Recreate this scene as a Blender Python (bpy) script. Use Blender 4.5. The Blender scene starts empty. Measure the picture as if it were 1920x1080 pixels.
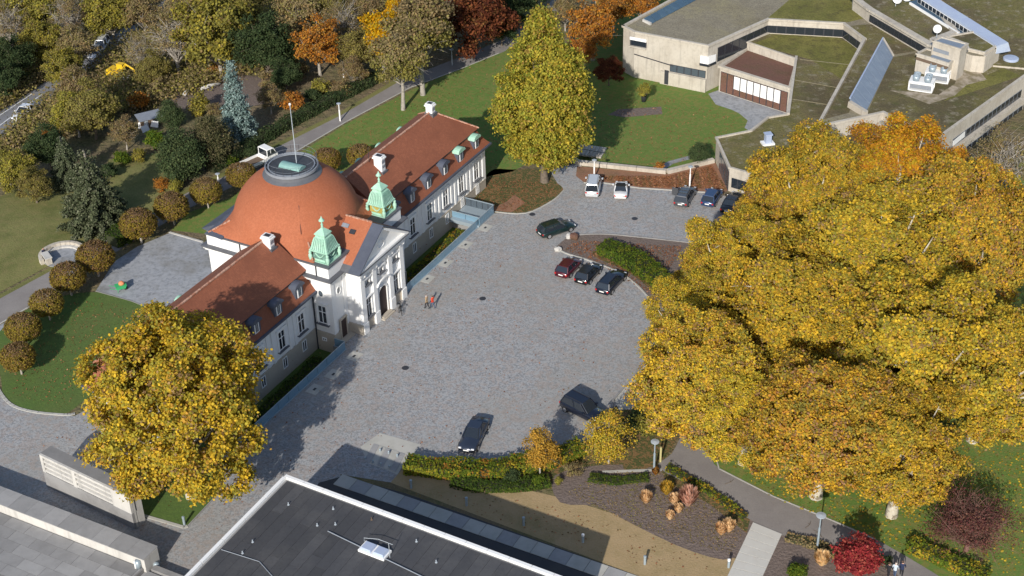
import bpy, bmesh, math, random
import numpy as np
from mathutils import Vector, Matrix, Quaternion
from mathutils.geometry import delaunay_2d_cdt, tessellate_polygon

random.seed(7)
SC = bpy.context.scene
COL = SC.collection

# ------------------------------------------------------------------ camera
FOC = 2763.0 / 1920.0
PIT = math.radians(32.94); ROL = math.radians(-1.532)
CAM = np.array([0.0, 0.0, 86.0])
_f = np.array([0, math.cos(PIT), -math.sin(PIT)])
_r = np.array([1.0, 0, 0]); _u = np.cross(_r, _f)
CR = math.cos(ROL) * _r + math.sin(ROL) * _u
CU = -math.sin(ROL) * _r + math.cos(ROL) * _u
cam = bpy.data.cameras.new('camera'); camo = bpy.data.objects.new('camera', cam); COL.objects.link(camo)
cam.sensor_width = 36; cam.lens = FOC * 36; cam.clip_start = 1; cam.clip_end = 3000
M = Matrix(((CR[0], CU[0], -_f[0], 0), (CR[1], CU[1], -_f[1], 0), (CR[2], CU[2], -_f[2], CAM[2]), (0, 0, 0, 1)))
camo.matrix_world = M
SC.camera = camo

# ------------------------------------------------------------------ light
SUN_EL = math.radians(27.5); SUN_AZ = math.radians(16.0)      # shadows run away from the camera and to the right
world = bpy.data.worlds.new('World'); SC.world = world; world.use_nodes = True
wn = world.node_tree.nodes; wl = world.node_tree.links
bg = wn['Background']; sky = wn.new('ShaderNodeTexSky'); sky.sky_type = 'NISHITA'; sky.sun_disc = False
sky.sun_elevation = SUN_EL; sky.sun_rotation = math.pi + SUN_AZ; sky.altitude = 250; sky.air_density = 1.0
wl.new(sky.outputs[0], bg.inputs[0]); bg.inputs[1].default_value = 0.128
sl = bpy.data.lights.new('sun', 'SUN'); sl.energy = 4.6; sl.angle = math.radians(0.55); sl.color = (1.0, 0.94, 0.85)
so = bpy.data.objects.new('sun', sl); COL.objects.link(so)
dirv = Vector((math.sin(SUN_AZ) * math.cos(SUN_EL), math.cos(SUN_AZ) * math.cos(SUN_EL), -math.sin(SUN_EL)))
so.rotation_mode = 'QUATERNION'; so.rotation_quaternion = dirv.to_track_quat('-Z', 'Y'); so.location = (-60, -40, 120)
SC.view_settings.view_transform = 'Standard'; SC.view_settings.look = 'None'
SC.view_settings.exposure = 0.17; SC.view_settings.gamma = 1.0; SC.view_settings.use_curve_mapping = False
SC.cycles.max_bounces = 5; SC.cycles.diffuse_bounces = 3; SC.cycles.transparent_max_bounces = 6
SC.cycles.transmission_bounces = 3; SC.cycles.glossy_bounces = 2

# ------------------------------------------------------------------ placing: ground point seen at a spot of the photograph
def ray(x, y):
    return CR * (x - 960) - CU * (y - 540) + _f * 2763.0
def P(x, y, z=0.0):
    d = ray(x, y); return CAM + d * ((z - CAM[2]) / d[2])
def proj(w):
    w = np.asarray(w, float) - CAM; k = w @ _f
    return 960 + 2763 * (w @ CR) / k, 540 - 2763 * (w @ CU) / k
def pxm(w):
    return 2763.0 / ((np.asarray(w, float) - CAM) @ _f)

_A = P(0, 545)[:2]; _B = P(900, 72)[:2]; _T = (_B - _A) / np.linalg.norm(_B - _A); _N = np.array([-_T[1], _T[0]])
def terrain(x, y):
    d = (x - _A[0]) * _N[0] + (y - _A[1]) * _N[1]
    t = np.clip((d - 5) / 75.0, 0, 1)
    return -9.0 * t * t * (3 - 2 * t)
def G(x, y, up=0.0):
    z = 0.0
    for _ in range(12):
        w = P(x, y, z + up); z = float(terrain(w[0], w[1]))
    return np.array([w[0], w[1], z])

# ------------------------------------------------------------------ materials
def _tex(nt, kind, scale, detail=2.0, rough=0.5, vec=None):
    n = nt.nodes.new(kind); n.inputs['Scale'].default_value = scale
    if 'Detail' in n.inputs: n.inputs['Detail'].default_value = detail
    if 'Roughness' in n.inputs: n.inputs['Roughness'].default_value = rough
    if vec is not None: nt.links.new(vec, n.inputs['Vector'])
    return n
def _ramp(nt, src, p0, p1, c0=(0, 0, 0, 1), c1=(1, 1, 1, 1)):
    r = nt.nodes.new('ShaderNodeValToRGB'); e = r.color_ramp.elements
    e[0].position = p0; e[1].position = p1; e[0].color = c0; e[1].color = c1
    nt.links.new(src, r.inputs[0]); return r
def _mix(nt, fac, a, b, mode='MIX'):
    m = nt.nodes.new('ShaderNodeMix'); m.data_type = 'RGBA'; m.blend_type = mode
    for s, v in ((0, fac), (6, a), (7, b)):
        if hasattr(v, 'links'): nt.links.new(v, m.inputs[s])
        elif s == 0: m.inputs[0].default_value = v
        else: m.inputs[s].default_value = (*v, 1)
    return m.outputs[2]
def mk(name, c, rough=0.85, layers=(), bump=None, metal=0.0, spec=0.3, coat=0.0):
    """layers: (kind, scale, p0, p1, colour, strength) laid over c one after another"""
    m = bpy.data.materials.new(name); m.use_nodes = True; nt = m.node_tree
    b = nt.nodes['Principled BSDF']; b.inputs['Roughness'].default_value = rough; b.inputs['Metallic'].default_value = metal
    b.inputs['Specular IOR Level'].default_value = spec
    if coat: b.inputs['Coat Weight'].default_value = coat; b.inputs['Coat Roughness'].default_value = 0.08
    tc = nt.nodes.new('ShaderNodeTexCoord'); v = tc.outputs['Object']
    cur = None
    for (kind, scale, p0, p1, colr, st) in layers:
        if kind == 'cell':
            t = _tex(nt, 'ShaderNodeTexVoronoi', scale, vec=v); src = nt.nodes.new('ShaderNodeSeparateColor')
            nt.links.new(t.outputs['Color'], src.inputs[0]); src = src.outputs[0]
        elif kind == 'edge':
            t = _tex(nt, 'ShaderNodeTexVoronoi', scale, vec=v); t.feature = 'DISTANCE_TO_EDGE'; src = t.outputs['Distance']
        elif kind == 'streak':
            mp_ = nt.nodes.new('ShaderNodeMapping'); mp_.inputs['Scale'].default_value = (1, 1, .12); nt.links.new(v, mp_.inputs[0]); t = _tex(nt, 'ShaderNodeTexNoise', scale, 4.0, .6, vec=mp_.outputs[0]); src = t.outputs['Fac']
        elif kind == 'wave':
            t = _tex(nt, 'ShaderNodeTexWave', scale, vec=v); t.inputs['Distortion'].default_value = 1.0; src = t.outputs['Color']
        else:
            t = _tex(nt, 'ShaderNodeTexNoise', scale, 5.0, 0.62, vec=v); src = t.outputs['Fac']
        r = _ramp(nt, src, p0, p1).outputs[0]
        mm = nt.nodes.new('ShaderNodeMath'); mm.operation = 'MULTIPLY'; mm.inputs[1].default_value = st
        nt.links.new(r, mm.inputs[0])
        cur = _mix(nt, mm.outputs[0], cur if cur is not None else c, colr)
    if cur is not None: nt.links.new(cur, b.inputs['Base Color'])
    else: b.inputs['Base Color'].default_value = (*c, 1)
    if bump:
        t = _tex(nt, 'ShaderNodeTexNoise', bump[0], 4.0, 0.6, vec=v); bn = nt.nodes.new('ShaderNodeBump')
        bn.inputs['Strength'].default_value = bump[1]; bn.inputs['Distance'].default_value = bump[2]
        nt.links.new(t.outputs['Fac'], bn.inputs['Height']); nt.links.new(bn.outputs[0], b.inputs['Normal'])
    return m
def leafmat(name, trans=0.3, rnd=0.25):
    m = bpy.data.materials.new(name); m.use_nodes = True; nt = m.node_tree; nt.nodes.clear()
    out = nt.nodes.new('ShaderNodeOutputMaterial'); at = nt.nodes.new('ShaderNodeAttribute'); at.attribute_name = 'leafcol'
    oi = nt.nodes.new('ShaderNodeObjectInfo'); hs = nt.nodes.new('ShaderNodeHueSaturation')
    mr = nt.nodes.new('ShaderNodeMapRange'); mr.inputs[3].default_value = 0.5 - 0.03 * rnd * 2; mr.inputs[4].default_value = 0.5 + 0.02 * rnd * 2
    nt.links.new(oi.outputs['Random'], mr.inputs[0]); nt.links.new(mr.outputs[0], hs.inputs['Hue'])
    mr2 = nt.nodes.new('ShaderNodeMapRange'); mr2.inputs[3].default_value = 1 - rnd * .6; mr2.inputs[4].default_value = 1 + rnd * .6
    nt.links.new(oi.outputs['Random'], mr2.inputs[0]); nt.links.new(mr2.outputs[0], hs.inputs['Value'])
    nt.links.new(at.outputs['Color'], hs.inputs['Color'])
    d = nt.nodes.new('ShaderNodeBsdfDiffuse'); t = nt.nodes.new('ShaderNodeBsdfTranslucent'); mx = nt.nodes.new('ShaderNodeMixShader')
    nt.links.new(hs.outputs[0], d.inputs[0]); nt.links.new(hs.outputs[0], t.inputs[0]); mx.inputs[0].default_value = trans
    nt.links.new(d.outputs[0], mx.inputs[1]); nt.links.new(t.outputs[0], mx.inputs[2])
    nt.links.new(mx.outputs[0], out.inputs[0])
    return m

MT = {}
MT['cobble'] = mk('cobble', (0.285, 0.293, 0.307), 0.8, [('cell', 5.0, 0.25, 0.9, (0.17, 0.173, 0.18), 0.7), ('cell', 7.0, 0.6, 1.0, (0.42, 0.425, 0.43), 0.6),
    ('noise', 0.07, 0.45, 0.62, (0.285, 0.275, 0.25), 0.45), ('noise', 0.35, 0.55, 0.75, (0.2, 0.195, 0.185), 0.35), ('cell', 2.1, 0.93, 1.0, (0.33, 0.25, 0.2), 0.3)], bump=(4, .4, .03))
MT['gravel'] = mk('gravel', (0.27, 0.285, 0.31), 0.95, [('noise', 1.6, 0.42, 0.7, (0.13, 0.135, 0.14), 0.75), ('cell', 3.2, 0.3, 1.0, (0.40, 0.41, 0.43), 0.4),
    ('noise', 0.16, 0.5, 0.72, (0.13, 0.115, 0.08), 0.7)])
MT['asphalt'] = mk('asphalt', (0.22, 0.2, 0.19), 0.9, [('noise', 0.3, 0.4, 0.7, (0.3, 0.28, 0.265), 0.7), ('noise', 7, 0.4, 0.8, (0.15, 0.14, 0.135), 0.5)])
MT['road'] = mk('road', (0.2, 0.2, 0.205), 0.9, [('noise', 0.2, 0.4, 0.7, (0.26, 0.26, 0.27), 0.7)])
MT['trench'] = mk('trench', (0.06, 0.06, 0.065), 0.95, [('noise', 0.4, 0.4, 0.7, (0.09, 0.085, 0.08), 0.7)])  # asphalt darkened to carry the deep shade beside the hall
MT['soil'] = mk('soil', (0.16, 0.125, 0.075), 1, [('noise', 0.2, 0.4, 0.65, (0.10, 0.11, 0.035), 0.85), ('noise', 1.4, 0.45, 0.7, (0.24, 0.175, 0.10), 0.6), ('noise', 5, 0.5, 0.8, (0.06, 0.055, 0.03), 0.6)], bump=(1.5, 1, .4))
MT['grass'] = mk('grass', (0.105, 0.185, 0.034), 1, [('noise', 0.05, 0.35, 0.8, (0.165, 0.185, 0.05), 0.6), ('noise', 3.2, 0.35, 0.8, (0.08, 0.125, 0.025), 0.4), ('noise', 9, 0.5, 0.7, (0.12, 0.16, 0.035), 0.4), ('cell', 2.3, 0.96, 1, (0.25, 0.17, 0.06), 0.35)], bump=(6, .8, .05))
MT['grass_deep'] = mk('grass_deep', (0.085, 0.15, 0.03), 1, [('noise', 0.12, 0.4, 0.75, (0.14, 0.14, 0.05), 0.65), ('noise', 3, 0.4, 0.75, (0.05, 0.085, 0.018), 0.5), ('noise', 0.9, 0.5, 0.75, (0.065, 0.1, 0.025), 0.5), ('cell', 5, 0.7, 1, (0.07, 0.11, 0.03), 0.5)], bump=(6, .8, .05))
MT['grass_dry'] = mk('grass_dry', (0.36, 0.26, 0.14), 1, [('noise', 0.5, 0.42, 0.66, (0.25, 0.19, 0.085), 0.7), ('noise', 5, 0.4, 0.7, (0.40, 0.30, 0.18), 0.5), ('noise', 0.1, 0.56, 0.7, (0.14, 0.14, 0.04), 0.6)], bump=(6, .8, .05))
MT['grass_slope'] = mk('grass_slope', (0.19, 0.185, 0.065), 1, [('noise', 0.2, 0.42, 0.62, (0.10, 0.115, 0.03), 0.8), ('noise', 1.2, 0.45, 0.7, (0.23, 0.18, 0.08), 0.5), ('noise', 5, 0.4, 0.75, (0.08, 0.09, 0.02), 0.5)], bump=(5, .8, .08))
MT['mulch'] = mk('mulch', (0.165, 0.13, 0.112), 1, [('noise', 2.5, 0.42, 0.7, (0.24, 0.19, 0.165), 0.65), ('noise', 7, 0.4, 0.75, (0.08, 0.06, 0.055), 0.6), ('noise', 0.3, 0.58, .78, (0.15, 0.115, 0.07), 0.6)], bump=(4, 1, .12))
MT['leaflitter'] = mk('leaflitter', (0.27, 0.135, 0.08), 1, [('noise', 0.5, 0.4, 0.66, (0.15, 0.09, 0.06), 0.7), ('noise', 5, 0.4, 0.75, (0.36, 0.19, 0.12), 0.6), ('noise', 0.15, 0.55, .7, (0.13, 0.11, 0.045), 0.7)], bump=(5, .8, .08))
MT['bedgreen'] = mk('bedgreen', (0.075, 0.085, 0.025), 1, [('noise', 0.6, 0.35, 0.75, (0.12, 0.10, 0.04), 0.6), ('noise', 5, 0.4, 0.75, (0.04, 0.055, 0.018), 0.6), ('cell', 4, 0.92, 1, (0.3, 0.15, 0.07), 0.5)], bump=(5, 1, .1))
MT['tile'] = mk('tile', (0.27, 0.095, 0.052), 0.82, [('cell', 7, 0.2, 1, (0.33, 0.12, 0.065), 0.6), ('noise', 0.22, 0.42, 0.62, (0.21, 0.075, 0.042), 0.85), ('cell', 5.5, 0.5, 1, (0.2, 0.07, 0.04), 0.5), ('noise', 2.2, 0.64, 0.74, (0.12, 0.055, 0.04), 0.7), ('wave', 1.4, 0.75, 1.0, (0.2, 0.065, 0.035), 0.35)], bump=(5, .5, .03))
MT['tile_dome'] = mk('tile_dome', (0.365, 0.118, 0.056), 0.8, [('cell', 9, 0.2, 1, (0.44, 0.155, 0.078), 0.7), ('cell', 7, 0.7, 1, (0.31, 0.10, 0.05), 0.45), ('noise', 0.3, 0.45, 0.7, (0.36, 0.11, 0.048), 0.6), ('noise', 4, 0.6, 0.75, (0.3, 0.09, 0.04), 0.5)], bump=(5, .5, .03))
MT['ridge'] = mk('ridge', (0.36, 0.15, 0.09), 0.8, [('cell', 2.5, 0.5, 1, (0.55, 0.36, 0.27), 0.7)])
MT['stucco'] = mk('stucco', (0.76, 0.76, 0.755), 0.85, [('noise', 0.5, 0.45, 0.75, (0.68, 0.67, 0.65), 0.5), ('noise', 3, 0.55, 0.8, (0.6, 0.59, 0.56), 0.35), ('streak', 1.8, 0.56, 0.75, (0.55, 0.54, 0.51), 0.4)])
MT['plinth'] = mk('plinth', (0.43, 0.38, 0.31), 0.85, [('noise', 0.7, 0.45, 0.75, (0.34, 0.30, 0.25), 0.6), ('noise', 4, 0.5, 0.8, (0.5, 0.46, 0.4), 0.4)])
MT['slate'] = mk('slate', (0.075, 0.085, 0.115), 0.6, [('noise', 0.8, 0.4, 0.7, (0.11, 0.125, 0.16), 0.6), ('noise', 5, 0.5, 0.8, (0.055, 0.06, 0.08), 0.5)])
MT['darkdeck'] = mk('darkdeck', (0.045, 0.05, 0.06), 0.7, [('noise', 2, 0.4, 0.7, (0.075, 0.08, 0.09), 0.7)])
MT['lead'] = mk('lead', (0.12, 0.125, 0.14), 0.5, [('noise', 1.5, 0.4, 0.7, (0.08, 0.082, 0.09), 0.6)])
MT['leadlight'] = mk('leadlight', (0.24, 0.265, 0.3), 0.5, [('noise', 1.5, 0.4, 0.7, (0.17, 0.18, 0.21), 0.6)])
MT['skylight_copper'] = mk('skylight_copper', (0.19, 0.34, 0.32), 0.6, [('noise', 1.5, 0.4, 0.7, (0.26, 0.42, 0.39), 0.7)])
MT['copper'] = mk('copper', (0.30, 0.52, 0.40), 0.75, [('noise', 1.3, 0.42, 0.65, (0.40, 0.62, 0.5), 0.8), ('noise', 4, 0.58, 0.72, (0.16, 0.28, 0.2), 0.7)])
MT['copper_dark'] = mk('copper_dark', (0.14, 0.26, 0.22), 0.7, [('noise', 2.2, 0.42, 0.65, (0.06, 0.09, 0.085), 0.8), ('noise', 5, 0.5, 0.72, (0.25, 0.42, 0.33), 0.6)])
MT['copper_gold'] = mk('copper_gold', (0.45, 0.33, 0.07), 0.7, [('noise', 2.2, 0.42, 0.65, (0.24, 0.24, 0.08), 0.8), ('noise', 5, 0.55, 0.72, (0.30, 0.42, 0.30), 0.6)])
MT['glass'] = mk('glass', (0.02, 0.026, 0.035), 0.08, spec=0.8)
MT['glass_mid'] = mk('glass_mid', (0.07, 0.09, 0.11), 0.15, spec=0.8)
MT['railglass'] = mk('railglass', (0.16, 0.27, 0.36), 0.15, spec=0.7)
MT['paintwhite'] = mk('paintwhite', (0.8, 0.8, 0.79), 0.5)
MT['paintgrey'] = mk('paintgrey', (0.36, 0.40, 0.44), 0.5)
MT['steelblue'] = mk('steelblue', (0.35, 0.42, 0.47), 0.4, metal=.3)
MT['bluesheet'] = mk('bluesheet', (0.055, 0.10, 0.15), 0.5, [('noise', 0.6, 0.45, 0.7, (0.09, 0.15, 0.20), 0.7)])
MT['greysheet'] = mk('greysheet', (0.19, 0.235, 0.30), 0.55, [('noise', 0.8, 0.45, 0.7, (0.24, 0.29, 0.35), 0.7), ('noise', 6, 0.45, 0.7, (0.15, 0.19, 0.24), 0.4)])
MT['palesheet'] = mk('palesheet', (0.36, 0.42, 0.56), 0.45, [('noise', 0.8, 0.45, 0.7, (0.42, 0.5, 0.6), 0.7)])
MT['door'] = mk('door', (0.045, 0.03, 0.028), 0.6)
MT['metaldark'] = mk('metaldark', (0.04, 0.042, 0.05), 0.5)
MT['wood'] = mk('wood', (0.14, 0.10, 0.07), 0.9)
MT['concrete'] = mk('concrete', (0.5, 0.46, 0.395), 0.9, [('noise', 0.35, 0.42, 0.68, (0.37, 0.325, 0.265), 0.7), ('noise', 2.5, 0.5, 0.75, (0.3, 0.265, 0.22), 0.45), ('noise', 0.9, 0.6, 0.7, (0.5, 0.46, 0.39), 0.5), ('streak', 2.2, 0.52, 0.7, (0.29, 0.265, 0.23), 0.6)])
MT['concrete_grey'] = mk('concrete_grey', (0.29, 0.285, 0.28), 0.9, [('noise', 0.35, 0.42, 0.68, (0.17, 0.165, 0.165), 0.7), ('noise', 3, 0.55, 0.75, (0.30, 0.295, 0.28), 0.5)])
MT['concrete_pale'] = mk('concrete_pale', (0.53, 0.515, 0.485), 0.9, [('noise', 0.5, 0.42, 0.68, (0.44, 0.425, 0.4), 0.6), ('streak', 2.2, 0.5, 0.7, (0.33, 0.32, 0.3), 0.6), ('noise', 4, 0.6, 0.75, (0.4, 0.38, 0.34), 0.4)])
SLABM = []
for i, k in enumerate((0.21, 0.245, 0.268, 0.29, 0.325)):
    SLABM.append(mk('slab_stone_%d' % i, (k, k * .99, k * .99), 0.9, [('noise', 0.9, 0.42, 0.7, (k * .78, k * .77, k * .77), 0.7), ('noise', 4, 0.6, 0.75, (k * 1.35, k * 1.3, k * 1.25), 0.4)]))
MT['paleslab'] = mk('paleslab', (0.44, 0.43, 0.395), 0.9, [('noise', 0.6, 0.42, 0.7, (0.33, 0.325, 0.29), 0.7), ('noise', 4, 0.6, 0.75, (0.46, 0.45, 0.42), 0.5)])
MT['moss'] = mk('moss', (0.17, 0.15, 0.05), 1, [('noise', 0.16, 0.42, 0.6, (0.18, 0.135, 0.085), 0.85), ('noise', 0.08, 0.5, 0.62, (0.085, 0.07, 0.035), 0.7), ('noise', 0.9, 0.54, 0.68, (0.34, 0.30, 0.22), 0.7), ('noise', 0.4, 0.52, 0.68, (0.09, 0.1, 0.025), 0.7), ('noise', 5, 0.42, 0.66, (0.055, 0.05, 0.022), 0.65)], bump=(3, 1, .1))
MT['moss_grey'] = mk('moss_grey', (0.27, 0.24, 0.175), 1, [('noise', 0.14, 0.46, 0.62, (0.3, 0.265, 0.15), 0.8), ('noise', 1.2, 0.45, 0.65, (0.2, 0.175, 0.13), 0.6), ('noise', 0.1, 0.5, 0.65, (0.19, 0.16, 0.11), 0.7), ('noise', 5, 0.45, 0.66, (0.12, 0.105, 0.08), 0.65)], bump=(3, 1, .1))
MT['moss_green'] = mk('moss_green', (0.15, 0.145, 0.035), 1, [('noise', 0.3, 0.42, 0.6, (0.22, 0.2, 0.055), 0.8), ('noise', 0.9, 0.5, 0.68, (0.085, 0.07, 0.03), 0.7), ('noise', 4, 0.4, 0.7, (0.05, 0.05, 0.015), 0.55)], bump=(3, 1, .1))
MT['moss_red'] = mk('moss_red', (0.145, 0.075, 0.055), 1, [('noise', 0.5, 0.45, 0.65, (0.11, 0.075, 0.04), 0.7), ('noise', 4, 0.4, 0.7, (0.19, 0.10, 0.08), 0.5)], bump=(3, 1, .1))
FELT = []
for i, k in enumerate((0.054, 0.058, 0.062, 0.067)):
    FELT.append(mk('felt_%d' % i, (k, k * 1.02, k * 1.12), 0.85, [('noise', 0.35, 0.42, 0.68, (k * 1.5, k * 1.48, k * 1.5), 0.7), ('noise', 5, 0.5, 0.75, (k * .6, k * .6, k * .65), 0.5)]))
MT['rubber'] = mk('rubber', (0.015, 0.015, 0.015), 0.9)
MT['rim'] = mk('rim', (0.45, 0.45, 0.46), 0.35, metal=.6)
MT['lampred'] = mk('lampred', (0.45, 0.02, 0.02), 0.25)
MT['lampclear'] = mk('lampclear', (0.75, 0.77, 0.8), 0.15)
MT['plate'] = mk('plate', (0.8, 0.8, 0.78), 0.4)
MT['bark'] = mk('bark', (0.16, 0.13, 0.10), 0.95, [('noise', 3, 0.45, 0.65, (0.09, 0.075, 0.06), 0.8)])
MT['bark_plane'] = mk('bark_plane', (0.45, 0.41, 0.33), 0.95, [('noise', 1.2, 0.5, 0.58, (0.17, 0.14, 0.10), 0.9), ('noise', 4, 0.5, 0.6, (0.55, 0.52, 0.45), 0.6)])
MT['bark_pale'] = mk('bark_pale', (0.34, 0.31, 0.27), 0.95, [('noise', 2, 0.5, 0.6, (0.2, 0.18, 0.15), 0.8)])
MT['twig'] = mk('twig', (0.17, 0.13, 0.10), 0.95, [('noise', 0.5, 0.4, 0.65, (0.11, 0.085, 0.065), 0.8)])
MT['leaf'] = leafmat('leaf', 0.38, 0.12)
MT['needle'] = leafmat('needle', 0.1, 0.15)

# ------------------------------------------------------------------ mesh helpers
class MB:
    def __init__(s): s.v = []; s.f = []; s.mi = []
    def add(s, vs, fs, mi=0):
        o = len(s.v); s.v += [tuple(map(float, p)) for p in vs]; s.f += [tuple(i + o for i in f) for f in fs]; s.mi += [mi] * len(fs); return s
    def box(s, x0, x1, y0, y1, z0, z1, mi=0):
        return s.add([(x0, y0, z0), (x1, y0, z0), (x1, y1, z0), (x0, y1, z0), (x0, y0, z1), (x1, y0, z1), (x1, y1, z1), (x0, y1, z1)],
                     [(0, 3, 2, 1), (4, 5, 6, 7), (0, 1, 5, 4), (1, 2, 6, 5), (2, 3, 7, 6), (3, 0, 4, 7)], mi)
    def hexa(s, b, t, mi=0):
        n = len(b)
        return s.add(list(b) + list(t), [tuple(range(n - 1, -1, -1)), tuple(range(n, 2 * n))] + [(i, (i + 1) % n, n + (i + 1) % n, n + i) for i in range(n)], mi)
    def prism(s, poly, z0, z1, mi=0, caps=True):
        poly = [(p[0], p[1]) for p in poly]
        a = sum(poly[i][0] * poly[(i + 1) % len(poly)][1] - poly[(i + 1) % len(poly)][0] * poly[i][1] for i in range(len(poly)))
        if a < 0: poly = poly[::-1]
        n = len(poly); fs = [(i, (i + 1) % n, n + (i + 1) % n, n + i) for i in range(n)]
        if caps:
            tri = tessellate_polygon([[Vector((p[0], p[1], 0)) for p in poly]])
            for t in tri:
                a, b, c = t
                ar = (poly[b][0] - poly[a][0]) * (poly[c][1] - poly[a][1]) - (poly[c][0] - poly[a][0]) * (poly[b][1] - poly[a][1])
                if ar < 0: a, b, c = a, c, b
                fs += [(n + a, n + b, n + c), (c, b, a)]
        return s.add([(p[0], p[1], z0) for p in poly] + [(p[0], p[1], z1) for p in poly], fs, mi)
    def bar(s, a, b, w, h=None, mi=0, up=(0, 0, 1)):
        h = h or w; a = Vector(a); b = Vector(b); d = (b - a).normalized(); upv = Vector(up)
        if abs(d.dot(upv)) > .98: upv = Vector((1, 0, 0))
        x = d.cross(upv).normalized(); y = x.cross(d)
        c = [(-w / 2, -h / 2), (w / 2, -h / 2), (w / 2, h / 2), (-w / 2, h / 2)]
        vs = [a + x * p + y * q for p, q in c] + [b + x * p + y * q for p, q in c]
        return s.add(vs, [(3, 2, 1, 0), (4, 5, 6, 7), (0, 1, 5, 4), (1, 2, 6, 5), (2, 3, 7, 6), (3, 0, 4, 7)], mi)
    def tube(s, pts, rad, n=6, mi=0, cap=True):
        pts = [Vector(p) for p in pts]; rings = []
        for i, p in enumerate(pts):
            d = (pts[min(i + 1, len(pts) - 1)] - pts[max(i - 1, 0)]).normalized()
            u = Vector((0, 0, 1)) if abs(d.z) < .9 else Vector((1, 0, 0))
            x = d.cross(u).normalized(); y = d.cross(x); r = rad[i] if hasattr(rad, '__len__') else rad
            rings.append([p + (x * math.cos(2 * math.pi * k / n) + y * math.sin(2 * math.pi * k / n)) * r for k in range(n)])
        vs = [q for r_ in rings for q in r_]; fs = []
        for i in range(len(pts) - 1):
            for k in range(n): fs.append((i * n + k, i * n + (k + 1) % n, (i + 1) * n + (k + 1) % n, (i + 1) * n + k))
        if cap: fs.append(tuple(range(n))[::-1]); fs.append(tuple(range((len(pts) - 1) * n, len(pts) * n)))
        return s.add(vs, fs, mi)
    def lathe(s, prof, n=24, cx=0, cy=0, mi=0, sq=False, rot=0.0, k=1.0, cap=True):
        """prof: (r, z); sq gives a four-sided section"""
        n = 4 if sq else n; vs = []; fs = []; prof = [(q[0] * k, q[1]) for q in prof]
        for r, z in prof:
            for k in range(n):
                a = 2 * math.pi * k / n + (math.pi / 4 if sq else 0) + rot; rr = r * (math.sqrt(2) if sq else 1)
                vs.append((cx + rr * math.cos(a), cy + rr * math.sin(a), z))
        for i in range(len(prof) - 1):
            for k in range(n): fs.append((i * n + k, i * n + (k + 1) % n, (i + 1) * n + (k + 1) % n, (i + 1) * n + k))
        if cap: fs.append(tuple(range(n))[::-1]); fs.append(tuple(range((len(prof) - 1) * n, len(prof) * n)))
        return s.add(vs, fs, mi)
    def mesh(s, name, mats, smooth=False):
        me = bpy.data.meshes.new(name); me.from_pydata(s.v, [], s.f); mats = mats if isinstance(mats, (list, tuple)) else [mats]
        for m in mats: me.materials.append(MT[m] if isinstance(m, str) else m)
        if len(mats) > 1: me.polygons.foreach_set('material_index', s.mi)
        if smooth: me.polygons.foreach_set('use_smooth', [True] * len(me.polygons))
        me.update(); return me
    def build(s, name, mats, parent=None, smooth=False, loc=None, rz=0.0):
        return put(name, s.mesh(name, mats, smooth), parent, loc, rz)
def put(name, me, parent=None, loc=None, rz=0.0):
    o = bpy.data.objects.new(name, me); COL.objects.link(o)
    if parent is not None: o.parent = parent
    if loc is not None: o.location = loc
    if rz: o.rotation_euler = (0, 0, rz)
    return o
def tag(o, label=None, cat=None, group=None, kind=None):
    if label: o['label'] = label
    if cat: o['category'] = cat
    if group: o['group'] = group
    if kind: o['kind'] = kind
    return o
def empty(name, loc=(0, 0, 0), rz=0.0, label=None, cat=None, group=None):
    o = bpy.data.objects.new(name, None); COL.objects.link(o); o.location = loc; o.rotation_euler = (0, 0, rz)
    o.empty_display_size = .3
    return tag(o, label, cat, group)
def kids(o): return [c for c in COL.objects if c.parent == o]
def rel(w, root): return [(p[0] - root.location[0], p[1] - root.location[1], p[2] - root.location[2]) for p in w]

# ------------------------------------------------------------------ ground sheets
def sheet(name, poly, mat, z=0.0, step=None, holes=(), kind='structure', grid_pts=None, label=None):
    """poly in world xy; a flat sheet (step None) or one that follows the terrain"""
    vs = [Vector((p[0], p[1])) for p in poly]; es = [(i, (i + 1) % len(vs)) for i in range(len(vs))]
    for h in holes:
        o = len(vs); vs += [Vector((p[0], p[1])) for p in h]; es += [(o + i, o + (i + 1) % len(h)) for i in range(len(h))]
    if step:
        xs = [p[0] for p in poly]; ys = [p[1] for p in poly]
        for a in np.arange(min(xs), max(xs), step):
            for b in np.arange(min(ys), max(ys), step):
                if inside(a, b, poly) and not any(inside(a, b, h) for h in holes): vs.append(Vector((a, b)))
    r = delaunay_2d_cdt(vs, es, [], 0, 1e-4); V = r[0]; F = []
    for f in r[2]:
        cx = sum(V[i][0] for i in f) / len(f); cy = sum(V[i][1] for i in f) / len(f)
        if inside(cx, cy, poly) and not any(inside(cx, cy, h) for h in holes):
            a, b, c = (V[i] for i in f[:3])
            if (b - a).cross(c - a) < 0: f = f[::-1]
            F.append(tuple(f))
    me = bpy.data.meshes.new(name)
    me.from_pydata([(p[0], p[1], z + (float(terrain(p[0], p[1])) if step else 0.0)) for p in V], [], F)
    me.materials.append(MT[mat]); me.update()
    o = put(name, me); o['kind'] = kind
    return o
def inside(x, y, poly):
    c = False; j = len(poly) - 1
    for i in range(len(poly)):
        if (poly[i][1] > y) != (poly[j][1] > y) and x < (poly[j][0] - poly[i][0]) * (y - poly[i][1]) / (poly[j][1] - poly[i][1]) + poly[i][0]: c = not c
        j = i
    return c
def PX(pts, z=0.0): return [tuple(P(x, y, z)[:2]) for x, y in pts]
def GX(pts): return [tuple(G(x, y)[:2]) for x, y in pts]
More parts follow.
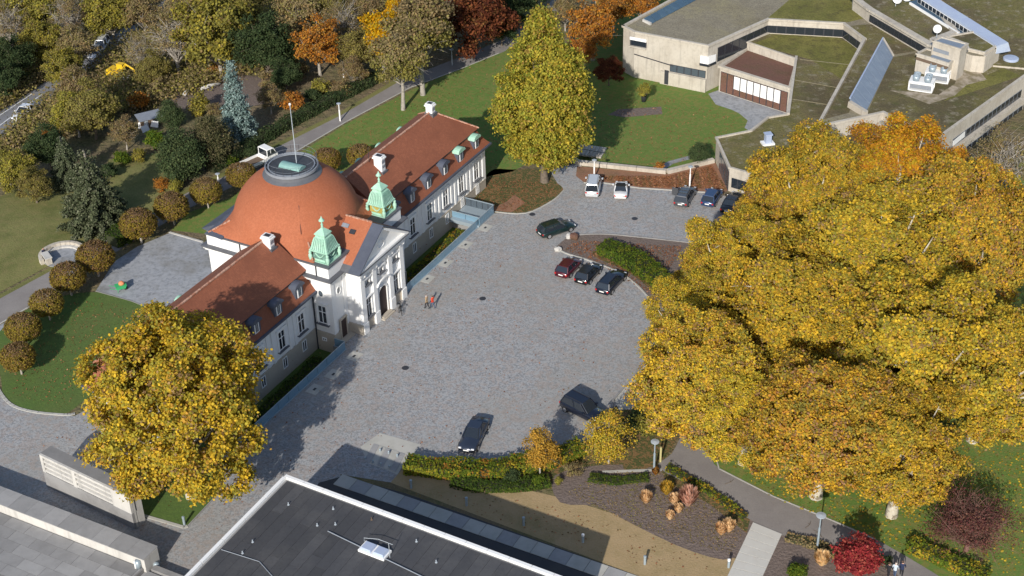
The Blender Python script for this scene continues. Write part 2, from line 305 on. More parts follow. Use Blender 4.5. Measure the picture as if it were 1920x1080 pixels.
def smoothpoly(pts, n=4, closed=True):
    out = []; m = len(pts)
    for i in range(m if closed else m - 1):
        p0, p1, p2, p3 = (np.array(pts[(i + k) % m if closed else min(max(i + k, 0), m - 1)], float) for k in (-1, 0, 1, 2))
        for t in np.arange(n) / n:
            out.append(tuple(0.5 * ((2 * p1) + (-p0 + p2) * t + (2 * p0 - 5 * p1 + 4 * p2 - p3) * t * t + (-p0 + 3 * p1 - 3 * p2 + p3) * t ** 3)))
    if not closed: out.append(tuple(pts[-1]))
    return out
# ------------------------------------------------------------------ setting
AZ = math.radians(60.65); OM = P(683, 628, 0)
LU = np.array([math.cos(AZ), math.sin(AZ), 0]); LV = np.array([-math.sin(AZ), math.cos(AZ), 0])
def UVW(u, v, z=0.0): return OM + LU * u + LV * v + np.array([0, 0, z])
MOL = [tuple(UVW(*q)[:2]) for q in ((-21, .3), (-3.1, .3), (-3.1, 1.75), (-2.6, 1.75), (-2.6, 4.3), (-21, 4.3))]
MOR = [tuple(UVW(*q)[:2]) for q in ((8.6, .3), (24.6, .3), (24.6, 4.3), (10.75, 4.3), (10.75, 1.7), (8.6, 1.7))]
PITZ = -1.6
PIT_P = PX([(1082, 308), (1250, 324), (1337, 303)]) + PX([(1420, 275), (1500, 200), (1520, 60), (1500, -60), (1150, -60), (1085, 40), (1035, 150), (1030, 285)])
HOLES = (MOL, MOR, PIT_P)
sheet('ground', [(-150, 20), (130, 20), (190, 380), (-200, 380)], 'soil', 0, 4.0, HOLES)
g = sheet('terrain', [(-1500, -600), (1500, -600), (1500, 2200), (-1500, 2200)], 'soil', -0.25, 90.0, ([(-148, 22), (128, 22), (188, 378), (-198, 378)],))
for hp, z, mt, nm in ((MOL, -1.25, 'grass_deep', 'moat_lawn'), (MOR, -1.25, 'grass_deep', 'moat_lawn'), (PIT_P, PITZ, 'grass', 'sunken_lawn')):
    sheet(nm, hp, mt, z)
    w = MB(); w.prism(hp, z - .02, -.004, caps=False); w.f = [f[::-1] for f in w.f]
    w.build('retaining_face', 'concrete_grey')['kind'] = 'structure'

FC = PX([(-260, 1500), (-260, 690), (0, 742), (60, 772), (140, 780), (250, 720), (470, 560), (700, 400), (905, 330), (925, 400), (1000, 395), (1055, 360), (1030, 318), (1085, 306), (1110, 335),
         (1340, 362), (1420, 385), (1440, 560), (1400, 700), (1215, 720), (1150, 765), (1130, 815), (1080, 832), (1000, 862), (880, 866), (765, 862), (735, 905), (640, 890), (700, 1100), (600, 1500)])
sheet('forecourt', FC, 'cobble', .004, None, (MOL, MOR))
sheet('rear_terrace', PX([(318, 437), (430, 468), (520, 500), (400, 640), (300, 585), (245, 564), (180, 545), (215, 490), (258, 462)]), 'gravel', .008)
LAWN_W = smoothpoly(PX([(182, 548), (248, 566), (330, 600), (300, 690), (170, 745), (120, 776), (45, 770), (8, 745), (0, 700), (-20, 660), (20, 600), (100, 560)]), 5)
sheet('lawn', LAWN_W, 'grass_deep', .012)
PATH = GX([(-60, 598), (0, 560), (92, 510), (150, 478), (215, 440), (350, 362), (432, 326), (500, 286), (640, 216), (757, 148), (850, 112), (935, 78), (1010, 30), (1060, -30),
           (1090, -30), (1040, 40), (945, 97), (862, 130), (770, 164), (650, 228), (525, 302), (440, 348), (360, 388), (225, 468), (165, 505), (108, 545), (0, 607), (-60, 640)])
sheet('footpath', PATH, 'asphalt', .016)
sheet('forecourt_corner', PX([(-60, 642), (0, 609), (60, 580), (10, 640), (-5, 690), (-5, 740), (-80, 730)]), 'gravel', .01)
sheet('lawn', PX([(430, 372), (520, 312), (650, 232), (772, 168), (940, 95), (1030, 60), (1045, 150), (1030, 285), (960, 322), (918, 330), (880, 345), (600, 330), (440, 430), (400, 440), (322, 432), (350, 400)]), 'grass', .012)
sheet('verge', GX([(-60, 590), (0, 552), (90, 503), (215, 430), (350, 352), (432, 318), (500, 278), (640, 208), (757, 140), (757, 148), (640, 216), (500, 286), (432, 326), (350, 362), (215, 440), (92, 510), (0, 560), (-60, 598)]), 'grass_slope', .012)
SLOPE = GX([(-80, 520), (-40, 400), (0, 370), (60, 330), (180, 335), (215, 330), (200, 300), (310, 285), (330, 370), (300, 395), (200, 436), (90, 500), (0, 548)])
sheet('garden_lawn', SLOPE, 'grass_slope', .03, 3.0)
sheet('bare_earth', GX([(300, 185), (330, 130), (420, 120), (520, 150), (520, 190), (420, 210), (340, 205)]), 'mulch', .03, 3.0)
ROADP = GX([(-120, 290), (0, 210), (70, 165), (165, 98), (190, 78), (285, 22), (330, -20), (360, -20), (300, 36), (215, 92), (190, 118), (85, 192), (0, 262), (-120, 350)])
sheet('road', ROADP, 'road', .05, 3.0)
for a, b in (((-100, 318), (0, 236)), ((0, 236), (78, 178)), ((-100, 282), (0, 217)), ((0, 217), (60, 177))):
    wa, wb = G(*a), G(*b); wa[2] += .08; wb[2] += .08
    MB().bar(wa, wb, .16, .02).build('road_marking', 'paintwhite')['kind'] = 'structure'
# beds and lawns around the forecourt
sheet('planted_bed', smoothpoly(PX([(885, 382), (918, 322), (960, 318), (1010, 318), (1040, 340), (1056, 356), (1035, 376), (985, 399), (930, 396)]), 4), 'bedgreen', .012)
sheet('leaf_strip', PX([(882, 380), (925, 395), (960, 398), (985, 380), (965, 365), (950, 378), (930, 388)]), 'leaflitter', .016)
sheet('leaf_bed', PX([(1080, 330), (1082, 312), (1250, 326), (1340, 303), (1368, 356), (1355, 362), (1200, 352), (1130, 342), (1095, 342)]), 'leaflitter', .012)
ISL = smoothpoly(PX([(1042, 462), (1070, 444), (1130, 440), (1200, 446), (1292, 456), (1340, 470), (1330, 540), (1260, 575), (1222, 565), (1195, 535), (1160, 510), (1105, 488), (1060, 474)]), 4)
sheet('island_bed', ISL, 'mulch', .012)
sheet('island_grass', smoothpoly(PX([(1115, 482), (1165, 504), (1205, 530), (1235, 560), (1258, 558), (1252, 520), (1200, 490), (1120, 470)]), 3), 'bedgreen', .016)
sheet('lawn', smoothpoly(PX([(1330, 640), (1360, 570), (1450, 500), (1600, 420), (2100, 300), (2100, 1200), (1760, 1200), (1690, 1050), (1570, 985), (1450, 945), (1340, 880), (1345, 840), (1330, 780), (1300, 730), (1300, 690)]), 3), 'grass', .006)
sheet('dry_lawn', PX([(732, 905), (765, 868), (1060, 935), (1220, 985), (1385, 1050), (1340, 1130), (1250, 1100)]), 'grass_dry', .008)
sheet('planting_bed', smoothpoly(PX([(1040, 892), (1130, 872), (1240, 880), (1330, 925), (1412, 978), (1378, 1046), (1300, 1035), (1200, 990), (1120, 950), (1050, 942)]), 3), 'mulch', .012)
sheet('planting_bed', PX([(870, 905), (900, 862), (1000, 866), (1160, 822), (1225, 770), (1250, 800), (1235, 880), (1130, 885), (1040, 915), (960, 925)]), 'bedgreen', .01)
sheet('planting_bed', smoothpoly(PX([(1464, 1002), (1530, 1010), (1600, 1036), (1680, 1075), (1780, 1130), (1600, 1180), (1400, 1150), (1430, 1060)]), 3), 'mulch', .012)
sheet('bed_edge', PX([(1240, 882), (1265, 885), (1408, 968), (1400, 1000), (1330, 945), (1250, 905)]), 'bedgreen', .016)
PATH2 = smoothpoly(PX([(1236, 878), (1260, 850), (1290, 800), (1340, 770), (1352, 800), (1338, 850), (1348, 878), (1450, 930), (1560, 975), (1640, 1010), (1760, 1080), (1850, 1140), (1760, 1180), (1680, 1075), (1560, 1020), (1466, 1004), (1412, 978), (1330, 926)]), 4)
sheet('footpath', PATH2, 'asphalt', .02)
sheet('trench_floor', PX([(598, 905), (642, 893), (760, 925), (1280, 1110), (1280, 1300), (560, 960)]), 'trench', .008)  # flat asphalt strip with the hall's shade put into its colour
sheet('lawn', PX([(248, 960), (345, 988), (352, 986), (412, 922), (420, 830), (300, 780), (240, 850), (235, 935)]), 'grass_deep', .012)
sheet('terrace_paving_patch', PX([(676, 838), (712, 812), (790, 834), (758, 868), (745, 890), (690, 868)]), 'paleslab', .012)
# kerbs
def kerb(pts, w, h, mat='paleslab', name='kerb', z=0.0):
    m = MB(); pts = [Vector((p[0], p[1], z + h / 2)) for p in pts]
    for a, b in zip(pts[:-1], pts[1:]):
        d = (b - a).normalized() * .02; m.bar(a - d, b + d, w, h)
    o = m.build(name, mat); o['kind'] = 'structure'; return o
kerb(smoothpoly(PX([(-20, 690), (-4, 728), (20, 758), (60, 772), (120, 778), (140, 776)]), 5, False), .28, .07)
kerb(PX([(0, 607), (108, 545), (165, 505)]), .15, .05)
kerb(PX([(180, 546), (248, 565), (300, 586)]), .12, .05, 'concrete_grey')
kerb(PX([(318, 436), (380, 454)]), .25, .08, 'concrete_pale')
kerb(PX([(525, 302), (650, 228), (770, 164), (862, 130), (935, 100)]), .14, .05)
kerb(smoothpoly(PX([(925, 397), (985, 400), (1035, 377), (1057, 357)]), 4, False), .16, .06)
kerb(PX([(1095, 343), (1130, 343), (1200, 353), (1355, 363)]), .16, .08)
kerb(smoothpoly(PX([(1042, 463), (1060, 475), (1105, 489), (1160, 511), (1195, 536), (1222, 566)]), 4, False), .16, .1)
kerb(smoothpoly(PX([(1042, 463), (1070, 443), (1130, 439), (1200, 445), (1292, 455)]), 4, False), .16, .1, 'concrete_grey')
kerb(PX([(1340, 850), (1348, 879), (1450, 931), (1560, 976), (1640, 1011)]), .12, .05)
kerb(PX([(1130, 885), (1240, 881)]), .3, .04)
kerb(PX([(248, 961), (345, 989), (352, 987)]), .3, .06)
kerb(PX([(352, 987), (412, 923)]), .12, .06, 'concrete_grey')

sheet('pavement_strip', PX([(1208, 682), (1152, 748), (1160, 768), (1185, 768), (1240, 700), (1240, 682)]), 'paleslab', .02)
sheet('planted_bed', smoothpoly(PX([(1165, 775), (1240, 705), (1330, 690), (1300, 760), (1260, 840), (1230, 870), (1170, 880)]), 3), 'bedgreen', .014)
kerb(PX([(1228, 640), (1208, 682), (1150, 750), (1140, 800)]), .2, .12, 'concrete_grey')
# ------------------------------------------------------------------ the domed mansion (local frame: x along the wings, y to the rear)
MAN = empty('domed_mansion', tuple(OM), AZ, 'white baroque mansion with orange tiled dome, red roofed wings and green copper turrets', 'mansion')
UC = 4.1
def mp(name, mb, mats, parent=None, smooth=False, label=None):
    o = mb.build(name, mats, parent or MAN, smooth)
    if label: o['label'] = label
    return o
# walls of the wings
WL, WR, VF, VB = -24.9, 32.6, 4.1, 13.0
for a, b, z0 in ((WL, -2.6, -1.25), (10.8, 24.6, -1.25), (24.6, WR, 0.0)):
    mp('wing_wall', MB().box(a, b, VF, VB, 1.25, 5.72), 'stucco')
    mp('wing_plinth', MB().box(a - .06 * (a == WL), b + .06 * (b == WR), VF - .08, VB + .08, z0 - .03, 1.25), 'plinth')
def wing_roof(u0, u1, hip0, hip1):
    """mansard: steep tiled foot, projecting break, upper slopes with hips at the free end"""
    lo, up, ee = [], [], MB()
    e0, e1 = u0 - (.55 if hip0 else 0), u1 + (.55 if hip1 else 0)
    b0, b1 = u0 + (.75 if hip0 else 0), u1 - (.75 if hip1 else 0)
    E = [(e0, VF - .55), (e1, VF - .55), (e1, VB + .5), (e0, VB + .5)]; B = [(b0, 4.75), (b1, 4.75), (b1, 12.35), (b0, 12.35)]
    m = MB(); zs = ((5.95, 0), (6.5, .35), (7.3, .72), (8.15, 1.0))       # slightly concave foot
    rings = [[(E[i][0] + (B[i][0] - E[i][0]) * t, E[i][1] + (B[i][1] - E[i][1]) * t, z) for i in range(4)] for z, t in zs]
    vs = [p for r_ in rings for p in r_]; fs = []
    for k in range(3):
        for i in range(4): fs.append((k * 4 + i, k * 4 + (i + 1) % 4, k * 4 + 4 + (i + 1) % 4, k * 4 + 4 + i))
    m.add(vs, fs); mp('lower_roof', m, 'tile')
    x0, x1, y0, y1 = b0 - (.32 if hip0 else 0), b1 + (.32 if hip1 else 0), 4.43, 12.67
    r0, r1 = x0 + (3.7 if hip0 else 0), x1 - (3.7 if hip1 else 0); zr = 11.0; zb = 8.12
    m = MB().add([(x0, y0, zb), (x1, y0, zb), (x1, y1, zb), (x0, y1, zb), (r0, 8.5, zr), (r1, 8.5, zr)], [(0, 1, 5, 4), (1, 2, 5), (2, 3, 4, 5), (3, 0, 4), (3, 2, 1, 0)])
    mp('upper_roof', m, 'tile')
    m = MB()
    for a, b in (((r0, 8.5, zr), (r1, 8.5, zr)),) + ((((x1, y0, zb), (r1, 8.5, zr)), ((x1, y1, zb), (r1, 8.5, zr))) if hip1 else ()) + ((((x0, y0, zb), (r0, 8.5, zr)), ((x0, y1, zb), (r0, 8.5, zr))) if hip0 else ()):
        n = max(2, int((Vector(b) - Vector(a)).length / .42)); A, B_ = Vector(a), Vector(b)
        for k in range(n):
            p = A.lerp(B_, k / n); q = A.lerp(B_, (k + .93) / n); m.bar(p + Vector((0, 0, .03)), q + Vector((0, 0, .06)), .2, .12)
    mp('ridge_tiles', m, 'ridge')
    ee.box(e0 - .08, e1 + .08, VF - .75, VF - .5, 5.72, 5.93); ee.box(e0 - .08, e1 + .08, VB + .46, VB + .7, 5.72, 5.93)
    if hip0: ee.box(e0 - .2, e0 + .05, VF - .5, VB + .46, 5.72, 5.93)
    if hip1: ee.box(e1 - .05, e1 + .2, VF - .5, VB + .46, 5.72, 5.93)
    mp('gutter', ee, 'slate')
    mp('cornice', MB().box(u0 - (.3 if hip0 else 0), u1 + (.3 if hip1 else 0), VF - .32, VB + .3, 5.42, 5.718), 'stucco')
    mp('break_band', MB().box(b0 - .25, b1 + .25, 4.47, 12.6, 7.98, 8.115), 'metaldark')  # dark strip that paints the shade under the projecting upper roof
wing_roof(WL, -2.62, True, False); wing_roof(10.82, WR, False, True)
# windows: prototype meshes in wall coordinates (x along the wall, y out of it = -y, z up)
def win_meshes(w, h, bars=(1,), rails=(.62,), sill=True, surround=True):
    fr = MB(); t = .09
    if surround:
        s = .16
        fr.box(-w / 2 - s, -w / 2, -.09, .02, -.05, h + s); fr.box(w / 2, w / 2 + s, -.09, .02, -.05, h + s); fr.box(-w / 2, w / 2, -.09, .02, h, h + s)
        fr.box(-w / 2 - s - .1, w / 2 + s + .1, -.2, .02, h + s + .08, h + s + .2)
    fr.box(-w / 2, -w / 2 + t, -.06, .0, 0, h); fr.box(w / 2 - t, w / 2, -.06, .0, 0, h); fr.box(-w / 2 + t, w / 2 - t, -.06, 0, 0, t); fr.box(-w / 2 + t, w / 2 - t, -.06, 0, h - t, h)
    for r_ in rails: fr.box(-w / 2 + t, w / 2 - t, -.055, 0, h * r_, h * r_ + .08)
    fr.box(-.05, .05, -.05, 0, t, h - t)
    a = fr.mesh('window', 'paintwhite'); b = MB().box(-w / 2 + t, w / 2 - t, -.02, -.008, t, h - t).mesh('pane', 'glass')
    c = MB().box(-w / 2 - .28, w / 2 + .28, -.3, .02, -.14, -.05).mesh('sill', 'lead')
    return a, b, (c if sill else None)
def add_window(ms, loc, rz=0.0, parent=None, label=None):
    o = put('window', ms[0], parent or MAN, loc, rz); put('pane', ms[1], o)
    if ms[2]: put('sill', ms[2], o)
    if label: o['label'] = label
    return o
WBIG = win_meshes(1.05, 2.15); WLOW = win_meshes(.72, 1.25, rails=(), sill=False, surround=False); WEND = win_meshes(.95, 2.0)
offs = (8.7, 12.25, 15.85, 19.4, 22.95, 26.5)
for o_ in offs:
    for sg in (1, -1):
        u = UC + sg * o_
        if sg == -1 and o_ < 8.8: u = UC - 8.95
        add_window(WBIG, (u, VF - .005, 2.15)); add_window(WLOW, (u, VF - .09, -.15 if u < 24 else .25))
        add_window(WBIG, (u, VB + .005, 2.15), math.pi)
for v in (6.4, 8.6, 10.8):
    add_window(WEND, (WL - .005, v, 2.1), -math.pi / 2); add_window(WEND, (WR + .005, v, 2.1), math.pi / 2)
# raised plaster fields between the windows
for i, o_ in enumerate(offs[:-1]):
    for sg in (1, -1):
        u = UC + sg * (o_ + offs[i + 1]) / 2
        for d in (-.42, .42): mp('pilaster_strip', MB().box(u + d - .2, u + d + .2, VF - .09, VF - .003, 1.3, 5.40), 'stucco')
for u, s in ((WR, -1), (WL, 1)):
    mp('corner_pilaster', MB().box(min(u, u + s * .6) - .06 * (s > 0), max(u, u + s * .6) + .06 * (s < 0), VF - .1, VF - .003, 1.27, 5.40), 'stucco')
for q in ((WL - .05, -2.7), (10.85, WR + .05)): mp('string_course', MB().box(q[0], q[1], VF - .12, VF - .0, 1.19, 1.3), 'plinth')
# dormers
def dormer_meshes(cover):
    b = MB().box(-.5, .5, .0, 1.5, 0, 1.15)
    cap = MB(); n = 8; pts = [(.64 * math.cos(math.pi * k / n), 1.12 + .42 * math.sin(math.pi * k / n)) for k in range(n + 1)]
    pts2 = [(x * .92, z - .1 if 0 < k < n else z) for k, (x, z) in enumerate(pts)]
    vs = [(x, -.16, z) for x, z in pts] + [(x, 1.7, z) for x, z in pts]; N = n + 1
    cap.add(vs, [(k + 1, k, N + k, N + k + 1) for k in range(n)] + [tuple(range(N)), tuple(range(N, 2 * N))[::-1]])
    w = MB().box(-.27, .27, -.05, .0, .2, 1.2).mesh('dormer_window', 'paintwhite'); p = MB().box(-.17, -.02, -.07, -.05, .28, 1.12).box(.02, .17, -.07, -.05, .28, 1.12).mesh('pane', 'glass_mid')
    return b.mesh('dormer', 'slate'), cap.mesh('dormer_roof', cover), w, p
DM = {c: dormer_meshes(c) for c in ('copper', 'slate')}
for u, c in ((UC - 19.6, 'copper'), (UC - 15.9, 'slate'), (UC - 12.4, 'slate'), (UC - 8.9, 'slate'), (UC + 9.0, 'slate'), (UC + 12.3, 'slate'), (UC + 15.8, 'slate'), (UC + 19.4, 'slate'), (UC + 22.9, 'copper'), (UC + 26.5, 'copper')):
    if c == 'slate' and u < 0: pass
    d = DM[c]; o = put('dormer', d[0], MAN, (u, 3.88, 6.15)); o.scale = (1.25, 1.15, 1.25); put('dormer_roof', d[1], o); w = put('dormer_window', d[2], o)
    o['label'] = ('dormer with a green copper cap' if c == 'copper' else 'dormer with a grey slate cap')
    put('dormer_pane', d[3], o)
for u in (UC - 26.6, UC - 15.9, UC + 12.3, UC + 15.8, UC + 20.0, UC + 24.6):
    d = DM['copper']; o = put('dormer', d[0], MAN, (u, 13.15, 6.3), math.pi); put('dormer_roof', d[1], o); put('dormer_window', d[2], o)
    o['label'] = 'rear dormer with a green copper cap'
# chimneys
def chimney(u, v, zb, zt, a, b):
    c = mp('chimney', MB().box(u - a, u + a, v - b, v + b, zb, zt), 'paintwhite')
    m = MB().box(u - a - .12, u + a + .12, v - b - .12, v + b + .12, zt, zt + .16).box(u - a - .04, u + a + .04, v - b - .04, v + b + .04, zt + .16, zt + .34)
    mp('chimney_cap', m, 'paintwhite', c); mp('flue', MB().box(u - a * .7, u + a * .7, v - b * .7, v + b * .7, zt + .34, zt + .37), 'metaldark', c)
    mp('flashing', MB().box(u - a - .15, u + a + .15, v - b - .2, v + b + .1, zb, zb + .5), 'lead', c)
    for k in range(2): mp('louvre', MB().box(u - a * .75, u + a * .75, v - b - .03, v - b, zt - .5 - k * .55, zt - .2 - k * .55), 'leadlight', c)
chimney(15.6, 7.3, 9.4, 11.35, .34, .5); chimney(28.3, 8.5, 10.5, 11.8, .33, .42); chimney(-3.6, 8.0, 9.9, 11.4, .34, .48)
mp('aerial', MB().bar((15.1, 8.3, 10.8), (15.1, 8.3, 12.7), .04), 'metaldark')
# central block under the dome
CB = (-2.6, 10.8, 1.75, 16.9)
mp('central_wall', MB().box(CB[0], CB[1], CB[2], CB[3], 0, 7.4), 'stucco')
mp('central_plinth', MB().box(CB[0] - .12, CB[1] + .12, CB[2] - .12, CB[3] + .12, -1.27, 1.1), 'plinth')
mp('main_cornice', MB().box(CB[0] - .35, CB[1] + .35, CB[2] - .35, CB[3] + .35, 7.4, 7.62).box(CB[0] - .22, CB[1] + .22, CB[2] - .22, CB[3] + .22, 7.2, 7.4), 'stucco')
mp('cornice_cover', MB().box(CB[0] - .52, CB[1] + .52, CB[2] - .52, CB[3] + .52, 7.62, 7.78), 'lead')
mp('parapet', MB().box(CB[0], CB[1], CB[2], CB[3], 7.78, 8.95), 'stucco')
mp('parapet_cover', MB().box(CB[0] - .1, CB[1] + .1, CB[2] - .1, CB[3] + .1, 8.95, 9.1), 'lead')
DU, DV, DR = 4.1, 10.15, 6.55
for (x, y) in ((CB[0] - .06, 12.6), (CB[0] - .06, 3.2)): mp('downpipe', MB().tube([(x, y, 7.75), (x, y, 9.0)], .07), 'metaldark')
mp('downpipe', MB().tube([(-2.72, 3.95, -1.2), (-2.72, 3.95, 5.6)], .08), 'metaldark')
# roof skirt: square eave drawn up into the round dome
n = 96; m = MB(); rings = []
for z, t, R_ in ((9.1, 0, 0), (9.35, .3, 6.75), (9.85, .75, 6.62), (10.4, 1.0, 6.45)):
    rg = []
    for k in range(n):
        a = 2 * math.pi * k / n; ca, sa = math.cos(a), math.sin(a); q = 6.62 / max(abs(ca), abs(sa))
        R2 = R_ or 6.8; r_ = q * (1 - t) + min(R2, q) * t if t < 1 else R2
        rg.append((DU + r_ * ca, DV + r_ * sa, z))
    rings.append(rg)
nd = 50
for j in range(1, nd + 1):
    th = math.radians(12.2 + (65.2 - 12.2) * j / nd); R_ = 6.6 * math.cos(th) ** .93; z = 9.05 + 6.05 * math.sin(th) ** 1.02
    for e_ in ((0, .045) if j < nd else (0,)): rings.append([(DU + (R_ + e_) * math.cos(2 * math.pi * k / n), DV + (R_ + e_) * math.sin(2 * math.pi * k / n), z + (0 if e_ == 0 else .012)) for k in range(n)])
vs = [p for r_ in rings for p in r_]; fs = [(i * n + k, i * n + (k + 1) % n, (i + 1) * n + (k + 1) % n, (i + 1) * n + k) for i in range(len(rings) - 1) for k in range(n)]
DOME = mp('dome', MB().add(vs, fs), 'tile_dome', smooth=False)
RT = math.hypot(rings[-1][0][0] - DU, rings[-1][0][1] - DV); ZT = rings[-1][0][2]
for sx, sy in ((1, 1), (1, -1), (-1, 1), (-1, -1)):
    m = MB(); c = Vector((DU + sx * 6.55, DV + sy * 6.55, 9.18)); e = Vector((DU + sx * 4.85, DV + sy * 4.85, 10.15))
    for k in range(6): m.bar(c.lerp(e, k / 6), c.lerp(e, (k + .9) / 6), .15, .1)
    mp('hip_tiles', m, 'ridge', DOME)
    for s2 in (0, 1):
        m = MB(); pp = []
        for k in range(9):
            t = k / 8; a = math.atan2(sy, sx) + (1 if s2 else -1) * math.radians(2 + 20 * t); ca, sa = math.cos(a), math.sin(a)
            pp.append(Vector((DU + 6.72 * ca, DV + 6.72 * sa, 10.15 - .85 * t ** .7)))
        for p, q in zip(pp[:-1], pp[1:]): m.bar(p, q, .09, .09)
        mp('valley_line', m, 'ridge', DOME)
    # snow guard
for (a, b) in (((-1.9, 5.4), (-1.9, 8.4)), ((-1.9, 12.5), (-1.9, 15.5))): mp('snow_guard', MB().bar((a[0], a[1], 9.32), (b[0], b[1], 9.32), .08, .1), 'wood', DOME)
mp('lightning_wire', MB().tube([(DU - 2.2, DV - 2.0, 14.3), (DU - 3.7, DV - 3.3, 13.2), (DU - 5.0, DV - 4.2, 10.9)], .025, 4), 'metaldark', DOME)
col_ = mp('dome_collar', MB().lathe([(RT + .07, ZT - .12), (RT + .1, ZT + .02), (RT - .25, ZT + .25), (RT - .6, ZT + .62), (RT - .65, ZT + .7)], 64, DU, DV), 'lead', smooth=False)
RP = RT - .2; ZP = ZT + .75
mp('platform_deck', MB().lathe([(.01, ZP - .02), (RP - .1, ZP - .02), (RP - .1, ZP), (.01, ZP + .12)], 64, DU, DV), 'darkdeck')
m = MB()
for r0_, z0_, r1_, z1_ in ((RP, ZP - .12, RP, ZP + .16), (RP - .32, ZP + .05, RP - .32, ZP + .14)):
    m.lathe([(r0_ - .12, z0_), (r0_, z0_), (r0_, z1_), (r0_ - .12, z1_), (r0_ - .12, z0_)], 64, DU, DV, cap=False)
mp('platform_rim', m, 'leadlight')
for k in range(20):
    a = 2 * math.pi * k / 20; x, y = DU + (RP - .1) * math.cos(a), DV + (RP - .1) * math.sin(a)
    mp('rail_post', MB().bar((x, y, ZP), (x, y, ZP + 1.05), .025), 'metaldark')
for h in (.55, 1.05):
    pts = [(DU + (RP - .1) * math.cos(2 * math.pi * k / 48), DV + (RP - .1) * math.sin(2 * math.pi * k / 48), ZP + h) for k in range(49)]
    mp('handrail', MB().tube(pts, .012, 4, cap=False), 'leadlight')
m = MB(); nn = 8
for k in range(nn):
    a0, a1 = math.pi * k / nn, math.pi * (k + 1) / nn
    m.add([(-1.25, .6 * math.cos(a0), .38 * math.sin(a0)), (1.25, .6 * math.cos(a0), .38 * math.sin(a0)), (1.25, .6 * math.cos(a1), .38 * math.sin(a1)), (-1.25, .6 * math.cos(a1), .38 * math.sin(a1))], [(0, 1, 2, 3)])
for s in (-1.25, 1.25): m.add([(s, .6 * math.cos(math.pi * k / nn), .38 * math.sin(math.pi * k / nn)) for k in range(nn + 1)], [tuple(range(nn + 1)) if s > 0 else tuple(range(nn + 1))[::-1]])
for k in range(5): m.box(-1.27 + k * .62, -1.22 + k * .62, -.62, .62, -.02, .05)
mp('barrel_skylight', m, 'skylight_copper').location = (0, 0, 0)
sk = [o for o in kids(MAN) if o.name.startswith('barrel_skylight')][0]; sk.location = (DU - .35, DV - .35, ZP + .1); sk.rotation_euler = (0, 0, math.radians(-88))
fp = mp('flagpole', MB().tube([(DU + .55, DV - .25, ZP), (DU + .55, DV - .25, ZP + 6.6)], [.05, .035], 6), 'paintgrey')
mp('pole_ball', MB().lathe([(.01, ZP + 6.6), (.12, ZP + 6.65), (.12, ZP + 6.8), (.01, ZP + 6.86)], 8, DU + .55, DV - .25), 'paintwhite', fp)
# turrets
def turret(cu, cv, gold):
    b = mp('turret', MB().lathe([(1.22, 8.95), (1.32, 9.05), (1.32, 9.16)], sq=True, cx=cu, cy=cv, k=.88), 'copper')
    b['label'] = 'copper turret with ochre stained sides' if gold else 'green copper turret'
    mp('lantern_stage', MB().lathe([(.98, 9.1), (.94, 10.0), (1.02, 10.12)], sq=True, cx=cu, cy=cv, k=.88), 'copper_gold' if gold else 'copper_dark', b)
    for k, (sx, sy) in enumerate(((1, 0), (0, -1), (-1, 0), (0, 1))):
        m = MB(); a = []
        for t in np.linspace(0, 1, 7):
            w = -.5 + 1.0 * t; z = 9.98 - .4 * math.sin(math.pi * t)
            a.append((cu + sx * .89 + (w if sx == 0 else 0), cv + sy * .89 + (w if sy == 0 else 0), z))
        m.tube(a, .07, 5); mp('festoon', m, 'copper', b)
        m = MB().box(cu + sx * .9 - (.03 if sx else .62), cu + sx * .9 + (.03 if sx else .62), cv + sy * .9 - (.03 if sy else .62), cv + sy * .9 + (.03 if sy else .62), 9.17, 9.36); mp('balustrade', m, 'copper', b)
    m = MB()
    prof = [(1.14, 10.12), (1.26, 10.22), (1.25, 10.34), (1.14, 10.42), (1.04, 10.7), (.95, 11.05), (.84, 11.4), (.74, 11.6), (.66, 11.64), (.6, 11.84)]
    m.lathe(prof, sq=True, cx=cu, cy=cv, k=.88); rf = mp('turret_roof', m, 'copper', b)
    m = MB(); m.lathe([(.62, 11.82), (.72, 11.9), (.71, 12.0), (.42, 12.28), (.1, 12.55), (.06, 12.6)], sq=True, cx=cu, cy=cv, k=.88); mp('turret_cap', m, 'copper', b)
    m = MB(); m.lathe([(.1, 12.5), (.15, 12.64), (.09, 12.76), (.15, 12.9), (.08, 13.05), (.07, 13.2), (.3, 13.32), (.3, 13.4), (.1, 13.62), (.02, 13.85)], 10, cu, cv); mp('finial', m, 'copper', b, True)
    m = MB()
    for i in range(-3, 4):          # standing seams of the bell roof
        for sx, sy in ((1, 0), (-1, 0), (0, 1), (0, -1)):
            pts = []
            for r_, z in (((1.23, 10.36), (1.14, 10.44), (1.04, 10.72), (.95, 11.07), (.84, 11.42), (.75, 11.6))):
                r_ *= .88
                w = i / 4.2 * r_; pts.append((cu + (sx * (r_ + .01) if sx else w), cv + (sy * (r_ + .01) if sy else w), z))
            m.tube(pts, .03, 3)
    mp('seams', m, 'copper_dark', b)
    for sx, sy in ((1, 1), (1, -1), (-1, 1), (-1, -1)):
        m = MB(); x, y = cu + sx * 1.03, cv + sy * 1.03
        m.lathe([(.19, 9.16), (.15, 9.3), (.22, 9.55), (.2, 9.75), (.12, 9.88), (.17, 9.98), (.15, 10.1), (.02, 10.2)], 8, x, y); mp('corner_urn', m, 'copper', b, True)
turret(-1.05, 3.1, False); turret(9.25, 3.1, True)
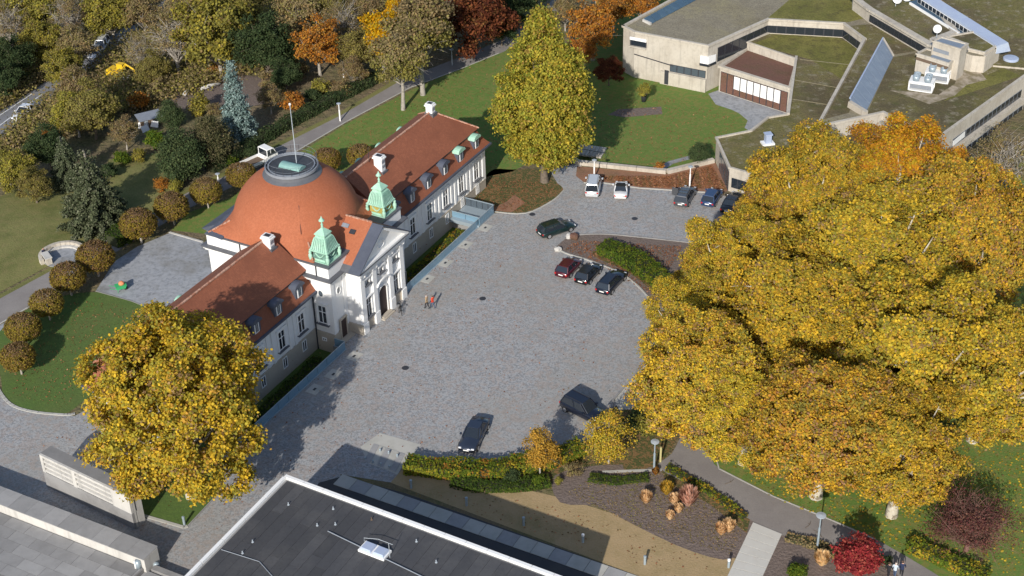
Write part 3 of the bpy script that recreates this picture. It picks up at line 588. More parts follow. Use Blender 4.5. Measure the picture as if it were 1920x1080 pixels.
# risalit with pediment
R0, R1, RF = 0.0, 8.2, .25
mp('portal_wall', MB().box(R0 + .02, R1 - .02, RF, 1.8, 0, 7.25), 'stucco')
for q in ((R0 - .14, R0 + 1.0, -.02, 1.7, 0, 1.15), (R1 - .9, R1 + .14, -.02, 1.7, 0, 1.15), (R0 + 1.0, 3.15, .12, .6, 0, 1.15), (5.05, R1 - .9, .12, .6, 0, 1.15)): mp('portal_plinth', MB().box(*q), 'plinth')
for u in (.45, 2.62, 5.58, 7.75):
    o = mp('pilaster', MB().box(u - .34, u + .34, -.06, RF - .003, 1.15, 6.55).box(u - .42, u + .42, -.14, RF - .003, 0, 1.3 if 1 < u < 7 else 1.2), 'stucco')
    mp('capital', MB().box(u - .4, u + .4, -.15, RF - .01, 6.55, 6.95).box(u - .46, u - .28, -.22, -.02, 6.62, 6.9).box(u + .28, u + .46, -.22, -.02, 6.62, 6.9), 'stucco', o)
mp('entablature', MB().box(-.15, 8.35, -.25, 1.8, 6.96, 7.35).box(-.3, 8.5, -.42, 1.8, 7.35, 7.55), 'stucco')
mp('entablature_cover', MB().box(-.5, 8.7, -.55, 1.8, 7.55, 7.68), 'lead')
m = MB(); m.add([(-.3, -.05, 7.68), (8.5, -.05, 7.68), (4.1, -.05, 10.45), (-.3, 3.4, 7.68), (8.5, 3.4, 7.68), (4.1, 3.4, 10.45)], [(0, 1, 2), (3, 5, 4)]); mp('pediment', m, 'stucco')
m = MB()
for s in (-1, 1):
    a = Vector((4.1 + s * 4.55, -.2, 7.72)); b = Vector((4.1 + s * .05, -.2, 10.6)); m.bar(a, b, .62, .26)
m.box(-.35, 8.55, -.48, -.02, 7.685, 7.9)
mp('raking_cornice', m, 'stucco')
m = MB(); pts = [(4.1 + .62 * math.cos(t), -.08, 8.75 + .42 * math.sin(t)) for t in np.linspace(0, 2 * math.pi, 17)]; m.tube(pts, .07, 5, cap=False); mp('cartouche', m, 'stucco')
ZE, ZR = 7.72, 10.95
for s in (-1, 1):
    e = 4.1 + s * 4.85; k = 4.1
    def sl_(y0, y1, t0, t1, dz): return [(k + (e - k) * t0, y0, ZR + (ZE - ZR) * t0 + dz), (k + (e - k) * t0, y1, ZR + (ZE - ZR) * t0 + dz), (k + (e - k) * t1, y1, ZR + (ZE - ZR) * t1 + dz), (k + (e - k) * t1, y0, ZR + (ZE - ZR) * t1 + dz)]
    f = [(0, 1, 2, 3)] if s < 0 else [(3, 2, 1, 0)]
    def slab(name, q, th, mt):
        b_ = [(p[0], p[1], p[2] - th) for p in q]; mm_ = MB().hexa(b_ if s > 0 else b_[::-1], q if s > 0 else q[::-1]); mp(name, mm_, mt)
    slab('gable_roof_tiles', sl_(.72, 5.2, 0.0, .86, .08), .12, 'tile_dome'); slab('gable_roof_sheet', sl_(-.62, .72, 0.0, 1.0, .06), .12, 'slate')
    slab('gable_roof_edge', sl_(.72, 3.0, .86, 1.0, .05), .12, 'lead')
m = MB()
for k in range(11): m.bar((4.1, .75 + k * .4, ZR + .12), (4.1, 1.1 + k * .4, ZR + .16), .2, .12)
mp('ridge_tiles', m, 'ridge')
o = mp('roof_hatch', MB().box(-.22, .22, -.4, .4, 0, .1), 'leadlight'); o.location = (3.2, 3.4, 10.45); o.rotation_euler = (0, math.radians(-33.5), 0)
o = mp('roof_hatch', MB().box(-.25, .25, -.32, .32, 0, .09), 'metaldark'); o.location = (2.8, 2.3, 10.2); o.rotation_euler = (0, math.radians(-33.5), 0)
# portal openings
def niche(u, z, w, h, mat, name, arch=False, sill=True):
    fr = MB(); s = .14
    fr.box(u - w / 2 - s, u - w / 2, RF - .16, RF - .003, z, z + h + (0 if arch else s)); fr.box(u + w / 2, u + w / 2 + s, RF - .16, RF - .003, z, z + h + (0 if arch else s))
    if not arch: fr.box(u - w / 2, u + w / 2, RF - .16, RF - .003, z + h, z + h + s); fr.box(u - w / 2 - .3, u + w / 2 + .3, RF - .3, RF - .003, z + h + s, z + h + s + .14)
    o = mp(name, fr, 'stucco')
    pane = MB()
    if arch:
        pts = [(u + w / 2 * math.cos(a), z + h + w / 2 * .9 * math.sin(a)) for a in np.linspace(0, math.pi, 13)]
        poly = [(u - w / 2, z), (u + w / 2, z)] + pts
        pane.add([(x, RF - .03, zz) for x, zz in poly], [tuple(range(len(poly)))])
        for a_, b_ in zip(pts[:-1], pts[1:]):
            d = 1.16; fr2 = MB().bar((u + (a_[0] - u) * d, RF - .1, z + h + (a_[1] - z - h) * d), (u + (b_[0] - u) * d, RF - .1, z + h + (b_[1] - z - h) * d), .16, .16); mp('arch_stone', fr2, 'stucco', o)
    else: pane.box(u - w / 2, u + w / 2, RF - .03, RF - .012, z, z + h)
    mp('pane' if mat.startswith('glass') else 'door_leaf', pane, mat, o)
    if mat.startswith('glass'):
        b = MB().box(u - .04, u + .04, RF - .06, RF - .03, z, z + h).box(u - w / 2, u + w / 2, RF - .06, RF - .03, z + h * .62, z + h * .62 + .07); mp('glazing_bar', b, 'paintwhite', o)
    if sill: mp('sill', MB().box(u - w / 2 - .2, u + w / 2 + .2, RF - .34, RF - .003, z - .14, z - .02), 'lead', o)
niche(1.52, 1.5, .95, 2.2, 'glass', 'window'); niche(6.68, 1.5, .95, 2.2, 'glass', 'window')
niche(1.52, 5.35, .7, .6, 'glass', 'upper_window'); niche(4.1, 5.35, .7, .6, 'glass', 'upper_window'); niche(6.68, 5.35, .7, .6, 'glass', 'upper_window')
niche(4.1, .12, 1.5, 2.75, 'door', 'portal_door', True, False)
mp('portal_hood', MB().tube([(4.1 + 1.25 * math.cos(a), -.12, 4.1 + .55 * math.sin(a)) for a in np.linspace(.12, math.pi - .12, 9)], .12, 5), 'stucco')
mp('door_step', MB().box(3.1, 5.1, -.55, .1, 0, .14).box(3.3, 4.9, -.35, .1, .14, .24), 'plinth')
mp('recessed_panel', MB().box(.95, 2.15, RF - .05, RF - .01, 4.2, 5.0).box(6.05, 7.25, RF - .05, RF - .01, 4.2, 5.0), 'stucco')
# turret bays: side window, oval windows, small side door
add_window(WBIG, (-2.605, 3.0, 2.15), -math.pi / 2); add_window(WBIG, (10.805, 2.9, 2.15), math.pi / 2)
add_window(win_meshes(.55, .4, rails=(), sill=False, surround=False), (-2.73, 3.0, .05), -math.pi / 2)
for x, y, rz in ((-2.6, 2.95, -math.pi / 2), (-1.3, 1.75, 0), (9.5, 1.75, 0)):
    o = put('oval_window', MB().add([(.27 * math.cos(t), -.03, 5.75 + .36 * math.sin(t)) for t in np.linspace(0, 2 * math.pi, 17)[:-1]], [tuple(range(16))]).mesh('oval_window', 'glass_mid'), MAN, (x, y, 0), rz)
    put('oval_frame', MB().tube([(.33 * math.cos(t), -.04, 5.75 + .42 * math.sin(t)) for t in np.linspace(0, 2 * math.pi, 17)], .06, 5, cap=False).mesh('oval_frame', 'stucco'), o)
for u in (-1.2, 9.4):
    o = mp('side_door', MB().box(u - .45, u + .45, 1.56, 1.62, .1, 2.2), 'door'); mp('door_frame', MB().box(u - .6, u - .45, 1.5, 1.64, 0, 2.3).box(u + .45, u + .6, 1.5, 1.64, 0, 2.3).box(u - .62, u + .62, 1.46, 1.64, 2.3, 2.45), 'plinth', o)
mp('step_slab', MB().box(-2.4, -.2, .9, 1.6, 0, .12), 'plinth')
for u0, u1 in ((-2.6, -2.05), (10.25, 10.8), (-.55, -.02), (8.22, 8.75)): mp('corner_strip', MB().box(u0, u1, 1.68, 1.747, 1.1, 7.2), 'stucco')
# slate roofed rear bay
mp('rear_bay_wall', MB().box(.2, 8.0, 16.9, 19.3, 0, 7.6), 'stucco')
m = MB(); m.add([(-.6, 17.05, 9.05), (8.8, 17.05, 9.05), (8.3, 19.7, 7.6), (-.1, 19.7, 7.6), (-.6, 17.05, 7.6), (8.8, 17.05, 7.6)], [(0, 3, 2, 1), (0, 4, 3), (1, 2, 5), (4, 5, 2, 3)])
mp('rear_bay_roof', m, 'slate')
mp('slate_skirt', MB().hexa([(-3.0, 14.5, 9.1), (-2.7, 16.95, 9.1), (2, 17.3, 9.1), (2, 15.8, 9.1)], [(-2.2, 14.8, 9.25), (-2.2, 16.4, 9.25), (2, 16.4, 9.9), (2, 15.8, 9.9)]), 'slate')
# glass railings along the moats (things of their own)
def glass_rail(name, pts, label):
    r = empty(name, tuple(UVW(pts[0][0], pts[0][1])), AZ, label, 'glass railing'); o0 = pts[0]
    for (a, b) in zip(pts[:-1], pts[1:]):
        A = Vector((a[0] - o0[0], a[1] - o0[1], 0)); B = Vector((b[0] - o0[0], b[1] - o0[1], 0)); L_ = (B - A).length; k = max(1, round(L_ / 1.6))
        for i in range(k):
            p = A.lerp(B, i / k) + (B - A).normalized() * .03; q = A.lerp(B, (i + 1) / k) - (B - A).normalized() * .03
            MB().bar(p + Vector((0, 0, .5)), q + Vector((0, 0, .5)), .03, .86).build('glass_panel', 'railglass', r)
        MB().bar(A + Vector((0, 0, .97)), B + Vector((0, 0, .97)), .07, .05).build('handrail', 'steelblue', r)
        MB().bar(A + Vector((0, 0, .03)), B + Vector((0, 0, .03)), .22, .08).build('base_rail', 'steelblue', r)
glass_rail('glass_railing', [(-3.0, 1.6), (-3.0, .3), (-20.9, .3)], 'blue glass railing along the sunken strip before the left wing')
glass_rail('glass_railing', [(8.75, 1.6), (8.75, .3), (24.6, .3), (24.6, 4.0)], 'blue glass railing along the sunken strip before the right wing')
BR = empty('glass_entrance_bridge', tuple(UVW(24.2, 2)), AZ, 'glazed light blue bridge box between forecourt corner and right wing', 'entrance bridge')
MB().box(-.2, 3.4, -1.9, 1.9, -.2, .25).build('deck', 'steelblue', BR)
for k in range(5):
    MB().box(3.3, 3.38, -1.9 + k * .76, -1.9 + k * .76 + .7, .25, 1.2).build('glass_panel', 'glass_mid', BR); MB().box(-.1 + k * .68, .52 + k * .68, -1.95, -1.89, .25, 1.2).build('glass_panel', 'railglass', BR)
MB().box(3.3, 3.4, -1.95, 1.9, 1.2, 1.27).box(-.2, 3.4, -1.97, -1.87, 1.2, 1.27).build('handrail', 'steelblue', BR)
# pale drain slabs beside the railings
for i, (x, y) in enumerate(((801, 523), (835, 493), (873, 459), (910, 427), (664, 668), (625, 702), (590, 730))):
    w = P(x, y, 0); o = empty('drain_slab', (w[0], w[1], 0), AZ, ('pale stone drain slab on the cobbles, %s' % ('nearest the right foot of the portal', 'second from the portal towards the glass bridge', 'third from the portal towards the glass bridge', 'closest to the glass bridge', 'beside the left railing end', 'second along the left railing', 'third along the left railing')[i]), 'paving slab', 'pale drain slabs')
    MB().box(-.75, .75, -.62, .62, .004, .025).build('slab', 'paleslab', o); MB().box(-.2, .2, -.12, .12, .026, .035).build('drain_grate', 'metaldark', o)
# ------------------------------------------------------------------ concrete museum, upper right
MOD = empty('concrete_museum', tuple(P(1480, 180, 0)), 0, 'sprawling beige concrete building with mossy flat roofs, upper right', 'museum building')
def W3(x, y, z): w = P(x, y, z); return np.array([w[0], w[1], z])
def build_rel(mb, name, mats, root, **k):
    L = root.location; mb.v = [(p[0] - L[0], p[1] - L[1], p[2] - L[2]) for p in mb.v]
    return mb.build(name, mats, root, **k)
def coping(root, pts, z, w=.4, h=.28, mat='concrete', name='parapet', lift=0.0, closed=True):
    m = MB(); P3 = [Vector((p[0], p[1], z + h / 2 + lift)) for p in pts]; n = len(P3)
    for i in range(n if closed else n - 1):
        a, b = P3[i], P3[(i + 1) % n]; d = (b - a).normalized() * (w / 2 - .01 - .003 * i); m.bar(a - d, b + d, w - .002 * i, h + .004 * (i % 3))
    return build_rel(m, name, mat, root)
def block(root, poly, z, zlow, roof, wall='concrete', cop=(.4, .28), nm='roof'):
    build_rel(MB().prism(poly, zlow, z - .03), 'wall', wall, root); o = build_rel(MB().prism(poly, z - .026, z + .03), nm, roof, root)
    if cop: coping(root, poly, z, *cop, mat=wall)
    return o
def facing(A, B):
    d = (B - A)[:2]; nrm = np.array([-d[1], d[0], 0]) / np.hypot(*d); mid = (A + B) / 2
    return nrm if (CAM - mid)[:2] @ nrm[:2] > 0 else -nrm
def band(root, A, B, z0, z1, n, off=.03, pane='glass', mull='metaldark', frame=.1, blinds=()):
    A = np.array([A[0], A[1], 0.]); B = np.array([B[0], B[1], 0.]); nr = facing(A, B); L_ = B - A
    back = MB().bar(A + nr * (off - .012) + [0, 0, (z0 + z1) / 2], B + nr * (off - .012) + [0, 0, (z0 + z1) / 2], .02, z1 - z0)
    w = build_rel(back, 'window_band', mull, root)
    me = None
    for i in range(n):
        a = A + L_ * ((i + .07) / n) + nr * (off + .012); b = A + L_ * ((i + .93) / n) + nr * (off + .012)
        q = MB().bar(a + [0, 0, (z0 + z1) / 2], b + [0, 0, (z0 + z1) / 2], .02, (z1 - z0) - frame * 1.4); q.v = [tuple(np.array(v_) - np.array(root.location)) for v_ in q.v]
        q.build('window_pane', pane, w)
        if i in blinds:
            q = MB().bar(a + nr * .03 + [0, 0, z0 * .35 + z1 * .65], b + nr * .03 + [0, 0, z0 * .35 + z1 * .65], .02, (z1 - z0) * .62); q.v = [tuple(np.array(v_) - np.array(root.location)) for v_ in q.v]
            q.build('blind', 'paintwhite', w)
    return w
ZU, ZM, ZR_, ZE_ = 5.0, 3.0, 1.9, 6.8
U_ = PX([(1169, 51), (1190, 62), (1328, 88), (1440, 38), (1582, 46), (1621, 75), (1538, 229), (1530, 240), (1656, 213), (1757, 262), (1790, 238), (1920, 145), (2080, 40), (2080, -80), (1280, -80), (1262, 0)], ZU)
block(MOD, U_, ZU, PITZ, 'moss_grey')
# mossier zones of the big roof
MT['moss_bare'] = mk('moss_bare', (0.40, 0.34, 0.27), 1, [('noise', 0.8, 0.4, 0.58, (0.17, 0.14, 0.07), 0.85), ('noise', 4, 0.45, 0.7, (0.26, 0.22, 0.16), 0.5)])
def patch(pts, z, mat, lift=.04): build_rel(MB().prism(PX(pts, z), z + lift - .008, z + lift), 'moss_field', mat, MOD)
patch([(1480, 0), (1600, 0), (1640, 30), (1590, 42), (1440, 34)], ZU, 'moss_green')
patch([(1584, 50), (1626, 74), (1545, 224), (1592, 212), (1596, 195), (1648, 88), (1668, 104), (1718, 96), (1640, 45)], ZU, 'moss', .042)
patch([(1622, 220), (1655, 210), (1757, 256), (1788, 236), (1916, 146), (2000, 90), (1890, 130), (1860, 120), (1815, 140), (1790, 150), (1716, 100), (1674, 108)], ZU, 'moss', .044)
patch([(1770, 190), (1915, 143), (1880, 128), (1800, 165)], ZU, 'moss_green', .05)
patch([(1640, 120), (1715, 105), (1790, 180), (1700, 200)], ZU, 'moss', .048)
patch([(1668, 170), (1690, 176), (1742, 196), (1790, 180), (1812, 160), (1850, 150), (1838, 136), (1800, 134), (1790, 158), (1760, 178), (1700, 172)], ZU, 'moss_bare', .054)
patch([(1226, 46), (1330, 80), (1430, 32), (1460, -10), (1330, -10)], ZU, 'moss_grey', .04)
M_ = PX([(1400, 80), (1453, 58), (1580, 62), (1625, 90), (1545, 228), (1515, 240), (1700, 262), (1640, 330), (1470, 345), (1368, 316), (1343, 260), (1408, 247), (1440, 222), (1476, 216), (1493, 112)], ZM)
block(MOD, M_, ZM, -1.55, 'moss', cop=(.32, .22))
build_rel(MB().prism(PX([(1412, 82), (1456, 66), (1560, 66), (1615, 92), (1580, 150), (1520, 112)], ZM), ZM + .035, ZM + .05), 'moss_field', 'moss_green', MOD)
R_P = PX([(1350, 127), (1402, 92), (1440, 82), (1494, 118), (1481, 168)], ZR_)
block(MOD, R_P, ZR_, -.1 + PITZ + .1, 'moss_red', cop=(.5, .35))
for a, b in (((1345, 262), (1408, 250)), ((1366, 330), (1395, 342))): pass
# thin walls across the lower roofs
for pts, z in (([(1621, 75), (1538, 229)], ZU), ([(1493, 108), (1478, 216)], ZM)):
    q = PX(pts, z); build_rel(MB().bar((*q[0], z + .05), (*q[1], z + .05), .34, .5), 'roof_wall', 'concrete', MOD)
for a, b in (((1500, 112), (1600, 123)), ((1482, 186), (1572, 200)), ((1486, 150), (1570, 165))):
    q = PX([a, b], ZM); build_rel(MB().bar((*q[0], ZM + .06), (*q[1], ZM + .06), .07, .05), 'roof_joint', 'moss_grey', MOD)
# window strips below the upper roof
def seg(i, j, poly): return np.array([*poly[i], 0]), np.array([*poly[j], 0])
a, b = seg(2, 3, U_); band(MOD, a + (b - a) * .16, b, ZR_ + .25, ZU - .75, 7)
a, b = seg(3, 4, U_); band(MOD, a, b, ZM + .15, ZU - .75, 8)
a, b = seg(4, 5, U_); band(MOD, a, b, ZM + .15, ZU - .75, 3)
# pale window boxes in the blank wall
A_, B_ = seg(1, 2, U_)
def onwall(t0, t1, z0, z1, n, **k): return band(MOD, A_ + (B_ - A_) * t0, A_ + (B_ - A_) * t1, z0, z1, n, **k)
onwall(-.06, .17, 3.1, 4.3, 1); onwall(.5, .985, 0.35, 1.45, 5, pane='glass_mid')
a, b = A_ + (B_ - A_) * -.06, A_ + (B_ - A_) * .17; nr = facing(a, b)
build_rel(MB().bar(a + nr * .1 + [0, 0, 4.2], b + nr * .1 + [0, 0, 4.2], .12, .42), 'sunblind', 'paintwhite', MOD); build_rel(MB().bar(a + nr * .16 + [0, 0, 3.05], b + nr * .16 + [0, 0, 3.05], .4, .18), 'window_ledge', 'concrete', MOD)
c = U_[2]; nr = facing(A_, B_); d = (B_ - A_) / np.linalg.norm(B_ - A_); e = (np.array([*U_[3], 0]) - np.array([*c, 0])); e /= np.linalg.norm(e)
cb = np.array([*c, 0.])
build_rel(MB().prism([(cb - d * 1.0 + nr * .2)[:2], (cb + nr * .2 + d * .2)[:2], (cb + e * 1.3 + d * .3)[:2], (cb - d * .1)[:2], (cb - d * 1.0)[:2]], 2.55, 3.6), 'corner_window_box', 'paintwhite', MOD)
build_rel(MB().prism([(cb - d * 1.05 + nr * .23)[:2], (cb + nr * .23 + d * .22)[:2], (cb + e * 1.35 + d * .32)[:2], (cb - d * .1)[:2], (cb - d * 1.05)[:2]], 2.2, 2.54), 'corner_window', 'glass', MOD)
build_rel(MB().bar(A_ + nr * .03 + [0, 0, 1.9], A_ + (B_ - A_) * .55 + nr * .03 + [0, 0, 1.25], .05, .14), 'shadow_joint', 'metaldark', MOD)
# lower projecting wall with door, cylinder drum
lw = PX([(1232, 142), (1328, 176), (1345, 168), (1345, 150), (1240, 120)], -.4)
q = [np.array([*p, 0]) for p in PX([(1231, 170), (1328, 176)], PITZ)]
a, b = A_ + (B_ - A_) * .38 + nr * .35, B_ + nr * .35
build_rel(MB().prism([(a - nr * .34)[:2], a[:2], b[:2], (b - nr * .34)[:2]], PITZ, .3), 'front_wall', 'concrete', MOD)
t = A_ + (B_ - A_) * .47 + nr * .36
build_rel(MB().bar(t - d * .3 + [0, 0, PITZ + 1.15], t + d * .3 + [0, 0, PITZ + 1.15], .04, 2.1), 'arched_door', 'metaldark', MOD)
# glass front of the red roofed hall
a, b = seg(0, 4, R_P); w = band(MOD, a + (b - a) * .02, b - (b - a) * .02, PITZ + .1, ZR_ - .45, 10, pane='moss_red', blinds=(2, 3, 4, 5, 6, 7, 8))
sheet('museum_terrace', PX([(1328, 176), (1350, 168), (1476, 213), (1474, 222), (1408, 247), (1396, 240), (1402, 226), (1385, 212), (1372, 206), (1342, 196)], PITZ), 'gravel', PITZ + .012)
q = PX([(1408, 247), (1475, 221), (1478, 205)], PITZ); kerb(q, .25, .35, 'concrete', 'terrace_edge', PITZ)
# near side of the low roof with glazing
a, b = seg(10, 9, M_); band(MOD, a + (b - a) * .3, b, -.9, ZM - .5, 4, pane='glass_mid', mull='metaldark')
a, b = seg(9, 8, M_); band(MOD, a + (b - a) * .05, a + (b - a) * .4, .6, 1.9, 3)
# raised beam with ribbon window, upper middle
E_ = PX([(1600, -4), (1632, 20), (1745, 86), (1752, 76), (1790, 62), (1700, -60), (1600, -60)], ZE_)
block(MOD, E_, ZE_, ZU - .01, 'moss', cop=(.9, .3))
a, b = seg(1, 2, E_); band(MOD, a, b, ZU + .25, ZE_ - .55, 14, off=.05)
F_ = PX([(1745, -60), (1706, -4), (1802, 62), (1832, 57), (1875, 84), (1920, 112), (2080, 60), (2080, -60)], ZE_)
block(MOD, PX([(1872, 84), (1690, -60), (2090, -60), (2090, 30), (1930, 128), (1862, 122)], ZU + .3), ZU + .3, ZU, 'moss', cop=None)
# blue glazed gutter, clerestory and pale metal ridge
build_rel(MB().prism(PX([(1704, 3), (1800, 63), (1834, 59), (1740, -4)], ZE_ + .1), ZE_ - .3, ZE_ + .12), 'blue_roof_strip', 'bluesheet', MOD)
q = PX([(1706, 6), (1801, 65)], ZE_ + .2); build_rel(MB().bar((*q[0], ZE_ + .2), (*q[1], ZE_ + .2), .22, .3), 'strip_edge', 'paintwhite', MOD)
q = PX([(1722, -8), (1870, 86)], ZE_ + 1.1); A2 = np.array([*q[0], 0]); B2 = np.array([*q[1], 0]); n2 = facing(A2, B2)
build_rel(MB().hexa([A2 + [0, 0, ZE_], B2 + [0, 0, ZE_], B2 - n2 * 2.2 + [0, 0, ZE_], A2 - n2 * 2.2 + [0, 0, ZE_]], [A2 + [0, 0, ZE_ + 1.1], B2 + [0, 0, ZE_ + 1.1], B2 - n2 * 1.6 + [0, 0, ZE_ + 1.3], A2 - n2 * 1.6 + [0, 0, ZE_ + 1.3]]), 'clerestory_ridge', 'palesheet', MOD)
w = band(MOD, A2, B2, ZE_ + .1, ZE_ + .85, 20, off=.04, mull='paintwhite')
# penthouse boxes
def pbox(name, pts, zt, zb, mat='concrete', top='moss_grey', cop=True):
    poly = PX(pts, zt); build_rel(MB().prism(poly, zb, zt - .02), name, mat, MOD); build_rel(MB().prism(poly, zt - .016, zt + .02), 'roof', top, MOD)
    if cop: coping(MOD, poly, zt, .25, .2)
    return poly
pbox('plant_house', [(1775, 70), (1832, 60), (1874, 84), (1846, 100), (1816, 93), (1812, 84)], 7.6, ZU, top='moss')
p1 = pbox('plant_tower', [(1749, 78), (1765, 71), (1814, 84), (1801, 94)], 9.2, ZU, top='greysheet')
p2 = pbox('plant_box', [(1719, 102), (1737, 93), (1795, 109), (1779, 121)], 7.4, ZU, top='moss_grey')
a, b = np.array([*p2[0], 0]), np.array([*p2[3], 0]); n3 = facing(a, b); build_rel(MB().bar(a + n3 * .05 + [0, 0, 6.9], b + n3 * .05 + [0, 0, 6.9], .12, .35), 'relief_band', 'wood', MOD)
build_rel(MB().prism(PX([(1745, 106), (1752, 101), (1788, 112), (1778, 117)], 7.45), 7.42, 7.5), 'dark_hatch', 'greysheet', MOD)
a, b = np.array([*p1[0], 0]), np.array([*p1[3], 0]); band(MOD, a + (b - a) * .06, a + (b - a) * .62, 8.0, 8.5, 6, pane='leadlight', mull='leadlight')
p3 = pbox('stair_head', [(1812, 100), (1822, 92), (1850, 100), (1846, 106), (1824, 104)], 7.3, ZU, cop=False)
q = PX([(1846, 106), (1874, 87)], 7.3); build_rel(MB().bar((*q[0], 6.2), (*q[1], 6.2), .3, 2.4), 'tall_wall', 'concrete', MOD)
q = P(1834, 130, ZU); m = MB(); m.bar((q[0] - .5, q[1], ZU + 1.0), (q[0] + .5, q[1] - .12, ZU + 1.0), .06, 1.9); build_rel(m, 'service_door', 'leadlight', MOD)
# blue grey roof light strip standing in the moss
SK = [W3(1594, 205, ZU), W3(1607, 212, ZU), W3(1622, 220, ZU), W3(1675, 105, ZU), W3(1655, 88, ZU)]
a, b, c, e_ = W3(1592, 200, ZU), W3(1621, 216, ZU), W3(1675, 107, ZU), W3(1654, 86, ZU)
up = np.array([0, 0, 1.0])
build_rel(MB().hexa([a, b, c, e_], [a + up * 1.1, b + up * .12, c + up * .12, e_ + up * 1.1]), 'sloping_rooflight', 'greysheet', MOD)
build_rel(MB().bar(a + up * 1.15, e_ + up * 1.15, .18, .16), 'rooflight_edge', 'palesheet', MOD); build_rel(MB().bar(e_ + up * 1.12, c + up * .2, .22, .16), 'rooflight_edge', 'concrete', MOD)
build_rel(MB().bar(a + up * .55 + [-.1, -.35, 0], b + up * .3 + [.1, -.35, 0], .5, .8), 'rooflight_end', 'concrete', MOD)
for k in range(9): build_rel(MB().bar(a + (e_ - a) * (k + .5) / 9 + up * 1.13 * 1.0, b + (c - b) * (k + .5) / 9 + up * .15, .04, .05), 'rooflight_seam', 'greysheet', MOD)
# solar strip on the left edge
s0, s1, s2, s3 = W3(1207, 42, ZU), W3(1219, 47, ZU), W3(1322, -8, ZU), W3(1308, -14, ZU)
for k in range(9):
    t0, t1 = k / 9 + .006, (k + 1) / 9 - .006
    q = [s0 + (s3 - s0) * t0, s1 + (s2 - s1) * t0, s1 + (s2 - s1) * t1, s0 + (s3 - s0) * t1]
    build_rel(MB().hexa([q[0] + up * .05, q[1] + up * .05, q[2] + up * .05, q[3] + up * .05], [q[0] + up * .6, q[1] + up * .15, q[2] + up * .15, q[3] + up * .6]), 'blue_rooflight_panel', 'bluesheet', MOD)
build_rel(MB().bar(s0 + up * .3 - (s1 - s0) * .1, s1 + up * .2 + (s1 - s0) * .1, .3, .35), 'rooflight_end', 'concrete_pale', MOD)
# near facade with two ribbon windows (right edge)
a, b = seg(10, 11, U_); band(MOD, a, b, 2.2, 3.35, 16, pane='glass', mull='leadlight'); band(MOD, a + (b - a) * .08, b + (b - a) * .3, -.4, .7, 16, mull='leadlight')
n4 = facing(a, b); build_rel(MB().bar(a + n4 * .25 + [0, 0, 2.0], b + n4 * .25 + [0, 0, 2.0], .5, .3), 'ledge', 'concrete', MOD); build_rel(MB().bar(a + n4 * .2 + [0, 0, -.75], b + n4 * .2 + [0, 0, -.75], .5, .5), 'ledge', 'concrete', MOD)
build_rel(MB().bar(a + n4 * .12 + [0, 0, 2.78], a + (b - a) * .16 + n4 * .12 + [0, 0, 2.95], .05, .75), 'white_blind', 'paintwhite', MOD)
a, b = seg(8, 9, U_); n5 = facing(a, b)
for z_ in (4.0,): build_rel(MB().bar(a + n5 * .25 + [0, 0, z_], b + n5 * .25 + [0, 0, z_], .5, .25), 'ledge', 'concrete_grey', MOD)
w = P(1895, 112, ZU + .3); m = MB().lathe([(1.0, ZU + .3), (1.0, ZU + .55), (.9, ZU + .62), (.01, ZU + .68)], 24, w[0], w[1]); build_rel(m, 'round_rooflight', 'palesheet', MOD)
# things standing on the roofs
def chiller_at(x, y, rz, label):
    w = P(x, y, ZU); r_ = empty('rooftop_chiller', (w[0], w[1], ZU + .04), rz, label, 'cooling unit', 'white cooling units on the mossy roof')
    m = MB(); m.box(-1.5, 1.5, -.95, .95, .95, 1.25); m.build('top_plate', 'paintwhite', r_)
    for sx in (-1.42, 1.42):
        for sy in (-.87, .87): MB().box(sx - .08, sx + .08, sy - .08, sy + .08, 0, .95).build('leg', 'paintwhite', r_)
    MB().box(-1.35, 1.35, -.72, -.66, .3, .9).box(-1.35, 1.35, .66, .72, .3, .9).build('coil', 'leadlight', r_); MB().box(-1.5, 1.5, -.95, .95, .0, .1).build('base', 'paintwhite', r_)
    for sx in (-.72, .72):
        for sy in (-.42, .42):
            d_ = MB().lathe([(.01, 1.25), (.40, 1.25), (.44, 1.9), (.38, 1.9), (.34, 1.6), (.01, 1.6)], 16, sx, sy).build('fan_drum', 'steelblue', r_, True)
            MB().box(sx - .32, sx + .32, sy - .03, sy + .03, 1.62, 1.66).box(sx - .03, sx + .03, sy - .32, sy + .32, 1.67, 1.70).build('fan', 'metaldark', d_)
chiller_at(1727, 167, math.radians(-24), 'white cooling unit with four steel fan drums, nearer the camera'); chiller_at(1757, 150, math.radians(-24), 'white cooling unit with four steel fan drums, close behind at the plant box')
def dish(x, y, z, r_, rz, label, pole=1.2):
    w = P(x, y, z); o = empty('satellite_dish', (w[0], w[1], z), rz, label, 'satellite dish')
    MB().tube([(0, 0, 0), (0, 0, pole)], .05).build('pole', 'paintgrey', o)
    m = MB(); m.lathe([(.02, -.06), (r_ * .5, -.02), (r_, .12), (r_, .15), (.02, .0)], 20); d_ = m.build('reflector', 'paintwhite', o, True); d_.location = (0, -.1, pole); d_.rotation_euler = (math.radians(62), 0, 0)
    MB().bar((0, -.1, pole - .3), (0, -.75, pole), .04).build('feed_arm', 'paintgrey', o)
dish(1679, 12, ZE_, .75, .3, 'smaller white satellite dish left of the pair on the roof'); dish(1697, 4, ZE_, 1.0, .3, 'larger white satellite dish right of the pair on the roof'); dish(1756, 70, 7.6, .55, -.5, 'white satellite dish beside the plant tower')
w = P(1439, 270, ZM); o = empty('roof_vent', (w[0], w[1], ZM), .2, 'pale blue metal roof vent beside the yellow crowns', 'roof vent')
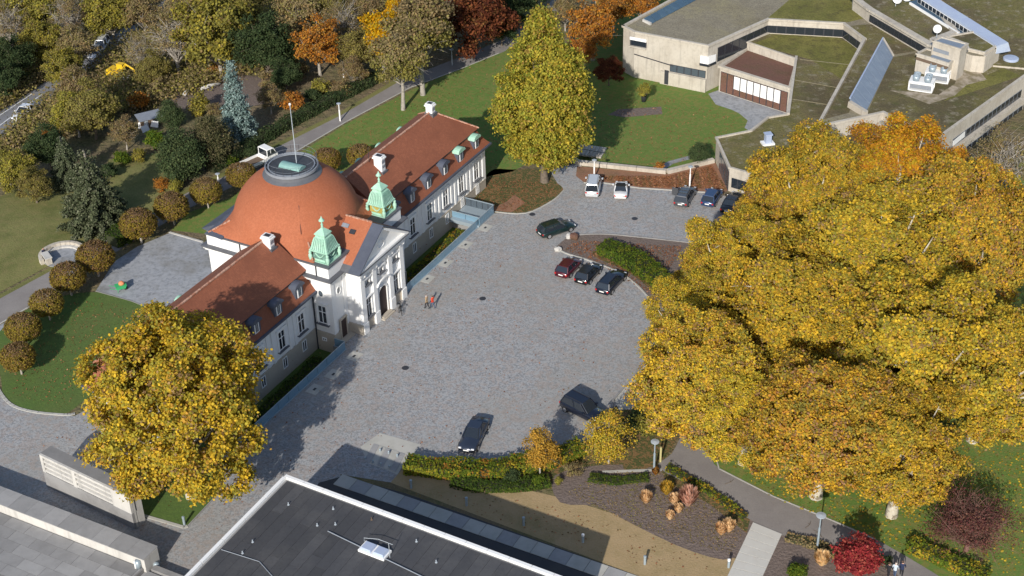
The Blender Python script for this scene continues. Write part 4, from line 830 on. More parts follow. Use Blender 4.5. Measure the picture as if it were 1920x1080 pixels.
MB().box(-.75, .75, -.55, .55, 0, .25).build('vent_base', 'paintwhite', o); MB().box(-.35, .35, -.35, .35, .25, 1.3).build('shaft', 'palesheet', o); MB().box(-.45, .45, -.45, .45, 1.3, 1.45).build('vent_cap', 'palesheet', o)
w = P(1453, 320, ZM); o = empty('roof_vent', (w[0], w[1], ZM), .5, 'small grey roof hatch glimpsed between the yellow leaves', 'roof vent'); MB().box(-.5, .5, -.4, .4, 0, .5).build('vent_base', 'paintgrey', o); MB().box(-.55, .55, -.45, .45, .5, .6).build('vent_cap', 'steelblue', o)
# retaining wall between parking and sunken lawn, stairs beside it
RW = empty('retaining_wall', tuple(P(1160, 312, 0)), 0, 'low beige concrete wall kinking behind the car park', 'wall')
rp = [P(1062, 292), P(1084, 308), P(1249, 325), P(1251, 325), P(1338, 304)]
for i, (a, b) in enumerate(((0, 1), (1, 2), (3, 4))):
    a, b = rp[a], rp[b]; k = 3 if i == 1 else 1
    for j in range(k): build_rel(MB().bar(a + (b - a) * (j / k + .002) + [0, 0, -.55], a + (b - a) * ((j + 1) / k - .002) + [0, 0, -.55], .55, 2.1 + .004 * i), 'wall_section', 'concrete', RW)
ST = empty('outdoor_stairs', tuple(P(1105, 288, PITZ)), 0, 'dark stair flight with rail descending behind the wall beside the tall green tree', 'stairs')
a, b = P(1068, 288, -.2), P(1128, 296, PITZ)
for k in range(9):
    c0 = a + (b - a) * k / 9; z_ = -.1 - k * .16; build_rel(MB().bar([c0[0], c0[1], z_ - .1], [c0[0] + .9, c0[1] + 2.6, z_ - .1], .75, .2), 'step', 'concrete', ST)
build_rel(MB().bar([a[0] + .5, a[1] - .3, .8], [b[0] + .5, b[1] - .3, -.8], .05), 'handrail', 'metaldark', ST)
for k in range(5):
    c0 = a + (b - a) * k / 4; z_ = -.05 - k * .36; build_rel(MB().bar([c0[0] + .5, c0[1] - .3, z_ - .6], [c0[0] + .5, c0[1] - .3, z_ + .85], .04), 'rail_post', 'metaldark', ST)
sheet('path_strip', PX([(1215, 318), (1255, 302), (1300, 290), (1303, 296), (1262, 307), (1240, 322)], PITZ), 'gravel', PITZ + .01)
sheet('bare_patch', PX([(1160, 205), (1240, 200), (1242, 214), (1170, 220), (1140, 215)], PITZ), 'mulch', PITZ + .01)

# ------------------------------------------------------------------ dark flat roofed hall, bottom
HZ = 6.3
HALL = empty('flat_roofed_hall', tuple(P(700, 1000, 0)), 0, 'large hall with a dark felt roof and white metal edge, bottom of the picture', 'hall')
c0 = P(536, 895, HZ); cx = P(1042, 1082, HZ); cy = P(352, 1082, HZ)
ex = (cx - c0); ex /= np.linalg.norm(ex); ey = (cy - c0); ey /= np.linalg.norm(ey)
def HP(x, y, z=HZ): w = c0 + ex * x + ey * y; return (w[0], w[1], z)
LX, LY = 27.2, 34.0
build_rel(MB().prism([HP(0, 0)[:2], HP(LX, 0)[:2], HP(LX, LY)[:2], HP(0, LY)[:2]], 0, HZ - .06), 'wall', 'concrete_grey', HALL)
rr = random.Random(5)
x = .35
while x < LX - 1:
    wdt = .98; y = .35
    while y < 17:
        ln = rr.choice((4.0, 6.5, 7.8, 9.0)) if y > .4 else rr.uniform(1.5, 7)
        if x + wdt > 16 and y > 15: break
        z1 = HZ + rr.uniform(.004, .022)
        m = MB().hexa([HP(x + .012, y + .012, HZ - .06), HP(x + wdt - .012, y + .012, HZ - .06), HP(x + wdt - .012, y + ln - .012, HZ - .06), HP(x + .012, y + ln - .012, HZ - .06)],
                      [HP(x + .012, y + .012, z1), HP(x + wdt - .012, y + .012, z1), HP(x + wdt - .012, y + ln - .012, z1), HP(x + .012, y + ln - .012, z1)])
        build_rel(m, 'felt_sheet', FELT[rr.randrange(4)], HALL); y += ln
    x += wdt
build_rel(MB().prism([HP(.3, 17.1)[:2], HP(LX, 17.1)[:2], HP(LX, LY)[:2], HP(.3, LY)[:2]], HZ - .05, HZ - .01), 'far_roof', FELT[1], HALL)
for (a, b, n_) in (((-.05, 0), (LX, 0), 14), ((0, .2), (0, LY), 12)):
    for k in range(n_):
        t0, t1 = k / n_, (k + 1) / n_ - .0015
        p = HP(a[0] + (b[0] - a[0]) * t0, a[1] + (b[1] - a[1]) * t0, HZ + .07); q = HP(a[0] + (b[0] - a[0]) * t1, a[1] + (b[1] - a[1]) * t1, HZ + .07)
        build_rel(MB().bar(p, q, .30, .26), 'edge_cover', 'paintwhite', HALL)
m = MB(); pts = [HP(6.9, 3.9, HZ + .1), HP(16.6, 4.8, HZ + .1), HP(33, 7.4, HZ + .1)]
m.tube(pts, .05, 5); build_rel(m, 'roof_cable', 'leadlight', HALL)
m = MB(); m.tube([HP(0.5, 9.5, HZ + .06), HP(4, 9.2, HZ + .06), HP(8, 11, HZ + .06), HP(10, 14, HZ + .06)], .035, 5); build_rel(m, 'roof_cable', 'leadlight', HALL)
def hall_at(x, y): return P(x, y, HZ)
for i, (x, y) in enumerate(((541, 947), (474, 1017), (595, 986), (629, 984), (625, 955), (781, 1016), (818, 1055), (455, 1038), (697, 975))):
    w = hall_at(x, y); o = empty('roof_vent_pipe', (w[0], w[1], HZ + .02), 0, ['small white vent pipe nearest the roof corner', 'small white vent pipe near the left roof edge', 'white cap above the double skylight, leftmost', 'white vent pipe with shadow above the skylight', 'white clamp at the start of the roof cable', 'white clamp midway on the roof cable', 'white vent pipe right of the skylight', 'white dot vent at the lower left of the felt roof', 'tiny brown pot near the roof cable'][i], 'vent pipe', 'vent pipes on the felt roof')
    MB().lathe([(.15, 0), (.15, .05), (.05, .08), (.05, .28), (.08, .3), (.08, .34), (.01, .36)], 10).build('vent_pipe', 'paintgrey' if i < 8 else 'wood', o); o.scale = (.7, .7, .7)
w = hall_at(703, 1035); ax = math.atan2(ex[1], ex[0]); o = empty('double_skylight', (w[0], w[1], HZ + .02), ax, 'double white roof light on the dark felt roof', 'roof light'); o.scale = (.8, .8, .8)
MB().box(-1.5, 1.5, -.72, .72, 0, .25).build('skylight_base', 'paintwhite', o)
for s in (-1, 1): MB().hexa([(s * .73 - .62, -.58, .25), (s * .73 + .62, -.58, .25), (s * .73 + .62, .58, .25), (s * .73 - .62, .58, .25)], [(s * .73 - .52, -.48, .5), (s * .73 + .52, -.48, .5), (s * .73 + .52, .48, .5), (s * .73 - .52, .48, .5)]).build('dome_light', 'palesheet', o)
MB().bar((1.75, 0, 0), (1.75, 0, 1.9), .05).build('lightning_rod', 'paintgrey', o); MB().tube([(-1.55, .5, .3), (-1.55, .5, .75), (-.2, 1.0, .75), (1.5, 1.0, .75)], .03, 4).build('guard_rail', 'paintgrey', o)
# sidewalk of long slabs along the hall
SWK = empty('slab_walk', tuple(P(900, 1000, 0)), 0, 'walk of long pale concrete slabs between hall and dry lawn', 'slab walk')
a, b = P(642, 890), P(1262, 1104); dd = (b - a) / np.linalg.norm(b - a); nn_ = np.array([dd[1], -dd[0], 0]); L_ = np.linalg.norm(b - a); k = 0; s = 0.0
while s < L_ + 6:
    ln = 1.65; q0 = a + dd * (s + .02); q1 = a + dd * (s + ln - .02); z1 = .06 + .012 * ((k * 7) % 5) / 5
    build_rel(MB().prism([q0[:2], q1[:2], (q1 + nn_ * 1.5)[:2], (q0 + nn_ * 1.5)[:2]], 0, z1), 'slab', (MT['paleslab'], MT['paleslab'], SLABM[4])[(k * 5) % 3], SWK); s += ln; k += 1
# stepped slab path lower right
MT['slabpath'] = mk('slabpath', (0.52, 0.51, 0.475), 0.9, [('noise', 0.6, 0.42, 0.7, (0.45, 0.435, 0.4), 0.6), ('noise', 4, 0.6, 0.75, (0.58, 0.57, 0.54), 0.5)])
SP = empty('stepped_path', tuple(P(1410, 1030, 0)), 0, 'stepped path of broad pale slabs crossing the mulch bed', 'stepped path')
a0, a1, b0, b1 = P(1412, 980), P(1466, 1002), P(1350, 1110), P(1412, 1120)
for k in range(9):
    t0, t1 = k / 9 + .003, (k + 1) / 9 - .003
    q = [a0 + (b0 - a0) * t0, a1 + (b1 - a1) * t0, a1 + (b1 - a1) * t1, a0 + (b0 - a0) * t1]
    build_rel(MB().prism([p[:2] for p in q], -.1, .05 + .03 * (9 - k) / 9), 'slab', MT['slabpath'], SP)
# bicycle stand slabs
BS = empty('parking_slabs', tuple(P(735, 845, 0)), 0, 'pale slab field with bicycle stand grooves beside the hedge', 'slab field')
a, b, c = P(700, 832), P(760, 852), P(680, 868)
for k in range(5):
    q0 = a + (b - a) * (k / 5 + .01); q1 = a + (b - a) * ((k + 1) / 5 - .01); d_ = c - a
    build_rel(MB().prism([q0[:2], q1[:2], (q1 + d_ * .9)[:2], (q0 + d_ * .9)[:2]], .012, .05), 'slab', ('paleslab' if k % 2 else SLABM[4]), BS)
for i, (x, y) in enumerate(((713, 847), (729, 851), (745, 857), (685, 862), (699, 868), (714, 873), (730, 878))):
    w = P(x, y); o = empty('steel_stud', (w[0], w[1], .03), 0, 'short steel stud, %s' % ('sunlit, first from the left|sunlit, middle of three|sunlit, nearest the hedge|in shadow, first from the left|in shadow, second from the left|in shadow, third from the left|in shadow, nearest the hedge'.split('|')[i]), 'stud', 'steel studs at the bicycle slabs')
    MB().lathe([(.09, 0), (.09, .28), (.05, .32), (.01, .33)], 10).build('stud', 'steelblue', o)
# ------------------------------------------------------------------ grey terrace building, bottom left
TZ, PZ = 1.0, 2.0
TER = empty('stone_roof_terrace', tuple(P(130, 1010, 0)), 0, 'grey slab paved roof terrace with broad stone parapet, bottom left', 'terrace')
o0 = P(75, 782 + 130, PZ)  # far left corner of the parapet
A0 = P(-8, 908, PZ); A1 = P(296, 1024, PZ); ex2 = (A1 - A0); LT = np.linalg.norm(ex2); ex2 /= LT; ey2 = np.array([ex2[1], -ex2[0], 0])
def TP(x, y, z): w = A0 + ex2 * x + ey2 * y; return (w[0], w[1], z)
# wall ring: rear run and left run
def tb(x0, x1, y0, y1, z0, z1): return MB().hexa([TP(x0, y0, z0), TP(x0, y1, z0), TP(x1, y1, z0), TP(x1, y0, z0)], [TP(x0, y0, z1), TP(x0, y1, z1), TP(x1, y1, z1), TP(x1, y0, z1)])
build_rel(tb(-8, LT, .1, 1.8, 0, PZ - .06), 'parapet_wall', 'concrete_pale', TER); build_rel(tb(-.55, 1.15, 1.8, 22, 0, PZ - .06), 'parapet_wall', 'concrete_pale', TER)
for k in range(8): build_rel(tb(-.6, 1.2, 1.86 + k * 2.4, 4.24 + k * 2.4, PZ - .06, PZ + .004 * (k % 2)), 'coping_slab', SLABM[2 + k % 3], TER)
for k in range(14):
    x0 = -8 + (LT + 8) * k / 14; x1 = -8 + (LT + 8) * (k + 1) / 14 - .02
    build_rel(tb(x0, x1, 0, 1.85, PZ - .06, PZ + .005 * (k % 3)), 'coping_slab', SLABM[2 + k % 3], TER)
build_rel(tb(-8, LT - .25, 1.85, 20, 0, TZ - .06), 'terrace_body', 'concrete_grey', TER)
build_rel(tb(LT - .25, LT + 12, 1.5, 20, 0, TZ - .5), 'lower_terrace', 'concrete_grey', TER)
kk = 0
for j in range(8):
    x = -6 - (j % 3) * .8
    while x < LT + 1.2:
        y0 = 1.87 + j * 1.15; zz = TZ + random.uniform(0, .012); l_ = 2.35
        build_rel(tb(x + .015, min(x + l_, LT - .3 if x < LT - .3 else 99) - .015, y0 + .012, y0 + 1.138, TZ - .06, zz), 'paving_slab', SLABM[random.choice((0, 1, 1, 2, 2, 3, 3, 4))], TER); x += l_; kk += 1
        if x > LT - .4: break
for j in range(6):
    x = LT - .2
    while x < LT + 8:
        build_rel(tb(x + .015, x + 2.3, 1.6 + j * 1.1 + .012, 1.6 + (j + 1) * 1.1, TZ - .5, TZ - .44 + random.uniform(0, .012)), 'paving_slab', SLABM[random.choice((1, 2, 3, 4))], TER); x += 2.35
m = tb(LT + .2, LT + 12, .9, 1.45, 0, .75); build_rel(m, 'low_wall', 'concrete_grey', TER)
for i, (x, y) in enumerate(((LT - .6, 1.95), (LT + .12, .7))):
    w = TP(x, y, TZ if i == 0 else 0); o = empty('wall_lamp', w, 0, ['silver drum lamp on the terrace at the parapet end', 'silver drum lamp on the outer end face of the parapet'][i], 'lamp', 'drum lamps at the parapet end')
    MB().lathe([(.02, 0), (.24, .0), (.24, .75), (.02, .8)], 14).build('drum', 'steelblue', o, True); MB().box(-.3, -.2, -.12, .12, 0, .8).build('bracket', 'paintwhite', o)
# concrete block with louvres
LB = empty('louvred_concrete_block', tuple(P(160, 930, 0)), 0, 'tilted concrete block with two rows of louvred openings under the yellow tree', 'concrete block')
lt = [P(73, 852, 3.7), P(240, 932, 3.7)]; e3 = lt[1] - lt[0]; L3 = np.linalg.norm(e3); e3 /= L3; n3 = np.array([e3[1], -e3[0], 0])
if (CAM - lt[0])[:2] @ n3[:2] < 0: n3 = -n3
def LP(x, y, z): w = lt[0] + e3 * x - n3 * y; return (w[0], w[1], z)
def lb(x0, x1, y0, y1, z0, z1, name, mat, top=None):
    m = MB().hexa([LP(x0, y0, z0), LP(x1, y0, z0), LP(x1, y1, z0), LP(x0, y1, z0)], [LP(x0, y0, z1), LP(x1, y0, z1), LP(x1, y1, z1), LP(x0, y1, z1)]); return build_rel(m, name, mat, LB)
lb(.02, L3 - .02, .6, 1.3, -.02, 3.6, 'block_body', 'concrete_pale'); lb(0, L3, .5, .6, 1.75, 3.45, 'dark_void', 'metaldark'); lb(L3 - .3, L3 - .01, .25, .5, 0, 3.6, 'end_wall', 'concrete_pale'); lb(0, .3, .25, .5, 0, 3.6, 'end_wall', 'concrete_pale'); lb(-.04, L3 + .04, .2, 1.4, 3.6, 3.7, 'cover_slab', SLABM[0])  # dark backing stands in for the shade between the louvre blades
lb(0, L3, 0, .25, 3.45, 3.69, 'top_rail', 'concrete_pale'); lb(0, L3, 0, .25, 0, 1.75, 'base_panel', 'concrete_grey')  # lower panel greyed to imitate the terrace's shadow on the block
for x0, x1 in ((0, .35), (3.9, 4.35), (L3 - 2.2, L3)): lb(x0, x1, 0, .25, 1.75, 3.45, 'frame_post', 'concrete_pale')
for x0, x1 in ((.35, 3.9), (4.35, L3 - 2.2)):
    for k in range(3):
        z0 = 1.82 + k * .54; m = MB().hexa([LP(x0, .02, z0), LP(x1, .02, z0), LP(x1, .4, z0 + .2), LP(x0, .4, z0 + .2)], [LP(x0, .02, z0 + .2), LP(x1, .02, z0 + .2), LP(x1, .4, z0 + .28), LP(x0, .4, z0 + .28)]); build_rel(m, 'louvre_blade', 'concrete_pale', LB)
# ------------------------------------------------------------------ foliage
RG = np.random.default_rng(11)
def unit(v): return v / np.maximum(np.linalg.norm(v, axis=1, keepdims=True), 1e-6)
def leaves_mesh(name, pos, nrm, size, colr, mat='leaf', asp=1.25):
    N = len(pos); r = unit(RG.normal(size=(N, 3))); n = unit(nrm)
    t1 = unit(np.cross(n, r)); t2 = np.cross(n, t1); s = size.reshape(-1, 1)
    v = np.empty((N, 4, 3), np.float32)
    v[:, 0] = pos - t1 * s * .5; v[:, 1] = pos - t2 * s * .5 * asp + n * s * .12; v[:, 2] = pos + t1 * s * .5; v[:, 3] = pos + t2 * s * .5 * asp + n * s * .12
    me = bpy.data.meshes.new(name); me.vertices.add(N * 4); me.loops.add(N * 4); me.polygons.add(N)
    me.vertices.foreach_set('co', v.reshape(-1)); me.loops.foreach_set('vertex_index', np.arange(N * 4, dtype=np.int32))
    me.polygons.foreach_set('loop_start', np.arange(0, N * 4, 4, dtype=np.int32)); me.polygons.foreach_set('loop_total', np.full(N, 4, np.int32))
    ca = me.attributes.new('leafcol', 'FLOAT_COLOR', 'FACE'); c4 = np.ones((N, 4), np.float32); c4[:, :3] = colr
    ca.data.foreach_set('color', c4.reshape(-1)); me.materials.append(MT[mat]); me.update(); return me
PAL = {
 'plane': [((.57, .385, .035), 4), ((.47, .34, .04), 4), ((.37, .305, .04), 4), ((.26, .24, .045), 3), ((.48, .28, .05), 1.6), ((.28, .185, .085), 1.8)],
 'plane2': [((.57, .37, .035), 4), ((.46, .325, .045), 3.5), ((.35, .285, .045), 3), ((.5, .265, .05), 2), ((.30, .18, .09), 2), ((.23, .215, .05), 2)],
 'planeorange': [((.55, .27, .02), 4), ((.5, .22, .03), 3), ((.45, .33, .03), 3), ((.3, .15, .05), 2)],
 'linden': [((.35, .31, .045), 4), ((.27, .26, .045), 4), ((.43, .33, .045), 3), ((.17, .2, .03), 2), ((.33, .22, .06), 1)],
 'olive': [((.22, .205, .06), 4), ((.27, .235, .07), 3), ((.19, .155, .07), 3), ((.31, .26, .06), 1.5)],
 'olivebrown': [((.29, .225, .115), 4), ((.225, .175, .095), 4), ((.26, .23, .08), 3), ((.34, .23, .11), 2)],
 'yellowgreen': [((.30, .27, .05), 4), ((.24, .225, .055), 4), ((.38, .32, .05), 2), ((.18, .17, .05), 2), ((.26, .19, .08), 1.5)],
 'yellow': [((.62, .38, .015), 4), ((.55, .28, .012), 3), ((.35, .27, .03), 2)],
 'orange': [((.48, .19, .03), 4), ((.36, .16, .04), 3), ((.52, .28, .05), 2), ((.2, .12, .05), 2)],
 'copperred': [((.14, .045, .025), 4), ((.2, .07, .03), 3), ((.09, .035, .022), 3), ((.22, .11, .04), 1)],
 'crimson': [((.3, .04, .045), 4), ((.22, .03, .04), 3), ((.38, .09, .07), 2)],
 'purple': [((.14, .05, .05), 4), ((.1, .05, .045), 3), ((.18, .085, .06), 2)],
 'ball': [((.23, .14, .06), 3), ((.27, .2, .04), 4), ((.32, .25, .04), 3), ((.15, .12, .04), 2)],
 'balltop': [((.25, .165, .09), 4), ((.19, .125, .075), 3), ((.29, .2, .09), 2)],
 'green': [((.07, .11, .02), 4), ((.05, .085, .02), 4), ((.11, .14, .025), 2)],
 'greenbright': [((.10, .15, .02), 4), ((.07, .12, .02), 4), ((.17, .19, .025), 2)],
 'hedgeautumn': [((.11, .15, .02), 4), ((.2, .21, .025), 3), ((.36, .27, .03), 1.5), ((.3, .15, .03), 1)],
 'dark': [((.055, .085, .035), 4), ((.08, .105, .045), 3), ((.04, .06, .03), 2)],
 'spruce': [((.085, .10, .055), 4), ((.06, .075, .04), 4), ((.14, .15, .095), 2)],
 'bluespruce': [((.17, .235, .22), 4), ((.11, .165, .15), 4), ((.24, .31, .29), 2)],
 'cypress': [((.09, .085, .04), 4), ((.06, .065, .03), 3), ((.13, .11, .06), 2)],
 'drygrass': [((.8, .56, .3), 4), ((.68, .44, .2), 3), ((.85, .66, .4), 2)],
 'heath': [((.6, .34, .24), 4), ((.48, .25, .17), 3), ((.7, .46, .36), 2)],
 'youngtree': [((.55, .33, .05), 4), ((.45, .29, .05), 3), ((.33, .24, .05), 2)],
 'litter': [((.33, .15, .07), 4), ((.24, .11, .06), 3), ((.42, .22, .12), 2), ((.2, .14, .06), 2)],
}
def pick(pal, N, cl):
    """leaf colours: each clump leans to one tone, single leaves stray"""
    p = PAL[pal]; w = np.array([q[1] for q in p], float); w /= w.sum(); cols = np.array([q[0] for q in p])
    nc = cl.max() + 1; base = RG.choice(len(p), nc, p=w)[cl]; own = RG.choice(len(p), N, p=w)
    k = np.where(RG.random(N) < .55, base, own); c = cols[k] * RG.uniform(.72, 1.28, (N, 1)) * (1.13 if pal in ('plane', 'plane2', 'linden') else 1.0); return c
def crown(name, rx, rz, n, leaf, pal, shape='round', lobes=24, clump=.42, dens=24, mat='leaf', keep=1.0, pal2=None, gap=-1.35):
    if shape in ('round', 'open'):
        i = np.arange(lobes) + .5; ph = np.arccos(1 - 1.72 * i / lobes); th = math.pi * (1 + 5 ** .5) * i + RG.uniform(0, 6)
        d = np.stack([np.cos(th) * np.sin(ph), np.sin(th) * np.sin(ph), np.cos(ph)], 1)
        rad = RG.uniform(.42, .98, (lobes, 1)); c = d * rad * [rx, rx, rz]; lr = RG.uniform(.17, .36, lobes) * rx * (1.3 - .55 * rad[:, 0])
        c = np.vstack([c, [[0, 0, rz * .1]]]); lr = np.append(lr, rx * .5)
    elif shape == 'egg':
        lobes = lobes; t = RG.uniform(-.95, 1, lobes); prof = np.clip(1 - ((t + .35) / 1.35) ** 2, 0, 1) ** 1.1 * np.where(t < -.35, np.sqrt(np.clip(1 - ((t + .35) / .62) ** 2, .05, 1)), 1)
        a = RG.uniform(0, 2 * math.pi, lobes); rr_ = prof * rx * .66
        c = np.stack([np.cos(a) * rr_, np.sin(a) * rr_, t * rz * .86], 1); lr = (.2 + .26 * prof) * rx * RG.uniform(.8, 1.15, lobes)
    if shape in ('round', 'open', 'egg'):
        m = max(8, n // dens); p = lr ** 2 / (lr ** 2).sum(); li = RG.choice(len(c), m, p=p)
        dv = unit(RG.normal(size=(m, 3)) + [0, 0, .25]); cc = c[li] + dv * (lr[li] * RG.uniform(.75, 1.08, m))[:, None] * [1, 1, .85]
        if shape == 'open': cc = cc[RG.random(len(cc)) < .8]
        if gap is not None:
            ph_ = RG.uniform(0, 6, 3); f_ = 2.0 * (5 / rx) ** .35; q_ = np.sin(cc[:, 0] * f_ + ph_[0]) + np.sin(cc[:, 1] * f_ + ph_[1]) + np.sin(cc[:, 2] * f_ * 1.1 + ph_[2]); cc = cc[q_ > gap]
        m = len(cc); cl = RG.integers(0, m, n); lc = RG.normal(size=(n, 3)) * [clump, clump, clump * .6]
        pos = cc[cl] + lc; out = unit(pos / [rx, rx, rz]); nr = out * .55 + RG.normal(size=(n, 3)) * .55 + [0, 0, .45]
    elif shape == 'ball':
        m = n // 10; dv = unit(RG.normal(size=(m, 3))); dv[:, 2] = np.where(dv[:, 2] < -.55, -.55 - .1 * RG.random(m), dv[:, 2])
        cc = dv * RG.uniform(.9, 1.0, (m, 1)) * [rx, rx, rz]; cl = RG.integers(0, m, n); pos = cc[cl] + RG.normal(size=(n, 3)) * .09; c = cc[:8] * .5
        nr = dv[cl] * .8 + RG.normal(size=(n, 3)) * .5
    elif shape == 'cone':
        # drooping boughs in tiers
        tiers = 17; cc = []; tang = []
        for k in range(tiers):
            h = -rz + 2 * rz * (k / tiers) ** .95; R_ = rx * (1 - k / tiers) ** .8 + .15; nb = max(4, int(12 * R_ / rx + 3))
            for j in range(nb):
                a = 2 * math.pi * (j + RG.random()) / nb; Lb = R_ * RG.uniform(.75, 1.12); ns = max(3, int(Lb / .35))
                for s in range(ns):
                    t = (s + .6) / ns; cc.append([math.cos(a) * Lb * t, math.sin(a) * Lb * t, h - .45 * Lb * t ** 1.4 * .8 + .12 * math.sin(7 * t)]); tang.append([math.cos(a), math.sin(a), -.4])
        cc = np.array(cc); tang = np.array(tang); m = len(cc); w = np.linalg.norm(cc[:, :2], axis=1) + .3; cl = RG.choice(m, n, p=w / w.sum()); pos = cc[cl] + RG.normal(size=(n, 3)) * [.2, .2, .1] * clump * 3
        nr = tang[cl] * .4 + [0, 0, .7] + RG.normal(size=(n, 3)) * .45; c = cc[:4]
    colr = pick(pal, n, cl)
    if pal2 is not None:
        f, pl = pal2; g_ = np.clip((pos[:, 2] / rz + f) * 2, 0, 1) > RG.random(n); colr = np.where(g_[:, None], pick(pl, n, cl), colr)
    return leaves_mesh(name, pos.astype(np.float32), nr, leaf * RG.uniform(.65, 1.3, n), colr, mat), c
def trunk(name, H0, zc, rt, tips, bark, twigs=0, rz=0, spread=1.0, low=.45):
    """trunk from the ground (z=0) through the crown; limbs run to the tips (crown coordinates, centred at zc)"""
    m = MB(); top = zc + rz * .35; rr2 = random.Random(hash(name) % 999)
    pts = [(0, 0, 0), (.04 * zc * (rr2.random() - .5), .04 * zc * (rr2.random() - .5), H0), (.06 * zc * (rr2.random() - .5), .05 * zc * (rr2.random() - .5), zc), (0, 0, top)]
    m.tube([(0, 0, -.4)] + pts, [rt * 1.35, rt * 1.2, rt * .85, rt * .5, rt * .12], 8)
    for i, t in enumerate(tips):
        t = Vector((t[0] * .86, t[1] * .86, t[2] * .86 + zc)); z0 = H0 + (max(min(t.z, top), H0 + .3) - H0) * low * rr2.uniform(.5, 1.0); a = Vector((0, 0, z0)); mid = a.lerp(t, .5) + Vector((0, 0, -.06 * (t - a).length)) + Vector((rr2.uniform(-.3, .3), rr2.uniform(-.3, .3), 0)) * rt * 2
        m.tube([a, a.lerp(mid, .5), mid, t], [rt * .5, rt * .4, rt * .28, rt * .07], 5)
        for k in range(twigs):
            s = mid.lerp(t, rr2.random()); e = s + Vector((rr2.gauss(0, 1), rr2.gauss(0, 1), rr2.gauss(.5, .8))) * (.16 * rz + .5) * spread
            m.tube([s, s.lerp(e, .5) + Vector((0, 0, .15)), e], [rt * .14, rt * .09, rt * .02], 3, cap=False)
    return m.mesh(name, bark, True)
PRO = {}
MT['twig_red'] = mk('twig_red', (0.2, 0.11, 0.09), 0.95, [('noise', 0.5, 0.4, 0.65, (0.14, 0.08, 0.06), 0.8)])
def proto(key, rx, rz, zc, n, leaf, pal, shape='round', bark='bark', rt=.3, H0=None, twigs=2, mat='leaf', low=.45, **k):
    me, tips = crown(key + '_crown', rx, rz, n, leaf, pal, shape, mat=mat, **k); H0 = H0 if H0 is not None else max(zc - rz, .5) + .1
    tp = tips if shape in ('round', 'open', 'egg') else []
    PRO[key] = (trunk(key + '_trunk', H0, zc, rt, tp, bark, twigs, rz, .5 if 'plane' in key else 1.0, low), me, rx, rz, zc)
proto('plane_a', 8.6, 8.8, 9.9, 120000, .22, 'plane', bark='bark_plane', rt=.7, H0=3, lobes=40, twigs=3, gap=-.95, low=.3, dens=24, clump=.3)
proto('plane_b', 8.2, 8.3, 9.4, 110000, .22, 'plane2', bark='bark_plane', rt=.65, H0=3, lobes=36, twigs=3, gap=-.95, low=.3, dens=24, clump=.3)
proto('plane_c', 7.6, 8.6, 9.8, 96000, .22, 'plane', bark='bark_plane', rt=.65, H0=3, gap=-1.05, low=.3, lobes=32, twigs=3, shape='open', dens=24, clump=.3)
proto('plane_orange', 7.0, 8.0, 10.6, 62000, .22, 'planeorange', bark='bark_plane', rt=.5, H0=3, lobes=30, twigs=3, shape='open', dens=24, clump=.3, pal2=(-.5, 'planeorange'))
proto('plane_front', 8.0, 9.0, 10.3, 125000, .215, 'plane', 'open', bark='bark_plane', rt=.5, H0=2.4, lobes=46, twigs=4, dens=24, clump=.3, gap=-.75)
proto('linden', 5.3, 9.6, 11.2, 85000, .22, 'linden', 'egg', rt=.45, H0=1.7, lobes=90, twigs=0, clump=.3, gap=-2.2)
proto('oak_olive', 5.0, 5.2, 6.4, 20000, .28, 'olive', lobes=20)
proto('oak_brown', 4.8, 5.0, 6.6, 11500, .25, 'olivebrown', 'open', bark='bark_pale', lobes=20, twigs=12, rt=.26, low=.25)
proto('maple_yellowgreen', 4.8, 5.4, 5.8, 21000, .28, 'yellowgreen', lobes=20, bark='bark_pale')
proto('maple_yellow', 2.9, 5.4, 7.0, 12000, .27, 'yellow', lobes=16, bark='bark_pale')
proto('oak_orange', 4.2, 4.8, 6.6, 14000, .27, 'orange', 'open', lobes=18, bark='bark_pale', twigs=6, low=.25)
proto('copper_beech', 6.2, 6.0, 7.2, 26000, .3, 'copperred', lobes=26)
proto('beech_upright', 3.4, 4.8, 8.2, 16000, .25, 'olive', 'open', lobes=22, bark='bark_pale', rt=.28, H0=3.0, twigs=3, pal2=(.1, 'olivebrown'))
proto('bare_tree', 5.2, 6.0, 8.6, 4500, .2, 'olivebrown', 'open', bark='bark_pale', lobes=22, twigs=26, rt=.36, low=.12)
proto('dark_broadleaf', 5.0, 5.6, 6.2, 20000, .27, 'dark', lobes=22)
proto('yew', 3.4, 4.6, 4.6, 16000, .22, 'dark', 'egg', lobes=34, twigs=0, mat='needle', gap=-2)
proto('cypress', 3.6, 4.2, 4.4, 15000, .2, 'cypress', 'egg', lobes=34, twigs=0, mat='needle', gap=-2)
proto('spruce', 5.6, 6.2, 6.3, 34000, .25, 'spruce', 'cone', rt=.22, H0=12, mat='needle', bark='bark_pale')
proto('blue_spruce', 2.6, 6.0, 6.2, 24000, .2, 'bluespruce', 'cone', rt=.2, H0=11, mat='needle')
proto('ball_tree', 1.98, 1.55, 2.45, 11000, .13, 'ball', 'ball', rt=.11, H0=2.3, twigs=0, bark='bark_pale', pal2=(-.55, 'balltop'))
proto('small_orange', 1.75, 3.0, 4.6, 6500, .15, 'youngtree', 'egg', lobes=22, rt=.1, H0=1.8, pal2=None, bark='bark_pale', twigs=1, dens=14, clump=.25)
proto('small_yellow', 2.7, 3.0, 4.3, 9000, .15, 'plane', 'egg', lobes=26, rt=.11, H0=1.7, bark='bark_pale', twigs=1, dens=14, clump=.28)
proto('red_maple', 2.3, 2.5, 3.0, 9000, .2, 'crimson', lobes=16, rt=.12, H0=.8, clump=.25)
proto('purple_plum', 3.8, 2.9, 3.4, 7000, .12, 'purple', 'open', lobes=30, rt=.2, H0=.7, twigs=34, clump=.4, bark='twig_red', low=.1)
